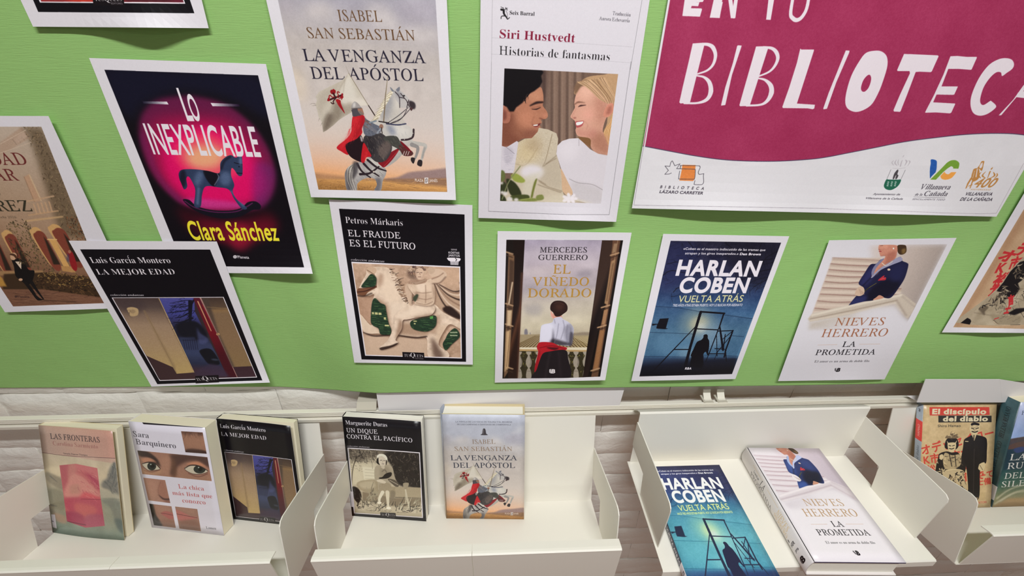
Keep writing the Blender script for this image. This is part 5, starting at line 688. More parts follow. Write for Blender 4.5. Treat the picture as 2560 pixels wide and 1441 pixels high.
def d_co(c, tone=0):
    q=[(395,83),(1414,100),(960,1314),(106,1336)]; c.view(1570,580,3.695)
    t=lambda a,b:b if tone else a
    c.poly(q,{'p':(900,90),'q':(520,1330),'s':[(0,t((30,28,46),(44,44,84))),(.2,t((36,38,66),(46,58,104))),(.36,t((44,62,98),(58,108,140))),(.48,t((60,92,128),(84,150,170))),(.62,t((78,114,142),(96,166,180))),(.82,t((70,108,140),(76,146,168))),(.88,t((40,58,88),(48,88,128))),(.94,t((18,18,28),(34,44,80))),(1,t((14,11,18),(26,30,56)))]}); c.clip(q); c.grain(q,12,40); c.grain(q,10,8)
    c.sp([(300,130),(600,90),(640,300),(420,520),(280,500)],t((40,44,84),(56,66,116)),.6,22); c.sp([(900,90),(1414,100),(1250,500),(1000,400)],t((24,22,34),(34,36,72)),.6,24)
    c.ell(650,850,170,150,t((130,150,150),(150,200,180)),.7,26); c.ell(660,860,90,80,t((196,190,158),(214,228,170)),.9,16); c.ell(680,890,40,40,t((228,222,196),(244,246,214)),.95,8); c.ell(760,960,140,120,t((140,166,186),(150,204,204)),.6,24); c.ell(420,1050,200,100,t((104,146,176),(110,186,196)),.6,26); c.ell(560,1130,90,60,t((150,180,196),(150,210,210)),.5,18)
    BR=t((18,16,26),(24,30,62))
    for p,w in [([(300,420),(400,360),(540,380),(600,330)],9),([(420,560),(470,520),(560,560),(620,540)],8),([(400,600),(460,590),(520,540)],5),([(1414,330),(1300,350),(1180,380),(1060,440),(980,460)],12),([(1340,420),(1200,440),(1080,500)],8),([(1330,250),(1200,280),(1100,380),(1000,400)],9),([(1290,440),(1180,500),(1120,560)],7),([(1380,180),(1280,240),(1220,330)],10),([(1240,100),(1180,200),(1060,240)],9),([(1410,260),(1260,300),(1190,260),(1100,280)],8),([(360,300),(460,280),(500,330)],6),([(560,90),(620,180),(560,260)],7),([(900,100),(1000,170),(1130,200)],9),([(700,600),(760,560),(860,570)],5)]: c.line(p,[w,w*.3],BR,.85,0,1)
    c.strokes([(900,100),(1410,110),(1260,520),(1040,500),(980,300)],90,90,2.4,4,[BR],.8,1.4); c.strokes([(330,120),(640,100),(560,560),(310,520)],40,80,.6,4,[BR],.6,1.2)
    MS=t((28,42,66),(40,98,122))
    fence=[(250,690),(460,702),(665,738),(890,755),(1145,800),(985,1180),(150,1180)]
    c.inn(fence)
    for i in range(-60,130):
        x=100+i*13.5; c.line([(x,680),(x+520*.58,1190)],1.6,MS,.62); c.line([(x+500,680),(x+90,1190)],1.6,MS,.62)
    c.out()
    for p in ([(250,690),(460,702),(665,738)],[(890,770),(1145,805)],[(195,930),(600,945)],[(940,960),(1070,970)],[(140,1150),(560,1158)],[(700,1140),(1010,1150)]): c.line(p,4,MS,.9)
    DK=t((16,14,22),(34,42,66)); DD=t((14,12,18),(30,34,62))
    c.poly([(140,1165),(1010,1165),(960,1314),(106,1336)],{'p':(500,1150),'q':(470,1320),'s':[(0,t((46,64,92),(52,92,132))),(.4,t((20,20,32),(36,50,92))),(1,DD)]},.85,8)
    c.poly([(295,805),(378,800),(352,892),(375,896),(340,902),(262,895),(270,858),(225,870),(222,852),(275,852)],DK,1,1)
    L=[([(675,742),(580,1060),(530,1250)],[24,24,30]),([(672,740),(893,756)],16),([(888,756),(845,885)],[13,11]),([(640,898),(835,908)],10),([(635,870),(270,1250),(200,1320)],[8,12,12]),([(425,1088),(560,1088)],10),([(850,880),(880,1090)],[12,20]),([(830,920),(972,914)],9),([(970,914),(905,1090),(890,1160)],[13,13]),([(842,890),(750,1130)],9),([(880,990),(960,925)],7),([(805,1080),(890,1085)],8),([(745,1128),(905,1128)],9),([(820,1120),(945,970)],7),([(900,1090),(910,1200)],[10,6]),([(750,1130),(720,1200)],6),([(820,960),(825,1150)],6),([(830,1110),(800,1180)],5),([(900,950),(880,1100)],8)]
    for p,w in L: c.line(p,w,DK,1)
    c.sp([(698,980),(702,958),(720,948),(738,956),(740,985),(752,1010),(752,1060),(744,1120),(752,1140),(735,1140),(722,1110),(700,1130),(698,1180),(690,1240),(580,1240),(590,1160),(583,1140),(610,1080),(640,1020),(680,1000)],DD)
    c.poly([(590,1150),(700,1150),(690,1260),(580,1250)],DD,1,3)
    W_=(214,208,216) if not tone else (228,226,236); Y=t((206,200,150),(216,226,140))
    c.text('«Coben es el maestro indiscutido de las tramas que',(512,166),(1268,178),22,'S',W_,.022); c.text('atrapan y los giros inesperados.»',(528,208),(1022,213),21,'S',W_,.022); c.text('Dan Brown',(1034,215),(1226,218),22,'S',W_,.05)
    c.text('HARLAN',(440,400),(1197,409),143,'S',W_,.042); c.text('COBEN',(465,560),(1092,562),140,'S',W_,.042); c.text('VUELTA ATRÁS',(462,654),(1056,648),62,'S',Y,.004)
    c.text(['TRES AÑOS ATRÁS ESTABA MUERTO. HOY LO BUSCAN POR ASESINATO','HACE TRES AÑOS ESTABA MUERTO. HOY LO BUSCAN POR ASESINATO'][tone],(414,692),(1054,688),22,'S',Y if tone else W_,.02)
    if not tone: c.text('RBA',(528,1272),(588,1272),20,'S',W_,.05)
    c.clip()
def a_co():
    c=paper('co',seed=9); d_co(c); return c
def a_bco():
    c=book_cv(Q_CO); d_co(c,1); return c
ARTS['co']=a_co; ARTS['bco']=a_bco
Q_NI=zq(1930,580,3.6957,[(571,122),(1618,113),(990,1340),(95,1345)])
def b_logo(c,x,y,h,sl=0):
    c.text('B',(x,y),(x+h*.95,y),h,'S',(20,16,22),.05); c.poly([(x-h*.35,y-h*.95+4),(x+h*.05,y-h),(x+h*.05,y),(x-h*.35,y-h*.2)],(30,26,32)); c.line([(x-h*.12,y-h),(x-h*.12,y)],3,(150,146,150))
def d_ni(c, tone=0, q=None):
    c.cover(Q_NI); c.view(1930,580,3.6957); q=[(571,122),(1618,113),(990,1340),(95,1345)]
    BG=(203,200,206) if not tone else (214,208,214); c.poly(q,BG); c.clip(q)
    t=lambda a,b:b if tone else a
    c.poly([(900,122),(1618,113),(1270,820),(1000,700)],{'p':(900,400),'q':(1500,420),'s':[(0,t((196,184,180),(206,196,204))),(.5,t((178,164,156),(190,178,188))),(1,t((150,138,132),(176,164,176)))]},1,14)
    c.poly([(560,235),(1000,240),(960,500),(1200,520),(1180,570),(720,680),(370,750)],t((190,172,158),(206,196,202)),1,3)
    for i,(x0,y0,x1,y1) in enumerate([(556,236,995,262),(540,292,905,312),(524,345,880,365),(505,398,850,412),(487,455,822,462),(465,512,1190,522),(445,570,1170,576),(420,632,745,642),(395,700,725,706)]):
        c.line([(x0,y0),((x0+x1)/2,y0+14),(x1,y1)],[7,9],t((120,78,74),(150,112,122)),.75 if i else .4,2,1); c.line([(x0,y0+12),(x1,y1+14)],14,t((150,132,120),(178,164,172)),.5,5); c.line([(x0-6,y0+38),(x1,y1+36)],12,t((212,200,188),(222,216,220)),.7,5)
    rl=[(372,748),(700,672),(1180,570),(1215,572),(1330,660),(1300,740),(1250,800),(1150,700),(1130,650),(700,765),(350,828),(330,800)]
    c.poly(rl,t((184,172,158),(200,190,196)),1,3); c.line([(370,765),(760,672),(1190,580)],20,t((206,196,182),(218,210,214)),1,4); c.line([(352,800),(760,716),(1150,628)],9,t((140,122,108),(164,148,156)),.8,3); c.line([(355,816),(760,740),(1150,650)],14,t((200,188,174),(212,204,208)),1,4); c.line([(1150,628),(1240,770)],12,t((150,134,122),(172,156,166)),.8,4); c.line([(1200,590),(1320,690)],10,t((160,146,136),(180,166,176)),.7,4)
    c.poly([(345,835),(1130,665),(1250,830),(1200,900),(340,900)],{'p':(800,690),'q':(830,850),'s':[(0,t((182,172,162),(196,188,196))),(1,BG)]},.9,10)
    c.sp([(760,760),(1000,700),(1120,700),(1150,780),(900,800)],BG,.8,14); c.line([(440,800),(520,880)],8,t((186,176,168),(200,192,198)),.7,5); c.line([(330,830),(470,860)],6,t((180,170,160),(196,188,194)),.6,5)
    N=t((28,28,58),(36,48,96)); ND=(16,14,28)
    jk=[(905,300),(960,290),(1010,250),(1100,260),(1180,228),(1200,265),(1245,285),(1256,310),(1225,420),(1170,510),(1100,600),(1040,605),(990,580),(940,625),(840,640),(720,670),(710,668),(760,605),(735,632),(830,520),(800,480),(805,450),(850,380)]
    c.sp(jk,N,1,1); c.inn(jk,1); c.sp([(860,380),(960,300),(930,420),(860,490),(810,480)],t((44,46,92),(60,84,150)),.8,9); c.sp([(960,480),(1100,430),(1180,480),(1060,600),(860,620)],ND,.8,9); c.sp([(1100,330),(1220,300),(1180,430),(1100,450)],t((32,34,70),(46,62,116)),.7,10); c.sp([(760,610),(880,590),(820,660),(720,670)],t((44,48,96),(60,90,160)),.7,7); c.line([(830,500),(900,430),(1000,350)],10,ND,.8,4,1); c.out()
    c.sp([(985,122),(1000,120),(1140,122),(1160,160),(1150,190),(1135,240),(1060,300),(1010,330),(930,410),(920,390),(960,320),(1030,250),(1040,220),(1000,222),(990,200),(985,180),(978,155)],(188,128,108)); c.sp([(1060,200),(1140,180),(1120,260),(1040,300),(1050,240)],(158,98,82),.8,6); c.sp([(980,340),(1030,290),(960,400)],(150,112,104),.7,4)
    c.line([(985,178),(1004,180)],6,(140,40,50)); c.sp([(980,140),(1000,120),(1060,120),(1060,150)],(206,150,128),.7,5); c.line([(996,128),(1020,126)],3,(70,40,38)); c.line([(1000,222),(1045,215)],5,(130,76,64),.7,3); c.line([(980,160),(1000,168)],3,(120,60,56),.8)
    c.sp([(1160,122),(1225,122),(1238,150),(1235,185),(1210,205),(1180,208),(1160,190),(1155,160)],(62,44,30)); c.sp([(1195,160),(1230,155),(1225,190),(1200,200)],(120,94,54),.9,4); c.ell(1118,152,7,8,(226,216,206))
    c.sp([(1010,250),(1030,250),(960,330),(930,400),(915,385),(925,340),(960,290)],t((120,118,144),(150,164,200))); c.sp([(1130,250),(1180,228),(1200,262),(1110,300),(1000,350),(930,415),(915,412),(1000,330)],t((142,140,164),(172,180,212)))
    c.line([(1012,285),(1050,308),(1110,270)],6,(206,190,168),1,0,1); c.ell(1076,345,14,10,(206,184,160)); c.line([(960,470),(880,520),(850,550)],6,(90,84,40),1,0,1); c.sp([(975,445),(1000,420),(1035,398),(1030,420),(1048,415),(1045,440),(1000,445)],(170,40,52)); c.line([(1000,435),(1040,420)],5,(196,90,96)); c.line([(890,515),(845,548)],9,(50,48,30))
    c.sp([(765,560),(775,530),(800,505),(830,500),(850,525),(848,565),(820,585),(790,588),(762,575)],t((190,164,144),(214,206,210))); 
    for i in range(4): c.line([(800+i*12,520+i*10),(820+i*10,575)],3,(150,120,104),.8,1)
    c.sp([(930,625),(960,600),(990,580),(1030,600),(1000,615)],(184,134,112))
    C=t((150,96,70),(168,136,104)); B=(34,30,36)
    c.text('NIEVES',(570,862),(1025,857),70,'R',C,-.006,.02); c.text('HERRERO',(446,968),(1050,960),72,'R',C,-.006,.02); c.text('LA',(640,1060),(766,1058),50,'R',B,-.002,.02); c.text('PROMETIDA',(392,1136),(948,1130),50,'R',B,-.002,.02)
    c.line([(420,1042),(600,1038)],2.5,(186,150,130)); c.line([(805,1034),(998,1031)],2.5,(186,150,130)); c.text('El amor es un arma de doble filo',(386,1205),(893,1200),20,'R',(60,56,62),-.004); b_logo(c,588,1290,34); c.clip()
def a_ni():
    c=paper('ni',seed=10,bg=(203,200,206)); d_ni(c); return c
def a_bni():
    c=book_cv(Q_NI); d_ni(c,1); return c
ARTS['ni']=a_ni; ARTS['bni']=a_bni
Q_DB=[(2309,1011.4),(2490,1015.8),(2474,1272),(2299,1270)]
def d_di(c, tone=0):
    """cover of the crime novel: two figures in horned masks on aged paper with red signs"""
    c.cover(Q_DB); c.view(2230,950,2.933); q=[((x-2230)*2.933,(y-950)*2.933) for x,y in Q_DB]
    A=(196,170,128) if tone else (180,152,118); c.poly(q,A); c.clip(q); c.grain(q,16,70); c.grain(q,12,20)
    if not tone: c.poly([q[0],q[1],q[2],q[3]],{'p':(230,500),'q':(760,520),'s':[(0,(150,112,80)),(.1,(176,146,112)),(1,(184,158,126))]},.6)
    R=(196,70,58)
    def kj(s,x,y,h,sl): c.text(s,(x,y),(x+h*len(s)*1.0,y+sl*h*len(s)),h*.8,'S',R,.028)
    kj('オデッセイロー',226,548,74,-.22); kj('K市主文では',240,616,68,-.12); kj('裕福言度お',262,690,66,-.1); kj('太「逮捕」で',300,765,62,-.08); kj('言士備。',560,790,46,-.1); kj('ーてよ',640,740,50,-.2)
    c.poly([(275,200),(708,218),(710,276),(278,262)],(196,66,56)); c.poly([(340,265),(724,282),(724,330),(341,316)],(48,44,42))
    W_=(214,200,168); c.text('El discípulo',(294,252),(685,268),38,'M',W_,.022); c.text('del diablo',(372,308),(697,320),36,'M',W_,.022); c.text('Shiro Hamao',(336,350),(501,355),18,'S',(50,46,44),.006)
    S=(30,24,26); P=(206,186,146); PD=(120,100,76)
    # standing figure
    c.sp([(560,430),(590,418),(620,420),(680,440),(692,480),(690,540),(684,625),(650,625),(640,700),(632,880),(560,880),(556,780),(540,640),(506,610),(520,500),(528,450)],S); c.poly([(556,440),(576,416),(600,470),(622,418),(636,440),(610,520),(590,520)],S); c.poly([(582,416),(616,416),(600,462)],P); c.line([(598,420),(596,450)],9,(80,70,60))
    c.line([(600,520),(594,860)],4,(70,60,56),.7,1); c.line([(506,615),(500,645)],20,P); c.sp([(640,630),(672,620),(676,650),(660,684),(630,668),(632,645)],P); c.line([(640,640),(660,675)],4,PD); c.line([(536,462),(556,464)],6,P); c.sp([(578,875),(625,870),(622,888),(580,890)],PD)
    c.sp([(565,370),(576,350),(600,340),(630,350),(641,372),(630,395),(618,415),(592,416),(576,400)],P); c.line([(575,350),(572,330)],[9,3],P); c.line([(636,352),(642,332)],[9,3],P); c.sp([(576,335),(600,326),(634,336),(632,350),(600,345),(580,350)],S)
    c.line([(580,368),(598,374)],6,S); c.line([(610,374),(630,368)],6,S); c.line([(584,392),(604,398),(624,392)],8,S,1,0,1); c.line([(600,372),(596,384),(610,384)],3,PD); c.line([(578,358),(600,364),(628,358)],3,PD)
    # seated figure in a kimono
    c.sp([(388,500),(392,460),(410,435),(450,432),(478,445),(488,480),(482,505),(460,520),(410,515)],S); c.sp([(390,432),(405,412),(420,418),(440,398),(452,412),(480,405),(476,420),(496,428),(470,438),(420,436)],PD); c.strokes([(390,430),(440,400),(495,428),(440,440)],24,16,-.5,4,[P,(90,74,58)],.9,1.2)
    c.sp([(408,480),(415,468),(460,468),(470,485),(465,515),(448,536),(425,535),(412,510)],P); c.line([(412,472),(404,455)],[7,2],P); c.line([(466,470),(476,454)],[7,2],P); c.line([(418,488),(432,492)],5,S); c.line([(444,492),(458,488)],5,S); c.line([(422,510),(438,514),(454,509)],6,S,1,0,1)
    km=[(400,530),(440,540),(480,540),(510,580),(540,640),(530,720),(545,820),(420,790),(330,720),(326,640),(340,580),(350,545)]
    c.sp(km,(36,30,30)); c.inn(km,1); c.sp([(390,540),(440,560),(500,560),(496,640),(400,660),(376,600)],(176,156,120)); c.strokes([(390,560),(500,570),(490,650),(400,650)],20,30,.1,5,[(120,100,76),S],.8,.8); c.sp([(380,680),(480,660),(540,700),(560,840),(400,800)],(190,170,134))
    c.strokes([(400,700),(540,690),(540,820),(430,800)],46,26,1,9,[S,(120,100,78)],.9,1.5); c.strokes([(330,600),(400,560),(400,700),(340,720)],16,16,0,9,[P],.9,1.5); c.line([(420,545),(440,640)],6,S,.8); c.line([(460,545),(470,640)],6,S,.8); c.out()
    c.sp([(350,560),(372,550),(380,575),(360,590)],P); c.line([(400,668),(470,660)],8,P)
    c.text('SATORI',(622,916),(688,912),14,'S',R,.01); c.ell(608,910,9,9,R)
    c.clip()
    if not tone:
        c.H=c.H0
def a_di():
    c=paper('di',seed=11); HP=c.H; D=[(46,40),(594,36),(598,862),(50,868)]
    c.src(Q_DB,D); d_di(c); c.H=HP; c.view(2340,500,4.118)
    P4=[(920,66),(960,66),(960,1330),(175,1312)]; c.clip(P4); c.poly(P4,(176,146,116)); c.grain(P4,14,80); c.poly([(920,66),(175,1312),(250,1312),(990,90)],(150,112,84),.6,14)
    R=(176,44,48); S=(22,17,19); P=(160,146,124); PD=(96,84,70)
    c.text('オ',(622,612),(760,640),112,'S',R,.05); c.text('デ',(800,560),(960,560),110,'S',R,.05); c.text('K',(600,750),(690,745),96,'S',R,.05); c.text('市',(730,720),(850,700),100,'S',R,.04); c.text('裕',(560,885),(700,880),110,'S',R,.04); c.text('ま',(700,840),(830,820),90,'S',R,.04); c.text('太',(530,985),(640,960),80,'S',R,.05); c.text('主',(860,700),(980,680),100,'S',R,.04)
    c.poly([(180,1260),(520,1010),(640,900),(740,760),(830,650),(906,580),(1200,560),(1300,1250),(860,1290),(640,1296),(480,1292),(380,1288)],P,1,1); 
    km=[(520,1010),(600,950),(690,850),(760,740),(840,650),(906,590),(1100,600),(1250,1240),(900,1290),(620,1290),(420,1290),(330,1230)]
    c.inn(km)
    c.grain(km,26,50); c.poly([(620,940),(760,740),(860,640),(1000,600),(1000,700),(880,830),(840,860),(860,920),(800,1000),(720,1010),(690,960)],S,1,2)
    c.strokes([(800,640),(1000,600),(1000,760),(860,820),(780,760)],30,36,.6,16,[P,S,PD],.95,1.5); c.strokes([(430,1140),(560,1000),(700,880),(760,1000),(640,1080),(500,1120)],60,36,-.6,13,[S,(60,52,48),P,PD],.9,1.3); c.strokes([(560,1030),(760,980),(860,1040),(760,1200),(620,1220)],34,50,-1,5,[PD,S],.7,1.2); c.strokes([(820,700),(1100,700),(1100,1250),(840,1200)],70,90,.3,5,[PD,(120,106,90),S],.8,1)
    c.poly([(440,1130),(520,1090),(540,1110),(500,1150),(500,1190),(480,1180)],PD,1,3); c.poly([(730,1170),(820,1120),(960,1110),(1100,1140),(900,1150),(800,1190)],S,1,3); c.sp([(560,1180),(700,1190),(860,1200),(840,1280),(640,1290),(590,1250)],(140,126,104),.9,4); c.line([(590,1240),(660,1290),(860,1285)],8,PD,.9,1,1); c.line([(380,1160),(560,1190)],5,PD,.7,3); c.strokes([(620,1200),(800,1180),(840,1240),(680,1260)],14,50,-.2,5,[PD,(110,98,84)],.7,.6)
    c.out(); c.poly([(250,1268),(320,1215),(350,1230),(360,1250),(345,1285)],S,1,1)
    c.text('言',(735,1085),(800,1060),80,'S',R,.06); c.text('士',(690,1170),(750,1160),66,'S',R,.07); c.line([(640,1215),(600,1228)],10,R); c.line([(590,1250),(640,1285),(760,1290)],4,(214,190,160),.8,1,1); c.clip()
    return c
def a_bdi():
    c=book_cv(Q_DB); d_di(c,1); return c
ARTS['di']=a_di; ARTS['bdi']=a_bdi
def a_ba():
    c=paper('ba',1500,1075,(205,203,207),seed=12); MG=(148,46,82)
    c.view(1570,0,2.62)
    P=[]; 
    # magenta field above a wave
    w1=[(100,950),(280,985),(440,1015),(620,1040),(800,1050),(1000,1050),(1200,1037),(1310,1022)]
    w2=[(0,1010),(200,985),(400,945),(600,905),(800,878),(1000,857),(1200,850),(1364,860),(1560,900)]
    conv=lambda p:[((x/2.5736+2030-1570)*2.62,(y/2.5736)*2.62) for x,y in p]
    wave=spline(np.array(w1+conv(w2)[1:]),False)
    c.H,_h=np.eye(3),c.H; c.view(0,0,1); c.poly([(42,12),(1486,12),(1489,735),(1250,730),(1000,768),(700,840),(400,850),(8,825),(7,392)],MG); c.H=_h; c.view(1570,0,2.62)
    c.poly([(540,-1050),(2800,-1050),(2800,900)]+[tuple(p) for p in wave[::-1]]+[(100,950),(270,0)],MG); c.grain([(100,-1050),(2800,-1050),(2800,1080),(100,1080)],7,90); c.line(wave,5,(70,60,86))
    c.poly([(38,1345),(272,-40),(282,-40),(46,1345)],(205,203,207)); c.line([(104,950),(38,1344),(1310,1366)],2,(110,100,112)); 
    W_=(212,203,210)
    E=lambda p,**k:c.poly(p,W_,**k)
    # EN TU (lower halves are in view)
    E([(400,-160),(540,-160),(520,-110),(462,-110),(440,-15),(500,-15),(492,0),(386,6),(360,92),(472,96),(484,42),(390,40),(372,38)]) ; E([(392,-150),(470,-150),(400,92),(358,90)]); E([(386,0),(470,2),(462,28),(378,24)]); E([(372,44),(488,46),(474,96),(358,90)])
    c.clip(); E([(600,-160),(640,-160),(604,105),(538,102),(565,-20)]); E([(566,0),(624,0),(602,105),(538,103)]); E([(640,-160),(668,-160),(702,108),(676,106)]); E([(720,-160),(742,-160),(706,106),(680,104)]) 
    E([(940,-160),(985,-160),(938,118),(908,116)]); E([(890,-180),(1080,-180),(1070,-140),(885,-140)])
    c.line([(1110,-160),(1070,60),(1085,108),(1115,118),(1150,90),(1180,20),(1205,-160)],[22,24,26,26,24,22],W_,1,0,1)
    # BIBLIOTECA, hand-lettered
    E([(426,272),(480,268),(505,272),(408,662),(345,668),(338,660),(360,560),(400,390)]); c.line([(485,276),(530,280),(560,300),(576,350),(560,410),(520,450),(455,474)],[16,20,26,24,20,14,10],W_,1,0,1); c.line([(450,484),(500,494),(536,530),(545,590),(520,640),(460,664),(370,666)],[8,14,26,34,26,14,12],W_,1,0,1)
    E([(718,288),(724,284),(748,286),(744,300),(684,480),(640,678),(612,682),(614,670),(640,560),(690,400)])
    E([(842,292),(900,290),(925,292),(800,684),(738,686),(732,680),(760,580),(800,440)]); c.line([(890,296),(945,304),(975,330),(985,370),(965,420),(925,460),(850,492)],[12,18,24,24,20,14,10],W_,1,0,1); c.line([(850,500),(900,512),(938,550),(942,600),(915,650),(870,676),(780,682)],[8,14,28,36,26,14,12],W_,1,0,1)
    E([(1132,306),(1140,312),(1222,312),(1222,320),(1110,668),(1228,676),(1224,700),(1214,706),(1180,700),(1018,698),(1014,690),(1060,560),(1110,400)])
    c.view(2030,0,2.5736)
    E([(222,312),(246,314),(244,326),(160,520),(100,690),(78,694),(76,688),(110,590),(134,530)])
    E(spline([(400,315),(450,318),(485,350),(490,410),(465,500),(430,590),(380,670),(300,710),(240,695),(218,650),(228,570),(260,470),(310,380),(350,330)])); c.sp([(378,472),(385,500),(370,550),(345,578),(325,575),(320,550),(335,505),(360,475)],MG)
    E([(597,335),(680,338),(814,344),(820,350),(776,448),(768,453),(700,450),(672,452),(620,590),(575,704),(570,710),(532,708),(528,700),(570,600),(635,460),(632,446),(556,446),(552,440)])
    E([(896,350),(940,348),(1000,354),(1064,354),(1066,360),(1032,436),(1024,438),(950,432),(882,432),(838,545),(942,545),(942,550),(920,598),(910,600),(806,598),(784,648),(924,656),(926,660),(900,716),(890,720),(800,714),(734,716),(732,712),(790,600),(850,470)])
    E(spline([(1200,372),(1250,362),(1290,372),(1305,400),(1295,430),(1258,458),(1228,478),(1220,455),(1190,455),(1150,490),(1110,550),(1088,620),(1090,655),(1110,665),(1150,640),(1158,640),(1188,668),(1180,690),(1130,725),(1080,735),(1040,715),(1024,660),(1035,590),(1080,490),(1140,410)]))
    E([(1205,733),(1300,630),(1364,540),(1420,480),(1560,360),(1640,340),(1560,740),(1510,740),(1530,640),(1320,615),(1222,732)]); E([(1330,585),(1520,610),(1520,630),(1320,608)]); c.poly([(1364,575),(1530,440),(1510,600)],MG)
    # library mark
    c.view(1620,370,10.294); OR=(206,124,66); c.poly([(890,412),(1230,420),(1222,520),(1205,790),(1160,838),(810,825),(870,560)],OR)
    G=(74,68,78)
    for p,s_ in [([(605,628),(540,655),(435,662)],1),([(435,662),(528,560),(440,445),(565,455)],0),([(565,455),(590,360),(625,312),(650,350),(692,438)],1),([(692,438),(828,388),(740,515),(1200,528)],0),([(1200,528),(1222,550),(1215,700),(1200,775),(1160,790),(820,785),(795,765),(805,660),(820,575)],1),([(832,515),(845,450),(870,432),(1290,440),(1335,455),(1345,490),(1300,600),(1310,655),(1340,665)],1),([(1340,665),(1440,645)],0),([(1440,645),(1430,720),(1436,860),(1400,925),(1340,935),(1200,930),(1195,900),(1212,825)],1)]: c.line(p,13,G,1,0,s_)
    T_=(70,64,74)
    c.text('B I B L I O T E C A',(308,1025),(1436,1070),74,'S',T_,.028,.18,.12); c.text('LÁZARO CARRETER',(290,1152),(1412,1192),74,'S',T_,.034,0,.12)
    c.view(2130,370,5.9535)
    # town arms
    GY=(176,170,176)
    for p,w in [([(625,175),(600,205),(625,245)],[8,12,6]),([(665,165),(645,210),(675,250)],[8,18,6]),([(700,160),(690,200),(700,245)],[6,14,6]),([(725,260),(745,190),(755,170)],[18,8]),([(765,120),(778,95)],8),([(800,165),(820,190),(790,250)],[8,22,6]),([(850,175),(868,195),(835,255)],[6,16,5]),([(610,290),(700,296),(800,285)],5)]: c.line(p,w,GY,1,0,1)
    c.line([(585,310),(520,460)],4,(60,56,60)); c.line([(800,315),(730,462)],4,(60,56,60))
    c.sp([(685,310),(695,330),(680,380),(695,400),(670,450),(650,452),(655,400),(630,450),(610,450),(630,380),(655,340)],(70,66,70)); c.line([(660,400),(640,450)],6,(190,184,190))
    c.poly(spline([(517,460),(560,462),(680,463),(732,463),(715,520),(670,575),(600,615),(550,620),(500,600),(478,560),(490,510)]),(34,92,72))
    for x in (535,590,645):
        for k in range(3): y=500+k*27; c.sp([(x+8-k*6,y-12),(x+24-k*6,y+2),(x+8-k*6,y+10),(x-6-k*6,y+2)],(176,190,184)); c.line([(x+8-k*6,y-12),(x+4-k*6,y+12)],3,(34,92,72))
    c.text('Ayuntamiento de',(312,694),(714,700),28,'S',T_,.012,0,.2); c.text('Villanueva de la Cañada',(202,756),(752,768),28,'S',T_,.014,0,.2)
    # V C mark
    c.sp([(1180,160),(1230,160),(1265,180),(1268,230),(1255,330),(1190,410),(1165,438),(1165,300),(1178,220)],(38,84,158)); c.poly([(1165,438),(1163,330),(1258,320),(1250,350)],(38,84,158))
    c.poly([(1168,462),(1330,300),(1420,205)]+[tuple(p) for p in spline([(1420,205),(1480,172),(1550,170),(1598,205),(1600,250),(1588,296)],False)]+[(1512,294),(1510,272),(1480,258),(1430,290),(1360,350),(1252,464)],(110,148,54))
    c.poly([tuple(p) for p in spline([(1380,342),(1400,370),(1440,380),(1480,350)],False)]+[(1558,348)]+[tuple(p) for p in spline([(1530,390),(1480,440),(1400,464),(1340,450),(1318,410)],False)],(222,150,72))
    c.text('Villanueva',(1012,608),(1452,612),78,'R',T_,.004,0,.2); c.text('de la',(936,704),(1042,706),38,'R',T_,.006,0,.2); c.text('Cañada',(1066,708),(1408,712),74,'R',T_,.004,0,.2); c.line([(920,725),(1388,738)],4,(90,84,94)); c.text('SENCILLAMENTE TODO',(895,770),(1378,780),24,'S',(100,94,104),.016,.06,.25)
    BR=(176,126,70)
    c.sp([(1950,180),(1975,185),(1965,230),(1950,300),(1930,330),(1900,300),(1870,290),(1905,240),(1930,190)],BR); c.sp([(1930,215),(1950,205),(1945,260),(1920,290),(1900,270)],(206,198,200)); c.sp([(1820,300),(1880,290),(1900,330),(1900,420),(1860,470),(1800,490),(1780,420),(1800,340)],BR); c.line([(1870,300),(1850,420)],12,(206,198,200)); c.line([(1830,330),(1800,440)],5,(206,198,200))
    c.line([(1780,440),(1730,520),(1700,590)],[30,24,16],BR); c.line([(1800,480),(1760,590)],[20,14],BR); c.line([(1790,540),(1740,560)],12,BR)
    for p,w in [([(1925,350),(1890,400),(1920,440)],[8,22,6]),([(1990,345),(1945,400),(1990,440)],[8,22,6]),([(2060,340),(2020,440)],[20,8]),([(2080,300),(2100,275)],[22,6]),([(2110,350),(2125,400),(2060,440)],[8,24,6]),([(2160,365),(2165,400),(2120,445)],[6,20,6])]: c.line(p,w,BR,1,0,1)
    c.text('400',(1800,578),(2120,578),140,'S',BR,.02,0,.3); c.text('ANIVERSARIO',(1762,620),(2060,626),20,'S',BR,.004,.1,.25); c.text('VILLANUEVA',(1684,700),(2078,704),48,'S',T_,.03,0,.2); c.text('DE LA CAÑADA',(1602,780),(2078,786),48,'S',T_,.03,0,.2)
    c.line([(-360,905),(-10,920),(600,935),(1300,965),(1900,980),(2145,972),(2560,215)],3,(112,96,108),1,0,0)
    return c
ARTS['ba']=a_ba
Q_LF=[(95.5,1069),(288,1077),(317,1345),(135,1332)]
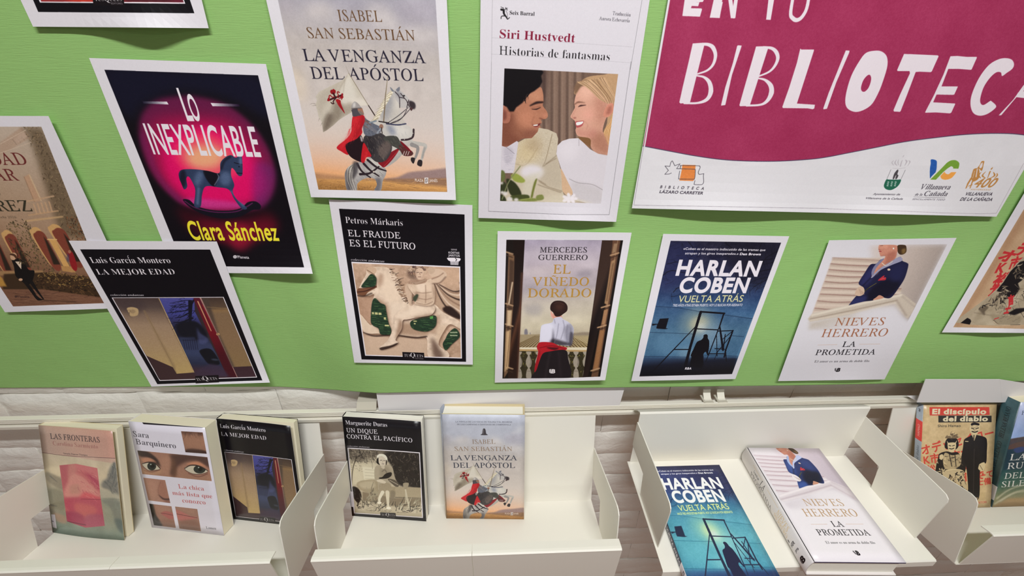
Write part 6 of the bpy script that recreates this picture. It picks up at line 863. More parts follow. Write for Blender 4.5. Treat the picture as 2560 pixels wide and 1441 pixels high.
def a_blf():
    c=book_cv(Q_LF,seed=13); c.view(80,1020,4.239); q=[((x-80)*4.239,(y-1020)*4.239) for x,y in Q_LF]
    c.poly(q,{'p':(500,220),'q':(560,1370),'s':[(0,(176,138,122)),(.26,(182,152,136)),(.27,(186,170,146)),(.4,(196,180,152)),(.5,(180,166,142)),(.62,(140,136,118)),(.75,(150,142,122)),(.88,(128,136,122)),(1,(98,120,112))]}); c.clip(q); c.grain(q,12,50)
    c.poly([(62,200),(885,240),(915,530),(100,497)],{'p':(80,400),'q':(900,400),'s':[(0,(170,146,132)),(.5,(184,148,132)),(1,(182,136,122))]},.9,1); c.line([(103,497),(400,522),(914,530)],4,(86,48,54),1,0,1)
    N=(58,48,50); c.text('LAS FRONTERAS',(198,348),(742,370),56,'R',N,-.002); c.text('Carolina Sarmiento',(228,415),(722,436),44,'R',(142,88,84),-.012); c.text('Siruela Nuevos Tiempos',(344,506),(608,516),16,'R',N,0)
    for p,k,al in [([(150,700),(330,760),(350,880),(180,800)],(126,118,102),.8),([(190,880),(350,900),(370,1080),(210,1050)],(120,116,98),.6),([(150,660),(330,640),(320,740),(240,720)],(206,190,160),.7),([(850,640),(900,570),(940,600),(960,780),(980,920),(930,920),(880,900),(830,860),(790,850),(760,820),(780,770),(820,740)],(112,110,104),.95),([(750,860),(880,880),(980,930),(960,980),(760,960)],(166,160,142),.8),([(780,960),(960,980),(1000,1300),(900,1180),(860,1060),(800,1010)],(112,116,108),.7),([(240,1120),(380,1150),(380,1220),(280,1200)],(180,140,118),.6),([(800,1000),(880,1100),(930,1220),(820,1260)],(140,144,128),.6),([(900,1160),(990,1180),(1000,1310),(940,1270)],(88,98,96),.7)]: c.sp(p,k,al,7)
    for p in ([(900,580),(880,680),(840,760)],[(920,640),(900,760),(870,850)],[(800,780),(850,830),(880,900)],[(950,760),(900,840)],[(200,740),(280,800)],[(210,1040),(280,1050)]): c.line(p,[14,5],(80,82,80),.7,3,1)
    c.line([(760,950),(980,960)],5,(110,112,98),.7,3); c.strokes([(840,640),(940,600),(980,900),(840,860)],40,40,1.2,6,[(140,138,128),(90,92,88),(74,78,78)],.6,.6)
    cu=[(302,625),(480,602),(716,640),(757,960),(802,1230),(600,1252),(394,1198),(355,950)]
    c.poly(cu,(178,96,98)); c.inn(cu)
    for p,k,al in [([(302,625),(400,615),(400,780),(360,900),(340,860)],(166,84,92),.9),([(400,620),(490,604),(480,720),(410,790)],(182,120,112),.8),([(490,604),(716,640),(730,780),(640,700),(500,660)],(188,108,110),.8),([(580,690),(720,760),(740,860),(660,780)],(160,60,84),.8),([(400,790),(480,700),(640,800),(750,930),(540,950),(360,940)],(196,134,124),.85),([(430,830),(520,820),(520,900),(430,910)],(176,126,112),.8),([(540,930),(600,890),(757,950),(757,965),(545,962)],(196,84,92),.9),([(360,965),(757,965),(790,1140),(560,1100),(420,1090)],(170,72,90),.8),([(480,1010),(700,1040),(680,1140),(520,1120)],(186,100,94),.7),([(380,1100),(560,1120),(600,1250),(400,1200)],(150,60,86),.8),([(600,1130),(790,1120),(800,1230),(610,1250)],(158,78,100),.8)]: c.sp(p,k,al,8)
    c.strokes([(480,660),(720,700),(750,940),(540,900)],50,60,.6,5,[(206,150,140),(150,50,76),(190,96,102)],.6,.4); c.line([(545,963),(757,963)],5,(130,44,60),.9,1); c.line([(395,1198),(600,1225)],6,(70,34,48),.8,2); c.out()
    c.poly([(215,1138),(258,1138),(280,1278),(234,1270)],(206,202,208)); c.line([(222,1205),(240,1210)],8,(96,90,110)); c.clip(); return c
ARTS['blf']=a_blf
Q_SA=[(322,1057),(510,1069),(558,1339),(383,1322)]
def a_bsa():
    c=book_cv(Q_SA,seed=14,bg=(206,201,212)); c.view(310,1020,4.237); q=[((x-310)*4.237,(y-1020)*4.237) for x,y in Q_SA]
    c.poly([(190,160),(835,203),(835,210),(210,185)],(24,20,26)); N=(74,70,80); RD=(176,92,96)
    c.text('Sara',(108,318),(270,334),56,'R',N,0); c.text('Barquinero',(135,400),(552,438),56,'R',N,0)
    c.text('La chica',(580,862),(845,882),44,'R',RD,.0); c.text('más lista que',(520,930),(930,960),42,'R',RD,.0); c.text('conozco',(622,1010),(862,1028),46,'R',RD,.0); c.text('Lumen',(868,1282),(970,1290),24,'R',N,0)
    SK=(150,110,92)
    A=[(600,252),(825,260),(868,488),(648,476)]; c.poly(A,(140,102,84)); c.clip(A); c.sp([(590,240),(840,240),(830,290),(740,280),(640,290)],(92,62,50),.9,7); c.strokes([(620,255),(820,260),(790,310),(700,300)],26,50,1.2,5,[(64,42,36),(84,58,46)],.8,.7); c.sp([(640,455),(720,436),(860,460),(870,500),(640,490)],(52,34,32),.9,5); c.sp([(640,300),(820,310),(840,420),(660,420)],(158,116,94),.6,12); c.clip()
    A=[(150,468),(875,524),(922,778),(204,718)]; c.poly(A,SK); c.clip(A)
    c.sp([(140,460),(260,480),(360,560),(395,640),(340,600),(260,540),(180,530)],(50,36,34),.95,5); c.sp([(500,500),(880,520),(900,640),(780,570),(660,580),(560,640),(530,720),(480,700),(520,600)],(70,48,44),.9,9); c.sp([(400,540),(500,540),(480,720),(400,700)],(162,120,100),.8,12); c.sp([(190,560),(280,545),(350,590),(300,580),(220,590)],(176,124,98),.9,4); c.sp([(660,600),(780,575),(880,640),(820,620),(720,610)],(188,128,98),.9,5)
    c.sp([(190,660),(320,690),(400,660),(380,720),(220,715)],(170,132,104),.8,7); c.sp([(600,690),(740,740),(880,720),(900,778),(620,760)],(150,112,92),.8,8)
    for ey,ix in (([(200,610),(260,592),(330,600),(388,655),(330,672),(260,672)],300),([(640,650),(700,615),(790,620),(880,668),(820,700),(720,700)],795)):
        c.sp([(a,b+6) for a,b in ey],(60,40,36),.8,3); c.sp(ey,(186,176,156)); c.inn(ey,1); c.ell(ix,632 if ix<500 else 655,46 if ix<500 else 62,44,(40,44,40)); c.ell(ix+8,630 if ix<500 else 655,22,20,(14,14,14)); c.ell(ix-10,614 if ix<500 else 636,8,6,(190,200,190),.9,1); c.out(); c.line(ey[:4],[6,12,8],(46,30,28),1,1,1)
    c.line([(220,680),(300,695),(385,668)],5,(96,60,50),.8,2,1); c.line([(680,700),(780,735),(880,700)],7,(90,54,48),.8,2,1); c.sp([(500,560),(540,560),(560,720),(510,740)],(96,66,52),.8,8); c.clip()
    A=[(214,756),(440,778),(496,1020),(270,995)]; c.poly(A,(158,118,102)); c.clip(A); c.sp([(390,800),(430,790),(480,980),(430,980),(370,940),(360,880)],(150,104,88),.9,8); c.sp([(370,930),(430,970),(496,970),(490,990),(420,985)],(70,42,40),.95,3); c.sp([(240,780),(360,800),(350,940),(280,960)],(170,128,110),.8,14); c.line([(395,790),(370,880),(380,940)],5,(120,82,70),.7,3,1); c.sp([(440,1000),(496,990),(500,1022),(430,1016)],(120,78,68),.8,4); c.clip()
    A=[(278,1030),(508,1054),(555,1280),(330,1256)]; c.poly(A,(146,106,90)); c.clip(A); c.sp([(270,1020),(320,1040),(350,1150),(420,1256),(330,1270)],(34,30,30),.95,5); c.sp([(330,1050),(480,1060),(500,1100),(400,1130)],(158,118,100),.8,9); c.sp([(400,1130),(450,1105),(530,1130),(535,1180),(490,1190),(440,1160)],(160,86,82),.9,3); c.line([(400,1128),(460,1135),(535,1150)],5,(96,44,46),.9,1,1); c.sp([(400,1200),(520,1200),(550,1270),(420,1256)],(130,92,76),.8,9); c.clip()
    A=[(545,1055),(774,1077),(814,1310),(592,1286)]; c.poly(A,(144,106,90)); c.clip(A); c.sp([(550,1090),(620,1110),(700,1150),(780,1165),(740,1180),(660,1200),(580,1195)],(170,98,92),.9,4); c.line([(550,1130),(660,1150),(774,1170)],6,(96,46,46),.9,1,1); c.sp([(600,1210),(760,1200),(800,1300),(620,1290)],(120,84,70),.8,10); c.sp([(580,1062),(760,1080),(740,1130),(620,1100)],(156,116,98),.8,8); c.clip(); return c
ARTS['bsa']=a_bsa
Q_DU=[(860,1047),(1052,1052),(1062,1304),(881,1291)]
def a_bdu():
    c=book_cv(Q_DU,seed=15,bg=(20,17,22)); c.view(840,1000,4.3667)
    c.text('Marguerite Duras',(120,290),(562,303),44,'B',WT,-.008); c.text('UN DIQUE',(128,372),(458,382),44,'R',WT,.006); c.text('CONTRA EL PACÍFICO',(132,438),(832,460),44,'R',WT,.006); c.text('colección andanzas',(135,528),(370,536),15,'I',WT,.008)
    f=[(137,538),(912,566),(935,1290),(198,1245)]; c.poly(f,WT); g=[(149,548),(902,576),(924,1278),(207,1236)]
    c.poly(g,(176,164,142)); c.clip(g); DK=(34,28,26); c.grain(g,14,30)
    c.sp([(540,560),(910,570),(930,960),(800,950),(680,930),(620,820),(600,720),(540,640)],(44,38,36),1,6); c.sp([(140,545),(560,560),(460,620),(340,660),(260,680),(160,640)],(90,80,70),.8,8)
    c.strokes([(150,548),(480,560),(440,640),(330,700),(160,660)],150,46,1,5,[DK,(80,72,62),(52,46,42),(150,140,122)],.9,1); c.strokes([(560,570),(905,575),(920,940),(690,930),(620,760)],260,30,.8,5,[DK,(70,62,56),(24,20,20),(110,100,88)],.9,1.6)
    c.poly([(160,700),(440,700),(430,900),(170,940)],(196,186,162),.8,6); c.poly([(290,740),(440,750),(430,900),(310,890)],(206,198,176),.9,2)
    for i in range(4): c.line([(320,770+i*32),(435,776+i*32)],4,(160,148,126),.8,1)
    c.line([(385,600),(400,760)],5,(150,138,120)); c.line([(225,650),(190,780),(178,940)],[10,8,7],(84,74,62),1,1,1); c.line([(225,650),(300,600)],5,DK); c.strokes([(170,700),(290,720),(280,790),(180,780)],30,14,.2,4,[(110,100,84),(140,130,110)],.8,1)
    # stone bench
    c.sp([(230,930),(290,890),(440,880),(600,950),(915,960),(918,1060),(640,1070),(440,1040),(290,1000)],(150,136,112),1,3); c.sp([(250,920),(400,890),(420,960),(300,980)],(180,168,144),.8,8); c.poly([(640,955),(915,955),(918,1065),(640,1060)],(160,146,122),1,2); c.line([(640,1068),(918,1072)],8,(84,74,62),.9,2); c.poly([(290,1010),(640,1075),(920,1078),(920,1170),(560,1160),(290,1100)],(126,112,92),1,3)
    c.sp([(185,960),(250,980),(280,1060),(250,1130),(200,1080)],DK,1,2); c.strokes([(185,960),(270,990),(260,1130),(195,1100)],40,16,1,4,[(90,82,70),DK],.9,1.5)
    # agave and leaves in front
    c.strokes([(270,1040),(450,1030),(430,1150),(290,1140)],26,90,-1,14,[(124,114,96),(90,82,70),(150,140,118)],.9,1.1); c.strokes([(250,1120),(560,1150),(920,1180),(920,1230),(300,1220)],120,50,-.6,8,[DK,(150,140,120),(190,180,158),(80,72,62)],.9,1.3); c.poly([(210,1200),(924,1240),(924,1278),(207,1236)],(170,158,134),.8,5)
    c.line([(740,930),(780,1160)],[14,14],(190,180,158),1,1); c.sp([(725,912),(785,908),(770,960),(740,975)],(150,138,118)); c.strokes([(690,1120),(900,1120),(910,1230),(700,1220)],40,70,-.9,9,[(190,182,160),(60,54,48),(140,130,110)],.9,1)
    # woman on the bench
    c.sp([(430,740),(480,715),(560,715),(610,740),(640,860),(678,940),(640,950),(590,880),(600,960),(560,1010),(520,1020),(480,960),(460,990),(450,900),(425,890),(418,800)],(162,150,130)); c.sp([(490,740),(550,730),(600,800),(590,850),(500,860),(470,800)],(140,128,110),.7,6); c.line([(500,790),(530,770),(550,800)],8,(100,90,78),.9,2,1)
    c.sp([(470,930),(560,910),(600,960),(580,1000),(510,1030),(470,1090),(490,1130),(450,1130),(455,1040),(465,990)],(150,136,114)); c.line([(505,1010),(470,1080),(470,1130)],[34,26,20],(206,198,178),1,1,1); c.line([(555,1010),(558,1100),(562,1180)],[40,28,20],(200,190,168),1,1,1); c.ell(468,1128,24,13,(216,208,190)); c.ell(566,1184,26,15,(216,208,190)); c.sp([(590,1000),(640,1010),(620,1100),(590,1110)],(124,112,94),.9,3)
    c.sp([(440,890),(480,872),(540,900),(520,918),(470,905)],(196,184,164)); c.sp([(460,870),(500,850),(540,810),(598,795),(600,830),(560,860),(500,868)],(40,34,32)); c.line([(470,858),(520,850)],8,DK); c.sp([(560,870),(640,880),(678,940),(640,948)],(90,80,70)); c.line([(580,880),(670,930)],6,(190,180,160),.8)
    c.sp([(455,650),(480,625),(530,630),(550,660),(540,710),(510,735),(480,720),(462,690)],(196,184,166)); c.sp([(450,660),(448,620),(480,598),(530,605),(558,640),(555,690),(545,660),(510,625),(470,628),(460,650)],(212,206,190)); c.sp([(450,650),(462,640),(466,690),(478,716),(462,712),(440,690)],DK); c.sp([(545,660),(556,680),(548,715),(540,710)],(60,52,46)); c.sp([(505,720),(530,735),(520,760),(490,745)],(186,174,154))
    c.line([(482,668),(502,666)],5,(60,50,46)); c.line([(516,668),(536,670)],5,(60,50,46)); c.line([(510,672),(508,692)],3,(140,126,110)); c.line([(500,704),(522,705)],5,(70,50,48))
    c.clip(); tusq(c,490,1268,632,1275,22); c.poly([(155,1008),(192,1010),(204,1180),(170,1172)],(208,202,210)); return c
ARTS['bdu']=a_bdu
Q_RU=[(2550.5,1009.7),(2706,1021),(2668,1281),(2482,1266)]
def a_bru():
    c=book_cv(Q_RU,seed=16); c.view(2230,950,2.933); q=[((x-2230)*2.933,(y-950)*2.933) for x,y in Q_RU]
    c.poly(q,{'p':(900,170),'q':(820,940),'s':[(0,(176,180,206)),(.2,(150,166,204)),(.33,(140,162,206)),(.34,(74,60,60)),(.4,(56,58,70)),(.41,(30,52,74)),(.5,(36,58,66)),(.65,(44,76,78)),(.76,(58,90,80)),(.86,(110,116,90)),(1,(150,130,94))]}); c.clip(q); c.grain(q,12,40)
    c.sp([(868,445),(930,425),(1100,420),(1300,440),(1300,470),(870,470)],(84,62,58),1,2); c.poly([(860,475),(1400,480),(1400,640),(830,620)],(28,50,66),.8,5)
    for p in ([(780,850),(860,790),(960,760),(1200,740)],[(760,900),(870,830),(968,800),(1200,790)],[(800,880),(900,820),(1000,810)]): c.line(p,[16,8],(176,170,146),.8,4,1)
    c.poly([(740,925),(860,860),(968,870),(1300,860),(1300,960),(740,960)],(160,128,88),.9,8); c.sp([(900,470),(960,460),(968,490),(920,500)],(44,60,110),.9,2)
    W_=(206,200,196)
    for s_,x0,y0,x1 in (('LA',870,550,985),('RUTA',852,615,1075),('DEL',832,690,978),('SILENCIO',812,758,1180)): c.text(s_,(x0,y0),(x1,y0+6),46,'R',W_,-.002)
    c.text('HELENA RESANO',(945,250),(1250,262),24,'R',(60,70,96)); c.clip(); return c
ARTS['bru']=a_bru
def spine_cv(w, bg): return Cv(w, 740, bg, 21)
def a_sni():
    c=spine_cv(110,(206,201,202)); B=(44,40,46); G=(196,168,124)
    c.text('La novela que',(64,150),(64,215),14,'R',B,0); c.line([(88,120),(88,235)],1.5,G); c.text('LA',(52,235),(52,285),36,'R',B,-.004); c.line([(88,300),(88,420)],1.5,G); c.text('PROMETIDA',(18,130),(18,390),32,'R',B,-.004)
    c.text('NIEVES',(58,430),(58,545),30,'R',G,-.004); c.text('HERRERO',(22,420),(22,560),30,'R',G,-.004)
    c.text('1',(24,585),(36,586),14,'M',B); c.text('HER',(28,615),(72,618),16,'M',B); c.text('pro',(42,650),(74,652),14,'M',B); b_logo(c,50,712,30); return c
def a_sco():
    c=spine_cv(50,(58,60,74)); c.text('VUELTA ATRÁS',(12,380),(12,575),24,'S',(206,200,200),.01); c.text('HARLAN COBEN',(12,90),(12,350),26,'S',(206,200,210),.03); c.poly([(0,580),(50,580),(50,740),(0,740)],(205,200,204)); c.text('COB',(12,630),(42,632),15,'M',(70,66,74)); c.text('vue',(14,668),(40,670),13,'M',(70,66,74)); return c
def a_sdi():
    c=spine_cv(44,(150,158,168)); c.poly([(0,120),(44,120),(44,260),(0,260)],(198,62,56)); c.text('3',(16,60),(28,60),18,'M',(60,60,66)); c.text('HAMAO',(30,232),(30,150),14,'S',(206,160,150),.01); c.text('El discípulo del diablo',(30,560),(30,300),15,'S',(90,96,106),.006); return c
def a_sru():
    c=spine_cv(90,(52,78,84)); c.grain([(0,0),(90,0),(90,740),(0,740)],10,40); c.text('LA RUTA DEL SILENCIO',(56,580),(56,300),24,'R',(18,22,26),-.002); c.text('HELENA RESANO',(56,270),(56,60),24,'R',(18,22,26),-.002); c.poly([(30,590),(90,590),(90,690),(30,690)],(204,200,206)); return c
def a_sve():
    c=spine_cv(110,(150,152,156)); c.poly([(0,0),(110,0),(110,740),(0,740)],{'p':(0,0),'q':(0,740),'s':[(0,(140,146,160)),(.6,(176,168,162)),(.9,(190,160,130)),(1,(150,120,84))]}); c.text('LA VENGANZA DEL APÓSTOL',(60,560),(60,200),26,'R',(60,60,72),0); return c
for k,f in dict(sni=a_sni,sco=a_sco,sdi=a_sdi,sru=a_sru,sve=a_sve).items(): ARTS[k]=f

def a_blu():
    c=book_cv(Q_LU); d_lu(c); return c
ARTS['blu']=a_blu
# ---------------------------------------------------------------- object helpers
def tag(o, label=None, cat=None, group=None, kind=None):
    for k, v in (('label', label), ('category', cat), ('group', group), ('kind', kind)):
        if v: o[k] = v
    return o
def empty(name, loc=(0, 0, 0)):
    o = bpy.data.objects.new(name, None); o.empty_display_size = .02; o.location = (loc[0], loc[1], loc[2] + Z0); col.objects.link(o); return o
def mesh_obj(name, V, F, mat, parent=None, uv=None, smooth=False):
    """one mesh object from world-space vertices (measured from the camera point)"""
    V = np.asarray(V, float) + np.array([0, 0, Z0])
    if parent is not None: V = V - np.array(parent_loc(parent))
    me = bpy.data.meshes.new(name); me.from_pydata([tuple(v) for v in V], [], [tuple(f) for f in F]); me.update()
    if uv is not None:
        l = me.uv_layers.new(name='UVMap')
        for p in me.polygons:
            for li in p.loop_indices: l.data[li].uv = uv[me.loops[li].vertex_index] if not callable(uv) else uv(p.index, me.loops[li].vertex_index)
    if smooth:
        for p in me.polygons: p.use_smooth = True
    for m in (mat if isinstance(mat, (list, tuple)) else [mat]): me.materials.append(m)
    o = bpy.data.objects.new(name, me); col.objects.link(o)
    if parent is not None: o.parent = parent
    return o
def parent_loc(p):
    l = Vector(p.location)
    while p.parent: p = p.parent; l += Vector(p.location)
    return l
def hexa(name, P, mat, parent=None, bev=0):
    """box from 8 corners: four of one face, the four opposite"""
    o = mesh_obj(name, P, [(0, 1, 2, 3), (7, 6, 5, 4), (0, 4, 5, 1), (1, 5, 6, 2), (2, 6, 7, 3), (3, 7, 4, 0)], mat, parent)
    fix(o, bev); return o
def fix(o, bev=0, seg=2):
    bm = bmesh.new(); bm.from_mesh(o.data); bmesh.ops.recalc_face_normals(bm, faces=bm.faces)
    if bev: bmesh.ops.bevel(bm, geom=[e for e in bm.edges if e.is_manifold and e.calc_face_angle(0) > .5], offset=bev, segments=seg, affect='EDGES', profile=.6)
    bm.to_mesh(o.data); bm.free()
def prism_x(name, prof, x0, x1, fr, mat, parent=None, bev=0):
    """extrude a profile given in a tray frame (out, up) along x"""
    n = len(prof); V = [(x0, *fr(q, b)) for q, b in prof] + [(x1, *fr(q, b)) for q, b in prof]
    F = [tuple(range(n)), tuple(range(2 * n - 1, n - 1, -1))] + [(i, (i + 1) % n, n + (i + 1) % n, n + i) for i in range(n)]
    o = mesh_obj(name, V, F, mat, parent); fix(o, bev); return o
def strip(prof, t):
    """closed outline of a bent sheet of thickness t that follows an open profile"""
    p = np.array(prof, float); d = np.diff(p, axis=0); d /= np.linalg.norm(d, axis=1)[:, None]; nr = np.c_[-d[:, 1], d[:, 0]]
    m = np.vstack([nr[:1], nr[:-1] + nr[1:], nr[-1:]]); m /= np.linalg.norm(m, axis=1)[:, None]
    sc_ = np.r_[1, 1 / np.maximum(.5, np.sum(m[1:-1] * nr[1:], 1)), 1]
    return [tuple(a) for a in p] + [tuple(a) for a in (p + m * (t * sc_)[:, None])[::-1]]
# ---------------------------------------------------------------- materials
def lin(c): return tuple(((v / 255 / 12.92) if v / 255 <= .04045 else ((v / 255 + .055) / 1.055) ** 2.4) for v in c)
def mat(name, rgb, rough=.5, spec=.5, bump=None, var=None):
    m = bpy.data.materials.new(name); m.use_nodes = True; nt = m.node_tree; b = nt.nodes['Principled BSDF']
    b.inputs['Base Color'].default_value = (*lin(rgb), 1); b.inputs['Roughness'].default_value = rough; b.inputs['Specular IOR Level'].default_value = spec
    tc = nt.nodes.new('ShaderNodeTexCoord')
    if var:
        n = nt.nodes.new('ShaderNodeTexNoise'); n.inputs['Scale'].default_value = var[0]; n.inputs['Detail'].default_value = 5; r = nt.nodes.new('ShaderNodeMixRGB'); nt.links.new(tc.outputs['Object'], n.inputs['Vector'])
        r.inputs[1].default_value = (*lin(rgb), 1); r.inputs[2].default_value = (*lin(var[1]), 1); nt.links.new(n.outputs['Fac'], r.inputs[0]); nt.links.new(r.outputs[0], b.inputs['Base Color'])
    if bump:
        prev = None
        for (sx, sy, sz), det, st, di in bump:
            mp = nt.nodes.new('ShaderNodeMapping'); mp.inputs['Scale'].default_value = (sx, sy, sz); nt.links.new(tc.outputs['Object'], mp.inputs['Vector'])
            n = nt.nodes.new('ShaderNodeTexNoise'); n.inputs['Scale'].default_value = 1; n.inputs['Detail'].default_value = det; n.inputs['Distortion'].default_value = .9; nt.links.new(mp.outputs[0], n.inputs['Vector'])
            bp = nt.nodes.new('ShaderNodeBump'); bp.inputs['Strength'].default_value = st; bp.inputs['Distance'].default_value = di; nt.links.new(n.outputs['Fac'], bp.inputs['Height'])
            if prev: nt.links.new(prev.outputs[0], bp.inputs['Normal'])
            prev = bp
        nt.links.new(prev.outputs[0], b.inputs['Normal'])
    return m
def print_mat(name, image, rough=.45, spec=.3):
    m = bpy.data.materials.new(name); m.use_nodes = True; nt = m.node_tree; b = nt.nodes['Principled BSDF']; t = nt.nodes.new('ShaderNodeTexImage'); t.image = image; t.extension = 'EXTEND'; t.interpolation = 'Cubic'
    nt.links.new(t.outputs[0], b.inputs['Base Color']); b.inputs['Roughness'].default_value = rough; b.inputs['Specular IOR Level'].default_value = spec
    tc = nt.nodes.new('ShaderNodeTexCoord'); n = nt.nodes.new('ShaderNodeTexNoise'); n.inputs['Scale'].default_value = 900; n.inputs['Detail'].default_value = 2; nt.links.new(tc.outputs['Object'], n.inputs['Vector'])
    bp = nt.nodes.new('ShaderNodeBump'); bp.inputs['Strength'].default_value = .12; bp.inputs['Distance'].default_value = .0004; nt.links.new(n.outputs['Fac'], bp.inputs['Height']); nt.links.new(bp.outputs[0], b.inputs['Normal'])
    return m
M_METAL = mat('white_powder_coat', (243, 239, 229), .42, .4, [((700, 700, 700), 2, .08, .0004)])
M_RAIL = mat('rail_enamel', (243, 238, 224), .35, .5)
M_DARK = mat('slot_shade_and_dark_screw', (70, 66, 60), .7)  # dark tone painted for the shade in the rail recess, also the screw
M_GREEN = mat('green_kraft_paper', (161, 205, 125), .8, .15, [((6, 1, 5), 2, .35, .01), ((45, 1, 900), 3, .5, .0009), ((500, 500, 500), 2, .2, .0004)], (3, (153, 198, 120)))
M_BRICK = mat('white_painted_brick', (250, 247, 240), .5, .4, [((24, 24, 38), 5, .3, .007), ((85, 85, 120), 5, .4, .0022), ((600, 600, 600), 2, .15, .0005)], (4, (240, 236, 228)))
M_PLASTER = mat('white_painted_joint', (234, 227, 215), .6, .3, [((50, 50, 50), 4, .7, .006)])
M_CARD = mat('white_card', (234, 230, 230), .6, .2)
M_PAGE = mat('cream_page_edges', (250, 241, 216), .8, .1, [((30, 2600, 2600), 2, .35, .0006)])
M_PAGEW = mat('white_page_edges', (250, 246, 234), .8, .1, [((30, 2600, 2600), 2, .3, .0006)])
M_COVW = mat('white_cover_board', (232, 226, 224), .45, .3); M_COVK = mat('black_cover_board', (26, 22, 26), .35, .5); M_COVC = mat('cream_cover_board', (214, 198, 160), .5, .3)
M_NAVY = mat('navy_endpaper', (52, 44, 84), .6, .2); M_TEAL = mat('teal_cover_board', (60, 86, 92), .45, .3); M_SAND = mat('tan_cover_board', (190, 160, 116), .5, .3); M_SLATE = mat('slate_blue_cover', (58, 66, 92), .4, .4)
M_TAG = mat('white_label', (236, 233, 238), .5, .3); M_PLAST = mat('clear_plastic', (206, 200, 184), .25, .6)
M_FLOOR = mat('brown_floor', (158, 102, 66), .5, .3, [((3, 60, 3), 3, .2, .003)], (5, (140, 92, 62)))
M_CEIL = mat('ceiling_paint', (228, 226, 220), .8, .2); M_HOUSE = mat('lamp_housing', (210, 210, 208), .4, .5)
def glow():
    m = bpy.data.materials.new('lamp_diffuser'); m.use_nodes = True; b = m.node_tree.nodes['Principled BSDF']; b.inputs['Emission Color'].default_value = (1, .97, .93, 1); b.inputs['Emission Strength'].default_value = 3; return m
M_GLOW = glow()
# ---------------------------------------------------------------- the setting
def box(name, lo, hi, m, parent=None, bev=0):
    (a, b, c), (d, e, f) = lo, hi
    return hexa(name, [(a, b, c), (d, b, c), (d, e, c), (a, e, c), (a, b, f), (d, b, f), (d, e, f), (a, e, f)], m, parent, bev)
wall = tag(box('wall_back', (-5, .012, -Z0), (5, .15, CEIL), M_PLASTER), 'white painted rough brick wall behind the paper and trays', None, None, 'structure')
tag(box('floor', (-5, -7, -Z0 - .05), (5, .15, -Z0), M_FLOOR), 'brown floor', None, None, 'structure')
tag(box('ceiling', (-5, -7, CEIL), (5, .15, CEIL + .05), M_CEIL), 'white ceiling', None, None, 'structure')
rng = np.random.default_rng(5)
def brick_mesh(L, k):
    nx, nz = 16, 6; h = .0672; V = []; F = []; r = np.random.default_rng(k); d = r.normal(0, 1, (nz + 1, nx + 1)); d = (d + np.roll(d, 1, 0) + np.roll(d, 1, 1)) / 3; e = r.normal(0, .0007, (nx + 1, 2))
    e = (e + np.roll(e, 1, 0)) * .8
    for j in range(nz + 1):
        for i in range(nx + 1):
            u, v = i / nx, j / nz; ed = min(v * h, (1 - v) * h); y = .0125 + (.0034 if min(ed, u * L, (1 - u) * L) < 1e-6 else 0) - d[j, i] * .0012
            z = (v - .5) * h + (e[i, 0] if j == 0 else e[i, 1] if j == nz else 0); V.append(((u - .5) * L, y, z))
    for j in range(nz):
        for i in range(nx): a = j * (nx + 1) + i; F.append((a, a + 1, a + nx + 2, a + nx + 1))
    rim = [i for i in range(nx + 1)] + [j * (nx + 1) + nx for j in range(1, nz + 1)] + [nz * (nx + 1) + i for i in range(nx - 1, -1, -1)] + [j * (nx + 1) for j in range(nz - 1, 0, -1)]
    n0 = len(V); V += [V[a] for a in rim]; n1 = len(V); V += [(V[a][0], .024, V[a][2]) for a in rim]; R_ = len(rim)
    for q in range(R_): F.append((n0 + (q + 1) % R_, n0 + q, n1 + q, n1 + (q + 1) % R_))
    me = bpy.data.meshes.new('brick'); me.from_pydata(V, [], F); me.materials.append(M_BRICK)
    for p in me.polygons: p.use_smooth = True
    return me
BM = [brick_mesh(.2506, k) for k in range(7)]
for cz in range(13):
    zc = -.5238 - .0685 * cz
    for cx in range(12):
        o = bpy.data.objects.new('brick', BM[int(rng.integers(7))]); o.location = (-1.42 + cx * .2515 + (.126 if cz % 2 else 0), -.0105 + float(rng.normal(0, .0005)), zc + Z0 + float(rng.normal(0, .0006))); o.rotation_euler = (0, float(rng.normal(0, .006)), 0)
        col.objects.link(o); o.parent = wall
for k, (x, y, p) in enumerate(LAMPS):
    t = tag(empty('ceiling_and_fill_lamp', (x, y, CEIL)), ['long narrow ceiling lamp nearest the display wall', 'long narrow fill lamp added farther back under the ceiling, unseen'][k], 'lamp', 'ceiling lamps')
    box('housing', (x - .49, y - .06, CEIL - .05), (x + .49, y + .06, CEIL - .001), M_HOUSE, t, .004)
    box('diffuser', (x - .46, y - .04, CEIL - .0535), (x + .46, y + .04, CEIL - .0495), M_GLOW, t)
# ---------------------------------------------------------------- mounting rail
X0, X1 = -1.6, 1.8
rail = tag(empty('mounting_rail', (0, -.01, -.585)), 'long white slotted wall rail that carries the metal trays', 'rail')
W = lambda q, b: (q, b)
prism_x('rail_profile', [(-.0345, -.5768), (-.0378, -.5768), (-.0385, -.5775), (-.0385, -.5790), (-.0370, -.5794), (-.0370, -.5802), (-.0385, -.5806), (-.0385, -.5826), (-.0370, -.5830), (-.0370, -.5838), (-.0385, -.5842), (-.0385, -.5868), (-.027, -.5868), (-.027, -.5908), (-.0405, -.5908), (-.0412, -.592), (-.0405, -.5985), (-.0245, -.5985), (-.0245, -.5815), (-.0345, -.5815)], X0, X1, W, M_RAIL, rail)
for _x in (-.1, .12, .9): box('spacer', (_x - .012, -.0245, -.597), (_x + .012, .021, -.577), M_RAIL, rail, .001)
box('slot_shade', (X0, -.0300, -.5907), (X1, -.0276, -.5869), M_DARK, rail)  # dark strip standing in for the shade inside the recess
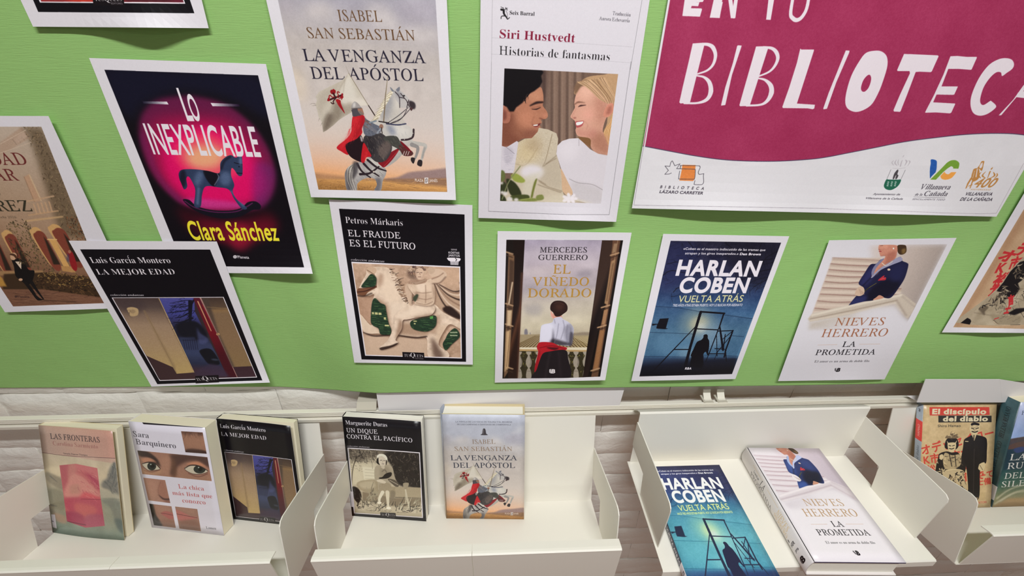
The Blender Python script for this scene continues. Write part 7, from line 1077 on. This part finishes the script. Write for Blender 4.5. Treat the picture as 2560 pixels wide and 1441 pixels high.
for px, lab in ((1763, 'left'), (1797, 'right')):
    x, z = unproj(px, 1001); x *= .96
    t = tag(empty('rail_clip', (x, -.02, -.5735)), 'small pale metal clip on the rail under the red poster, the %s one of two' % lab, 'clip', 'rail clips')
    prism_x('clip_plate', strip([(-.0375, -.5764), (-.028, -.5760), (-.020, -.567), (-.018, -.560)], .0012), x - .006, x + .008, W, M_RAIL, t, .0003)
    prism_x('clip_foot', [(-.0375, -.5767), (-.018, -.5767), (-.018, -.5750), (-.0375, -.5750)], x - .009, x + .009, W, M_PLAST, t)
x, z = unproj(918, 1022); x *= .95
t = tag(empty('cable_clip', (x, -.02, -.5735)), 'small plastic fitting with a screw on the rail beside the white card', 'clip')
prism_x('clip_body', strip([(-.0378, -.5764), (-.0345, -.5764), (-.026, -.566), (.001, -.564)], .002), x - .018, x + .018, W, M_PLAST, t, .0006)
prism_x('screw', [(-.0345, -.5745), (-.031, -.5705), (-.029, -.5705), (-.033, -.5745)], x - .004, x + .004, W, M_DARK, t)
# ---------------------------------------------------------------- green paper sheet on the wall, lifting away towards its bottom edge
def sstep(a, b, x): t = min(1, max(0, (x - a) / (b - a))); return t * t * (3 - 2 * t)
def lift_edge(x): return .0075 + .001 * math.sin(x * 9) + (.0395 + .0012 * math.sin(x * 7)) * sstep(-.36, -.215, x)
def bottom_z(x): return float(np.interp(x, [-1.6, -1.1, -.884, -.61, -.398, -.31, -.2267, .1513, .593, .854, 1.055, 1.8], [-.522, -.530, -.5363, -.5414, -.5475, -.557, -.5683, -.5664, -.572, -.5733, -.5747, -.578]))
def LIFT(x, z): return lift_edge(x) * sstep(-.22, -.52, z)
def on_wall(x, z, off):
    """point of the wall plane, brought forward along its line to the viewer so that it keeps its place on the sheet"""
    l = LIFT(x, z) + off; P = np.array([x, 0., z]); return P + (CAMP - P) * (l / .61353)
nx, nz = 150, 60; V = []; F = []
for j in range(nz + 1):
    for i in range(nx + 1):
        x = -1.55 + 3.25 * i / nx; zb = bottom_z(x); v = j / nz; z = zb + (.52 - zb) * v ** 1.6
        wv = .0012 * math.sin(x * 5 + 2 * z) * math.sin(z * 4 + 1) + .0008 * math.sin(x * 13 + 5 * z)
        p = on_wall(x, z, -.0042 + wv); V.append(tuple(p))
for j in range(nz):
    for i in range(nx): a = j * (nx + 1) + i; F.append((a, a + 1, a + nx + 2, a + nx + 1))
g = mesh_obj('backing_paper', V, F, M_GREEN, None, None, True); tag(g, 'large sheet of light green ribbed kraft paper covering the wall', 'paper')
m_ = g.modifiers.new('thickness', 'SOLIDIFY'); m_.thickness = .0004; m_.offset = 1
# ---------------------------------------------------------------- printed sheets taped on the green paper
def poster(key, label, off=.0012, curl=None, name='cover_poster', group='printed book cover posters on the green paper', nu=20, nv=28):
    q = SHEET[key]; V = []; F = []; uv = []
    for j in range(nv + 1):
        for i in range(nu + 1):
            u, v = i / nu, j / nv
            x = (q[0][0] * (1 - u) + q[1][0] * u) * (1 - v) + (q[3][0] * (1 - u) + q[2][0] * u) * v
            z = (q[0][1] * (1 - u) + q[1][1] * u) * (1 - v) + (q[3][1] * (1 - u) + q[2][1] * u) * v
            l = off + (curl(u, v) if curl else 0); V.append(tuple(on_wall(x, z, l))); uv.append((u, 1 - v))
    for j in range(nv):
        for i in range(nu): a = j * (nu + 1) + i; F.append((a, a + nu + 1, a + nu + 2, a + 1))
    o = mesh_obj(name, V, F, print_mat('print_' + key, ARTS[key]().image(key), .55, .2), None, uv, False); tag(o, label, 'poster', group)
    m = o.modifiers.new('thickness', 'SOLIDIFY'); m.thickness = .0003; m.offset = -1 if False else 1
    return o
bump_ = lambda t, c, w: math.exp(-((t - c) / w) ** 2)
poster('lo', 'printed cover poster with a blue rocking horse in a pink glow', .0016, lambda u, v: .016 * v ** 9 * bump_(u, .9, .35) + .004 * u ** 6 * bump_(v, .6, .3))
poster('vd', 'printed cover poster with a villa and a man in black, at the left frame edge', .0012, lambda u, v: .006 * v ** 8 * bump_(u, .45, .3) + .003 * u ** 6)
poster('lu', 'black printed cover poster with a half-open yellow and red door at dusk', .0048, lambda u, v: .010 * v ** 8 * (.4 + bump_(u, .7, .4)))
poster('tl', 'black printed cover poster at the top left, only its bottom edge in view', .0014, lambda u, v: .016 * v ** 8 * bump_(u, .62, .22))
poster('fr', 'black printed cover poster with a stone relief of a horse rider and green circuit patches', .0012, lambda u, v: .002 * v ** 8)
poster('ve', 'printed cover poster with a red-cloaked knight on a rearing white horse under a flag', .0036, lambda u, v: .007 * v ** 9 * bump_(u, .85, .4) + .004 * v ** 9 * bump_(u, .15, .2))
poster('si', 'white printed cover poster with a photograph of a smiling bride and groom', .0014, lambda u, v: .012 * v ** 9 * bump_(u, .72, .28))
poster('vi', 'printed cover poster with a woman seen from behind on a balcony over a vineyard', .0012, lambda u, v: .007 * v ** 9 * bump_(u, .85, .3) + .003 * u ** 8)
poster('co', 'dark blue printed cover poster with a figure walking through a fence gate', .0012, lambda u, v: .005 * v ** 9 * bump_(u, .4, .4))
poster('ni', 'white printed cover poster with a woman in a navy suit at a stone stair rail', .0012, lambda u, v: .004 * v ** 9 * bump_(u, .7, .25))
poster('di', 'tan printed cover poster with a kimono and red signs, cut by the right frame edge', .0014, lambda u, v: .008 * v ** 9 * bump_(u, .55, .3))
poster('ba', 'large magenta and white library banner with hand-drawn white letters at the top right', .0020, lambda u, v: .012 * v ** 14 * (bump_(u, .25, .2) + 1.1 * bump_(u, .72, .17)) + .002 * v ** 6, 'library_banner', None, 44, 30)
# ---------------------------------------------------------------- white cards that stand on the rail behind the green paper
prism = lambda *a, **k: prism_x(*a, **k)
c_ = tag(empty('white_card', (0, -.033, -.57)), 'white card strip standing on the rail under the green paper, over the middle tray', 'card')
hexa('card_sheet', [(-.2150, -.0370, -.5765), (.2280, -.0370, -.5765), (.2345, -.0340, -.5180), (-.2135, -.0340, -.5180), (-.2150, -.0380, -.5765), (.2280, -.0380, -.5765), (.2345, -.0350, -.5180), (-.2135, -.0350, -.5180)], M_CARD, c_)
def at_y(u, v, y):
    d = AF + AR * (u - 1280) / FPX - AU * (v - 720.5) / FPX; t = (y - CAMP[1]) / d[1]; return CAMP + d * t
t = tag(empty('folded_white_card', (.9, -.05, -.57)), 'folded white card standing on the rail above the right-hand tray', 'card')
A, B, C2, D = at_y(2313, 948, -.050), at_y(2291, 1006, -.056), at_y(2504, 1006, -.056), at_y(2498, 948, -.050)
E2, F2 = at_y(2585, 962, -.046), at_y(2600, 1000, -.048)
def sheet(name, P, th, m, par):
    P = [np.array(p) for p in P]; n = np.cross(P[1] - P[0], P[3] - P[0]); n /= np.linalg.norm(n)
    return hexa(name, P + [p + n * th for p in P], m, par)
sheet('card_front', [A, B, C2, D], .001, M_CARD, t); sheet('card_flap', [D, C2, F2, E2], .001, M_CARD, t)
sheet('card_corner', [at_y(2266, 990, -.040), at_y(2293, 1005, -.046), at_y(2294, 1003, -.046), at_y(2303, 988, -.040)], .001, M_CARD, t)
# ---------------------------------------------------------------- metal trays
TT = math.radians(12); OY, OZ = -.087, -.781
def fr_tilt(q, b): return (OY - q * math.cos(TT) + b * math.sin(TT), OZ + q * math.sin(TT) + b * math.cos(TT))
def fr_flat(q, b): return (-.07 - q, -.693 + b)
TH = .0016
PANEL = [(0, .054), (0, .118), (.140, .1315), (.150, .1322), (.158, .1300), (.1625, .1240), (.1635, .115), (.1635, .0), (.0665, .0), (.061, .055)]
PANEL3 = [(0, .047), (0, .106), (.152, .1085), (.160, .1078), (.1655, .1040), (.167, .098), (.1635, .0), (.0714, .0), (.064, .048)]
def tray(label, x0, x1, bt, inset, seam, clip_from=None):
    t = tag(empty('display_tray', ((x0 + x1) / 2, OY, OZ)), label, 'tray', 'white metal book trays hung on the rail'); fr = fr_tilt
    prism_x('shelf_plate', [(0, 0), (.165, 0), (.165, -TH), (-.001, -TH)], x0, x1, fr, M_METAL, t)
    prism_x('back_plate', strip([(-.0005, .0), (bt, .1875), (bt - .001, .1895), (bt - .013, .1895)], -TH)[:], x0, x1, fr, M_METAL, t)
    for xa, xb in ((x0 - TH, x0), (x1, x1 + TH)): prism_x('side_panel', [(q + bt * b / .1875 if q < .001 else q, b) for q, b in PANEL], xa, xb, fr, M_METAL, t)
    prof = [(.1655, .0), (.1895, .0835), (.1905, .0865), (.1885, .0885), (.1845, .0890), (.1715, .0885)]
    for a, b in ((x0 + inset, seam - .0003), (seam + .0003, x1 - inset)): prism_x('front_lip', strip(prof, TH), a, b, fr, M_METAL, t)
    return t
tray('white metal tray at the left holding three standing paperbacks', -.807, -.328, -.014, .006, -.560)
tray('white metal tray in the middle holding the standing black book and the knight hardback', -.275, .185, -.009, -.0005, -.040)
tray('white metal tray at the right frame edge holding the tan mask novel', .765, 1.225, -.010, .006, 1.0)
t3 = tag(empty('display_tray', (.4675, -.07, -.693)), 'white metal tray lying flat, with two books lying on it, no front lip', 'tray', 'white metal book trays hung on the rail')
prism_x('shelf_plate', strip([(0, 0), (.197, 0), (.1990, -.002), (.1990, -.014)], -TH), .2500, .6850, fr_flat, M_METAL, t3)
prism_x('back_plate', strip([(0, 0), (0, .1265), (-.0015, .1280), (-.012, .122), (-.027, .108)], -TH), .255, .680, fr_flat, M_METAL, t3)
for xa, xb in ((.255 - TH, .255), (.680, .680 + TH)): prism_x('side_panel', PANEL3, xa, xb, fr_flat, M_METAL, t3)
# ---------------------------------------------------------------- books
IM = {}
def img_mat(key, rough=.3, spec=.5):
    if key not in IM: IM[key] = print_mat('print_' + key, ARTS[key]().image(key), rough, spec)
    return IM[key]
def grid_sheet(name, P, n, th, m_front, m_back, par, bow=None, nu=10, nv=12):
    """sheet between corners P (bottom-left, bottom-right, top-right, top-left) with thickness along -n"""
    P = [np.array(p, float) for p in P]; V = []; F = []; uv = []; MI = []
    for s_ in (0, 1):
        for j in range(nv + 1):
            for i in range(nu + 1):
                u, v = i / nu, j / nv; p = (P[0] * (1 - u) + P[1] * u) * (1 - v) + (P[3] * (1 - u) + P[2] * u) * v
                V.append(p + n * ((bow(u, v) if bow else 0) - s_ * th)); uv.append((u, v))
    N = (nu + 1) * (nv + 1)
    for j in range(nv):
        for i in range(nu):
            a = j * (nu + 1) + i; F.append((a, a + 1, a + nu + 2, a + nu + 1)); MI.append(0); F.append((N + a, N + a + nu + 1, N + a + nu + 2, N + a + 1)); MI.append(1)
    rim = [i for i in range(nu + 1)] + [j * (nu + 1) + nu for j in range(1, nv + 1)] + [nv * (nu + 1) + i for i in range(nu - 1, -1, -1)] + [j * (nu + 1) for j in range(nv - 1, 0, -1)]
    for k in range(len(rim)): a, b = rim[k], rim[(k + 1) % len(rim)]; F.append((b, a, N + a, N + b)); MI.append(1)
    o = mesh_obj(name, V, F, [m_front, m_back], par, uv)
    for p, mi in zip(o.data.polygons, MI): p.material_index = mi; p.use_smooth = mi == 0
    return o
def book(label, P, n, T, art, spine=None, m_cov=M_COVW, m_in=M_COVW, m_page=M_PAGE, hard=False, bow=None, gap=0, group='books in the trays', rough=.3, splay=0, sticker=None):
    """P: front cover corners bottom-left, bottom-right, top-right, top-left; n: out of the cover; T: thickness"""
    P = [np.array(p, float) for p in P]; n = np.array(n, float); e = (P[1] - P[0]) / np.linalg.norm(P[1] - P[0]); up = (P[3] - P[0]) / np.linalg.norm(P[3] - P[0])
    root = tag(empty('hardback_book' if hard else 'paperback_book', tuple(P[0] - n * T / 2)), label, 'book', group)
    ct = .0024 if hard else .0006; ins = .0035 if hard else .0004; top = .004 if hard else .0006
    grid_sheet('front_cover', P, n, ct, img_mat(art, rough), m_in, root, bow)
    K = [p - n * (T - ct) for p in P]
    hexa('back_cover', K + [k - n * ct for k in K], m_cov, root)
    B = [P[0] + e * .001 + up * top, P[1] - e * ins + up * top, P[2] - e * ins - up * top, P[3] + e * .001 - up * top]
    g_ = [0, splay, splay, 0]
    f1 = [b - n * (ct + .0001 + gg) for b, gg in zip(B, g_)]; f2 = [b - n * (T - ct - .0001) for b in B]
    hexa('page_block', f1 + f2, m_page, root)
    m_s = img_mat(spine, .35) if spine else m_cov
    # spine: a strip from the back edge to the front edge, rounded outwards on hardbacks
    r = .0045 if hard else .0006; ns = 8; V = []; uv = []; F = []
    for k in range(ns + 1):
        tt = k / ns; off = -e * (r * math.sin(math.pi * tt) + .0002)
        for w_, (lo_, hi_) in ((0, (P[0], P[3])),):
            a = lo_ - n * T * (1 - tt) + off; b = hi_ - n * T * (1 - tt) + off; V += [a, b]; uv += [(tt, 0), (tt, 1)]
    V2 = [v + e * (.0016 if hard else .0005) for v in V]; N = len(V)
    for k in range(ns):
        a = 2 * k; F.append((a, a + 2, a + 3, a + 1)); F.append((N + a, N + a + 1, N + a + 3, N + a + 2)); F.append((a, N + a, N + a + 2, a + 2)); F.append((a + 1, a + 3, N + a + 3, N + a + 1))
    F += [(0, 1, N + 1, N), (N - 2, N + N - 2, N + N - 1, N - 1)]
    if sticker:
        a, b = sticker; q = lambda t, y: P[0] + up * y - e * .0011 - n * T * t
        tag(hexa('shelf_label', [q(1, a), q(.0, a), q(.0, b), q(1, b)] + [v - e * .0003 for v in (q(1, a), q(.0, a), q(.0, b), q(1, b))], M_TAG, root), 'white call number label')
    s = mesh_obj('spine', V + V2, F, m_s, root, uv + uv, True); fix(s)
    return root
def stand_pts(X, q, yaw, lean, w, h, T):
    ov = np.array([0, -math.cos(TT), math.sin(TT)]); bv = np.array([0, math.sin(TT), math.cos(TT)]); e = np.array([1., 0, 0]) * math.cos(yaw) + ov * math.sin(yaw)
    n = np.cross(e, bv); n /= np.linalg.norm(n); n = n if n @ ov > 0 else -n; up = bv * math.cos(lean) - n * math.sin(lean); nn = n; P0 = np.array([X, *fr_tilt(q, .0006)])
    return [P0, P0 + e * w, P0 + e * w + up * h, P0 + up * h], nn
P, n = stand_pts(-.8097, .0374, .1355, .1745, .1459, .2051, .0155)
book('pale paperback with a pink folded cube on its cover, leftmost in the left tray', P, n, .0155, 'blf', None, M_COVC, M_COVC, M_PAGE, bow=lambda u, v: .003 * math.sin(u * math.pi) * (1 - v) + .003 * u ** 2, splay=.004)
P, n = stand_pts(-.6378, .0335, .1652, .069, .1456, .2172, .024)
book('thick white paperback with cropped painted eyes, nose and lips on its cover', P, n, .024, 'bsa', None, M_COVW, M_COVW, M_PAGE)
P, n = stand_pts(-.4985, .0205, .1697, .0674, .1433, .2105, .0175)
book('black paperback with a half-open yellow and red door, right in the left tray', P, n, .0175, 'blu', None, M_COVK, M_COVW, M_PAGE, bow=lambda u, v: .004 * u ** 3 * v, splay=.006)
P, n = stand_pts(-.2776, .0222, .1313, .0626, .144, .2101, .0165)
book('black paperback with a sepia photograph of a woman seated on a stone bench', P, n, .0165, 'bdu', None, M_COVK, M_COVW, M_PAGEW, bow=lambda u, v: .003 * u ** 3 * v, splay=.005, sticker=(.022, .053))
P, n = stand_pts(-.098, .0356, .057, .034, .1463, .2223, .034)
book('hardback with a red-cloaked knight on a rearing white horse, standing in the middle tray', P, n, .034, 'bve', 'sve', M_COVC, M_COVC, M_PAGEW, hard=True, rough=.4)
P, n = stand_pts(.8115, .0513, .0104, .2419, .1446, .2059, .0135)
book('tan paperback with two figures in horned masks and red signs', P, n, .0135, 'bdi', 'sdi', M_SAND, M_SAND, M_PAGE)
P, n = stand_pts(.9593, .0527, .0052, .0872, .147, .222, .0276)
book('teal paperback with a coastline on its cover, cut by the right frame edge', P, n, .0276, 'bru', 'sru', M_TEAL, M_COVW, M_PAGE)
zf = -.6925
def flat(xl, y0, xr, y1, h, rot, T):
    c, s = math.cos(rot), math.sin(rot); e = np.array([c, s, 0]); u = np.array([-s, c, 0]); P3 = np.array([xl, y0, zf + T]); w = xr
    return [P3 - u * h, P3 - u * h + e * w, P3 + e * w, P3], np.array([0, 0, 1.])
P, n = flat(.2775, -.0945, .1385, 0, .2165, -.002, .0145)
book('teal and navy paperback with a figure at a fence gate, lying in the flat tray', P, n, .0145, 'bco', 'sco', M_SLATE, M_COVW, M_PAGE)
P, n = flat(.4738, -.0755, .1365, 0, .2065, -.045, .036)
book('white hardback with a woman in a navy suit, lying in the flat tray', P, n, .036, 'bni', 'sni', M_COVW, M_NAVY, M_PAGEW, hard=True)
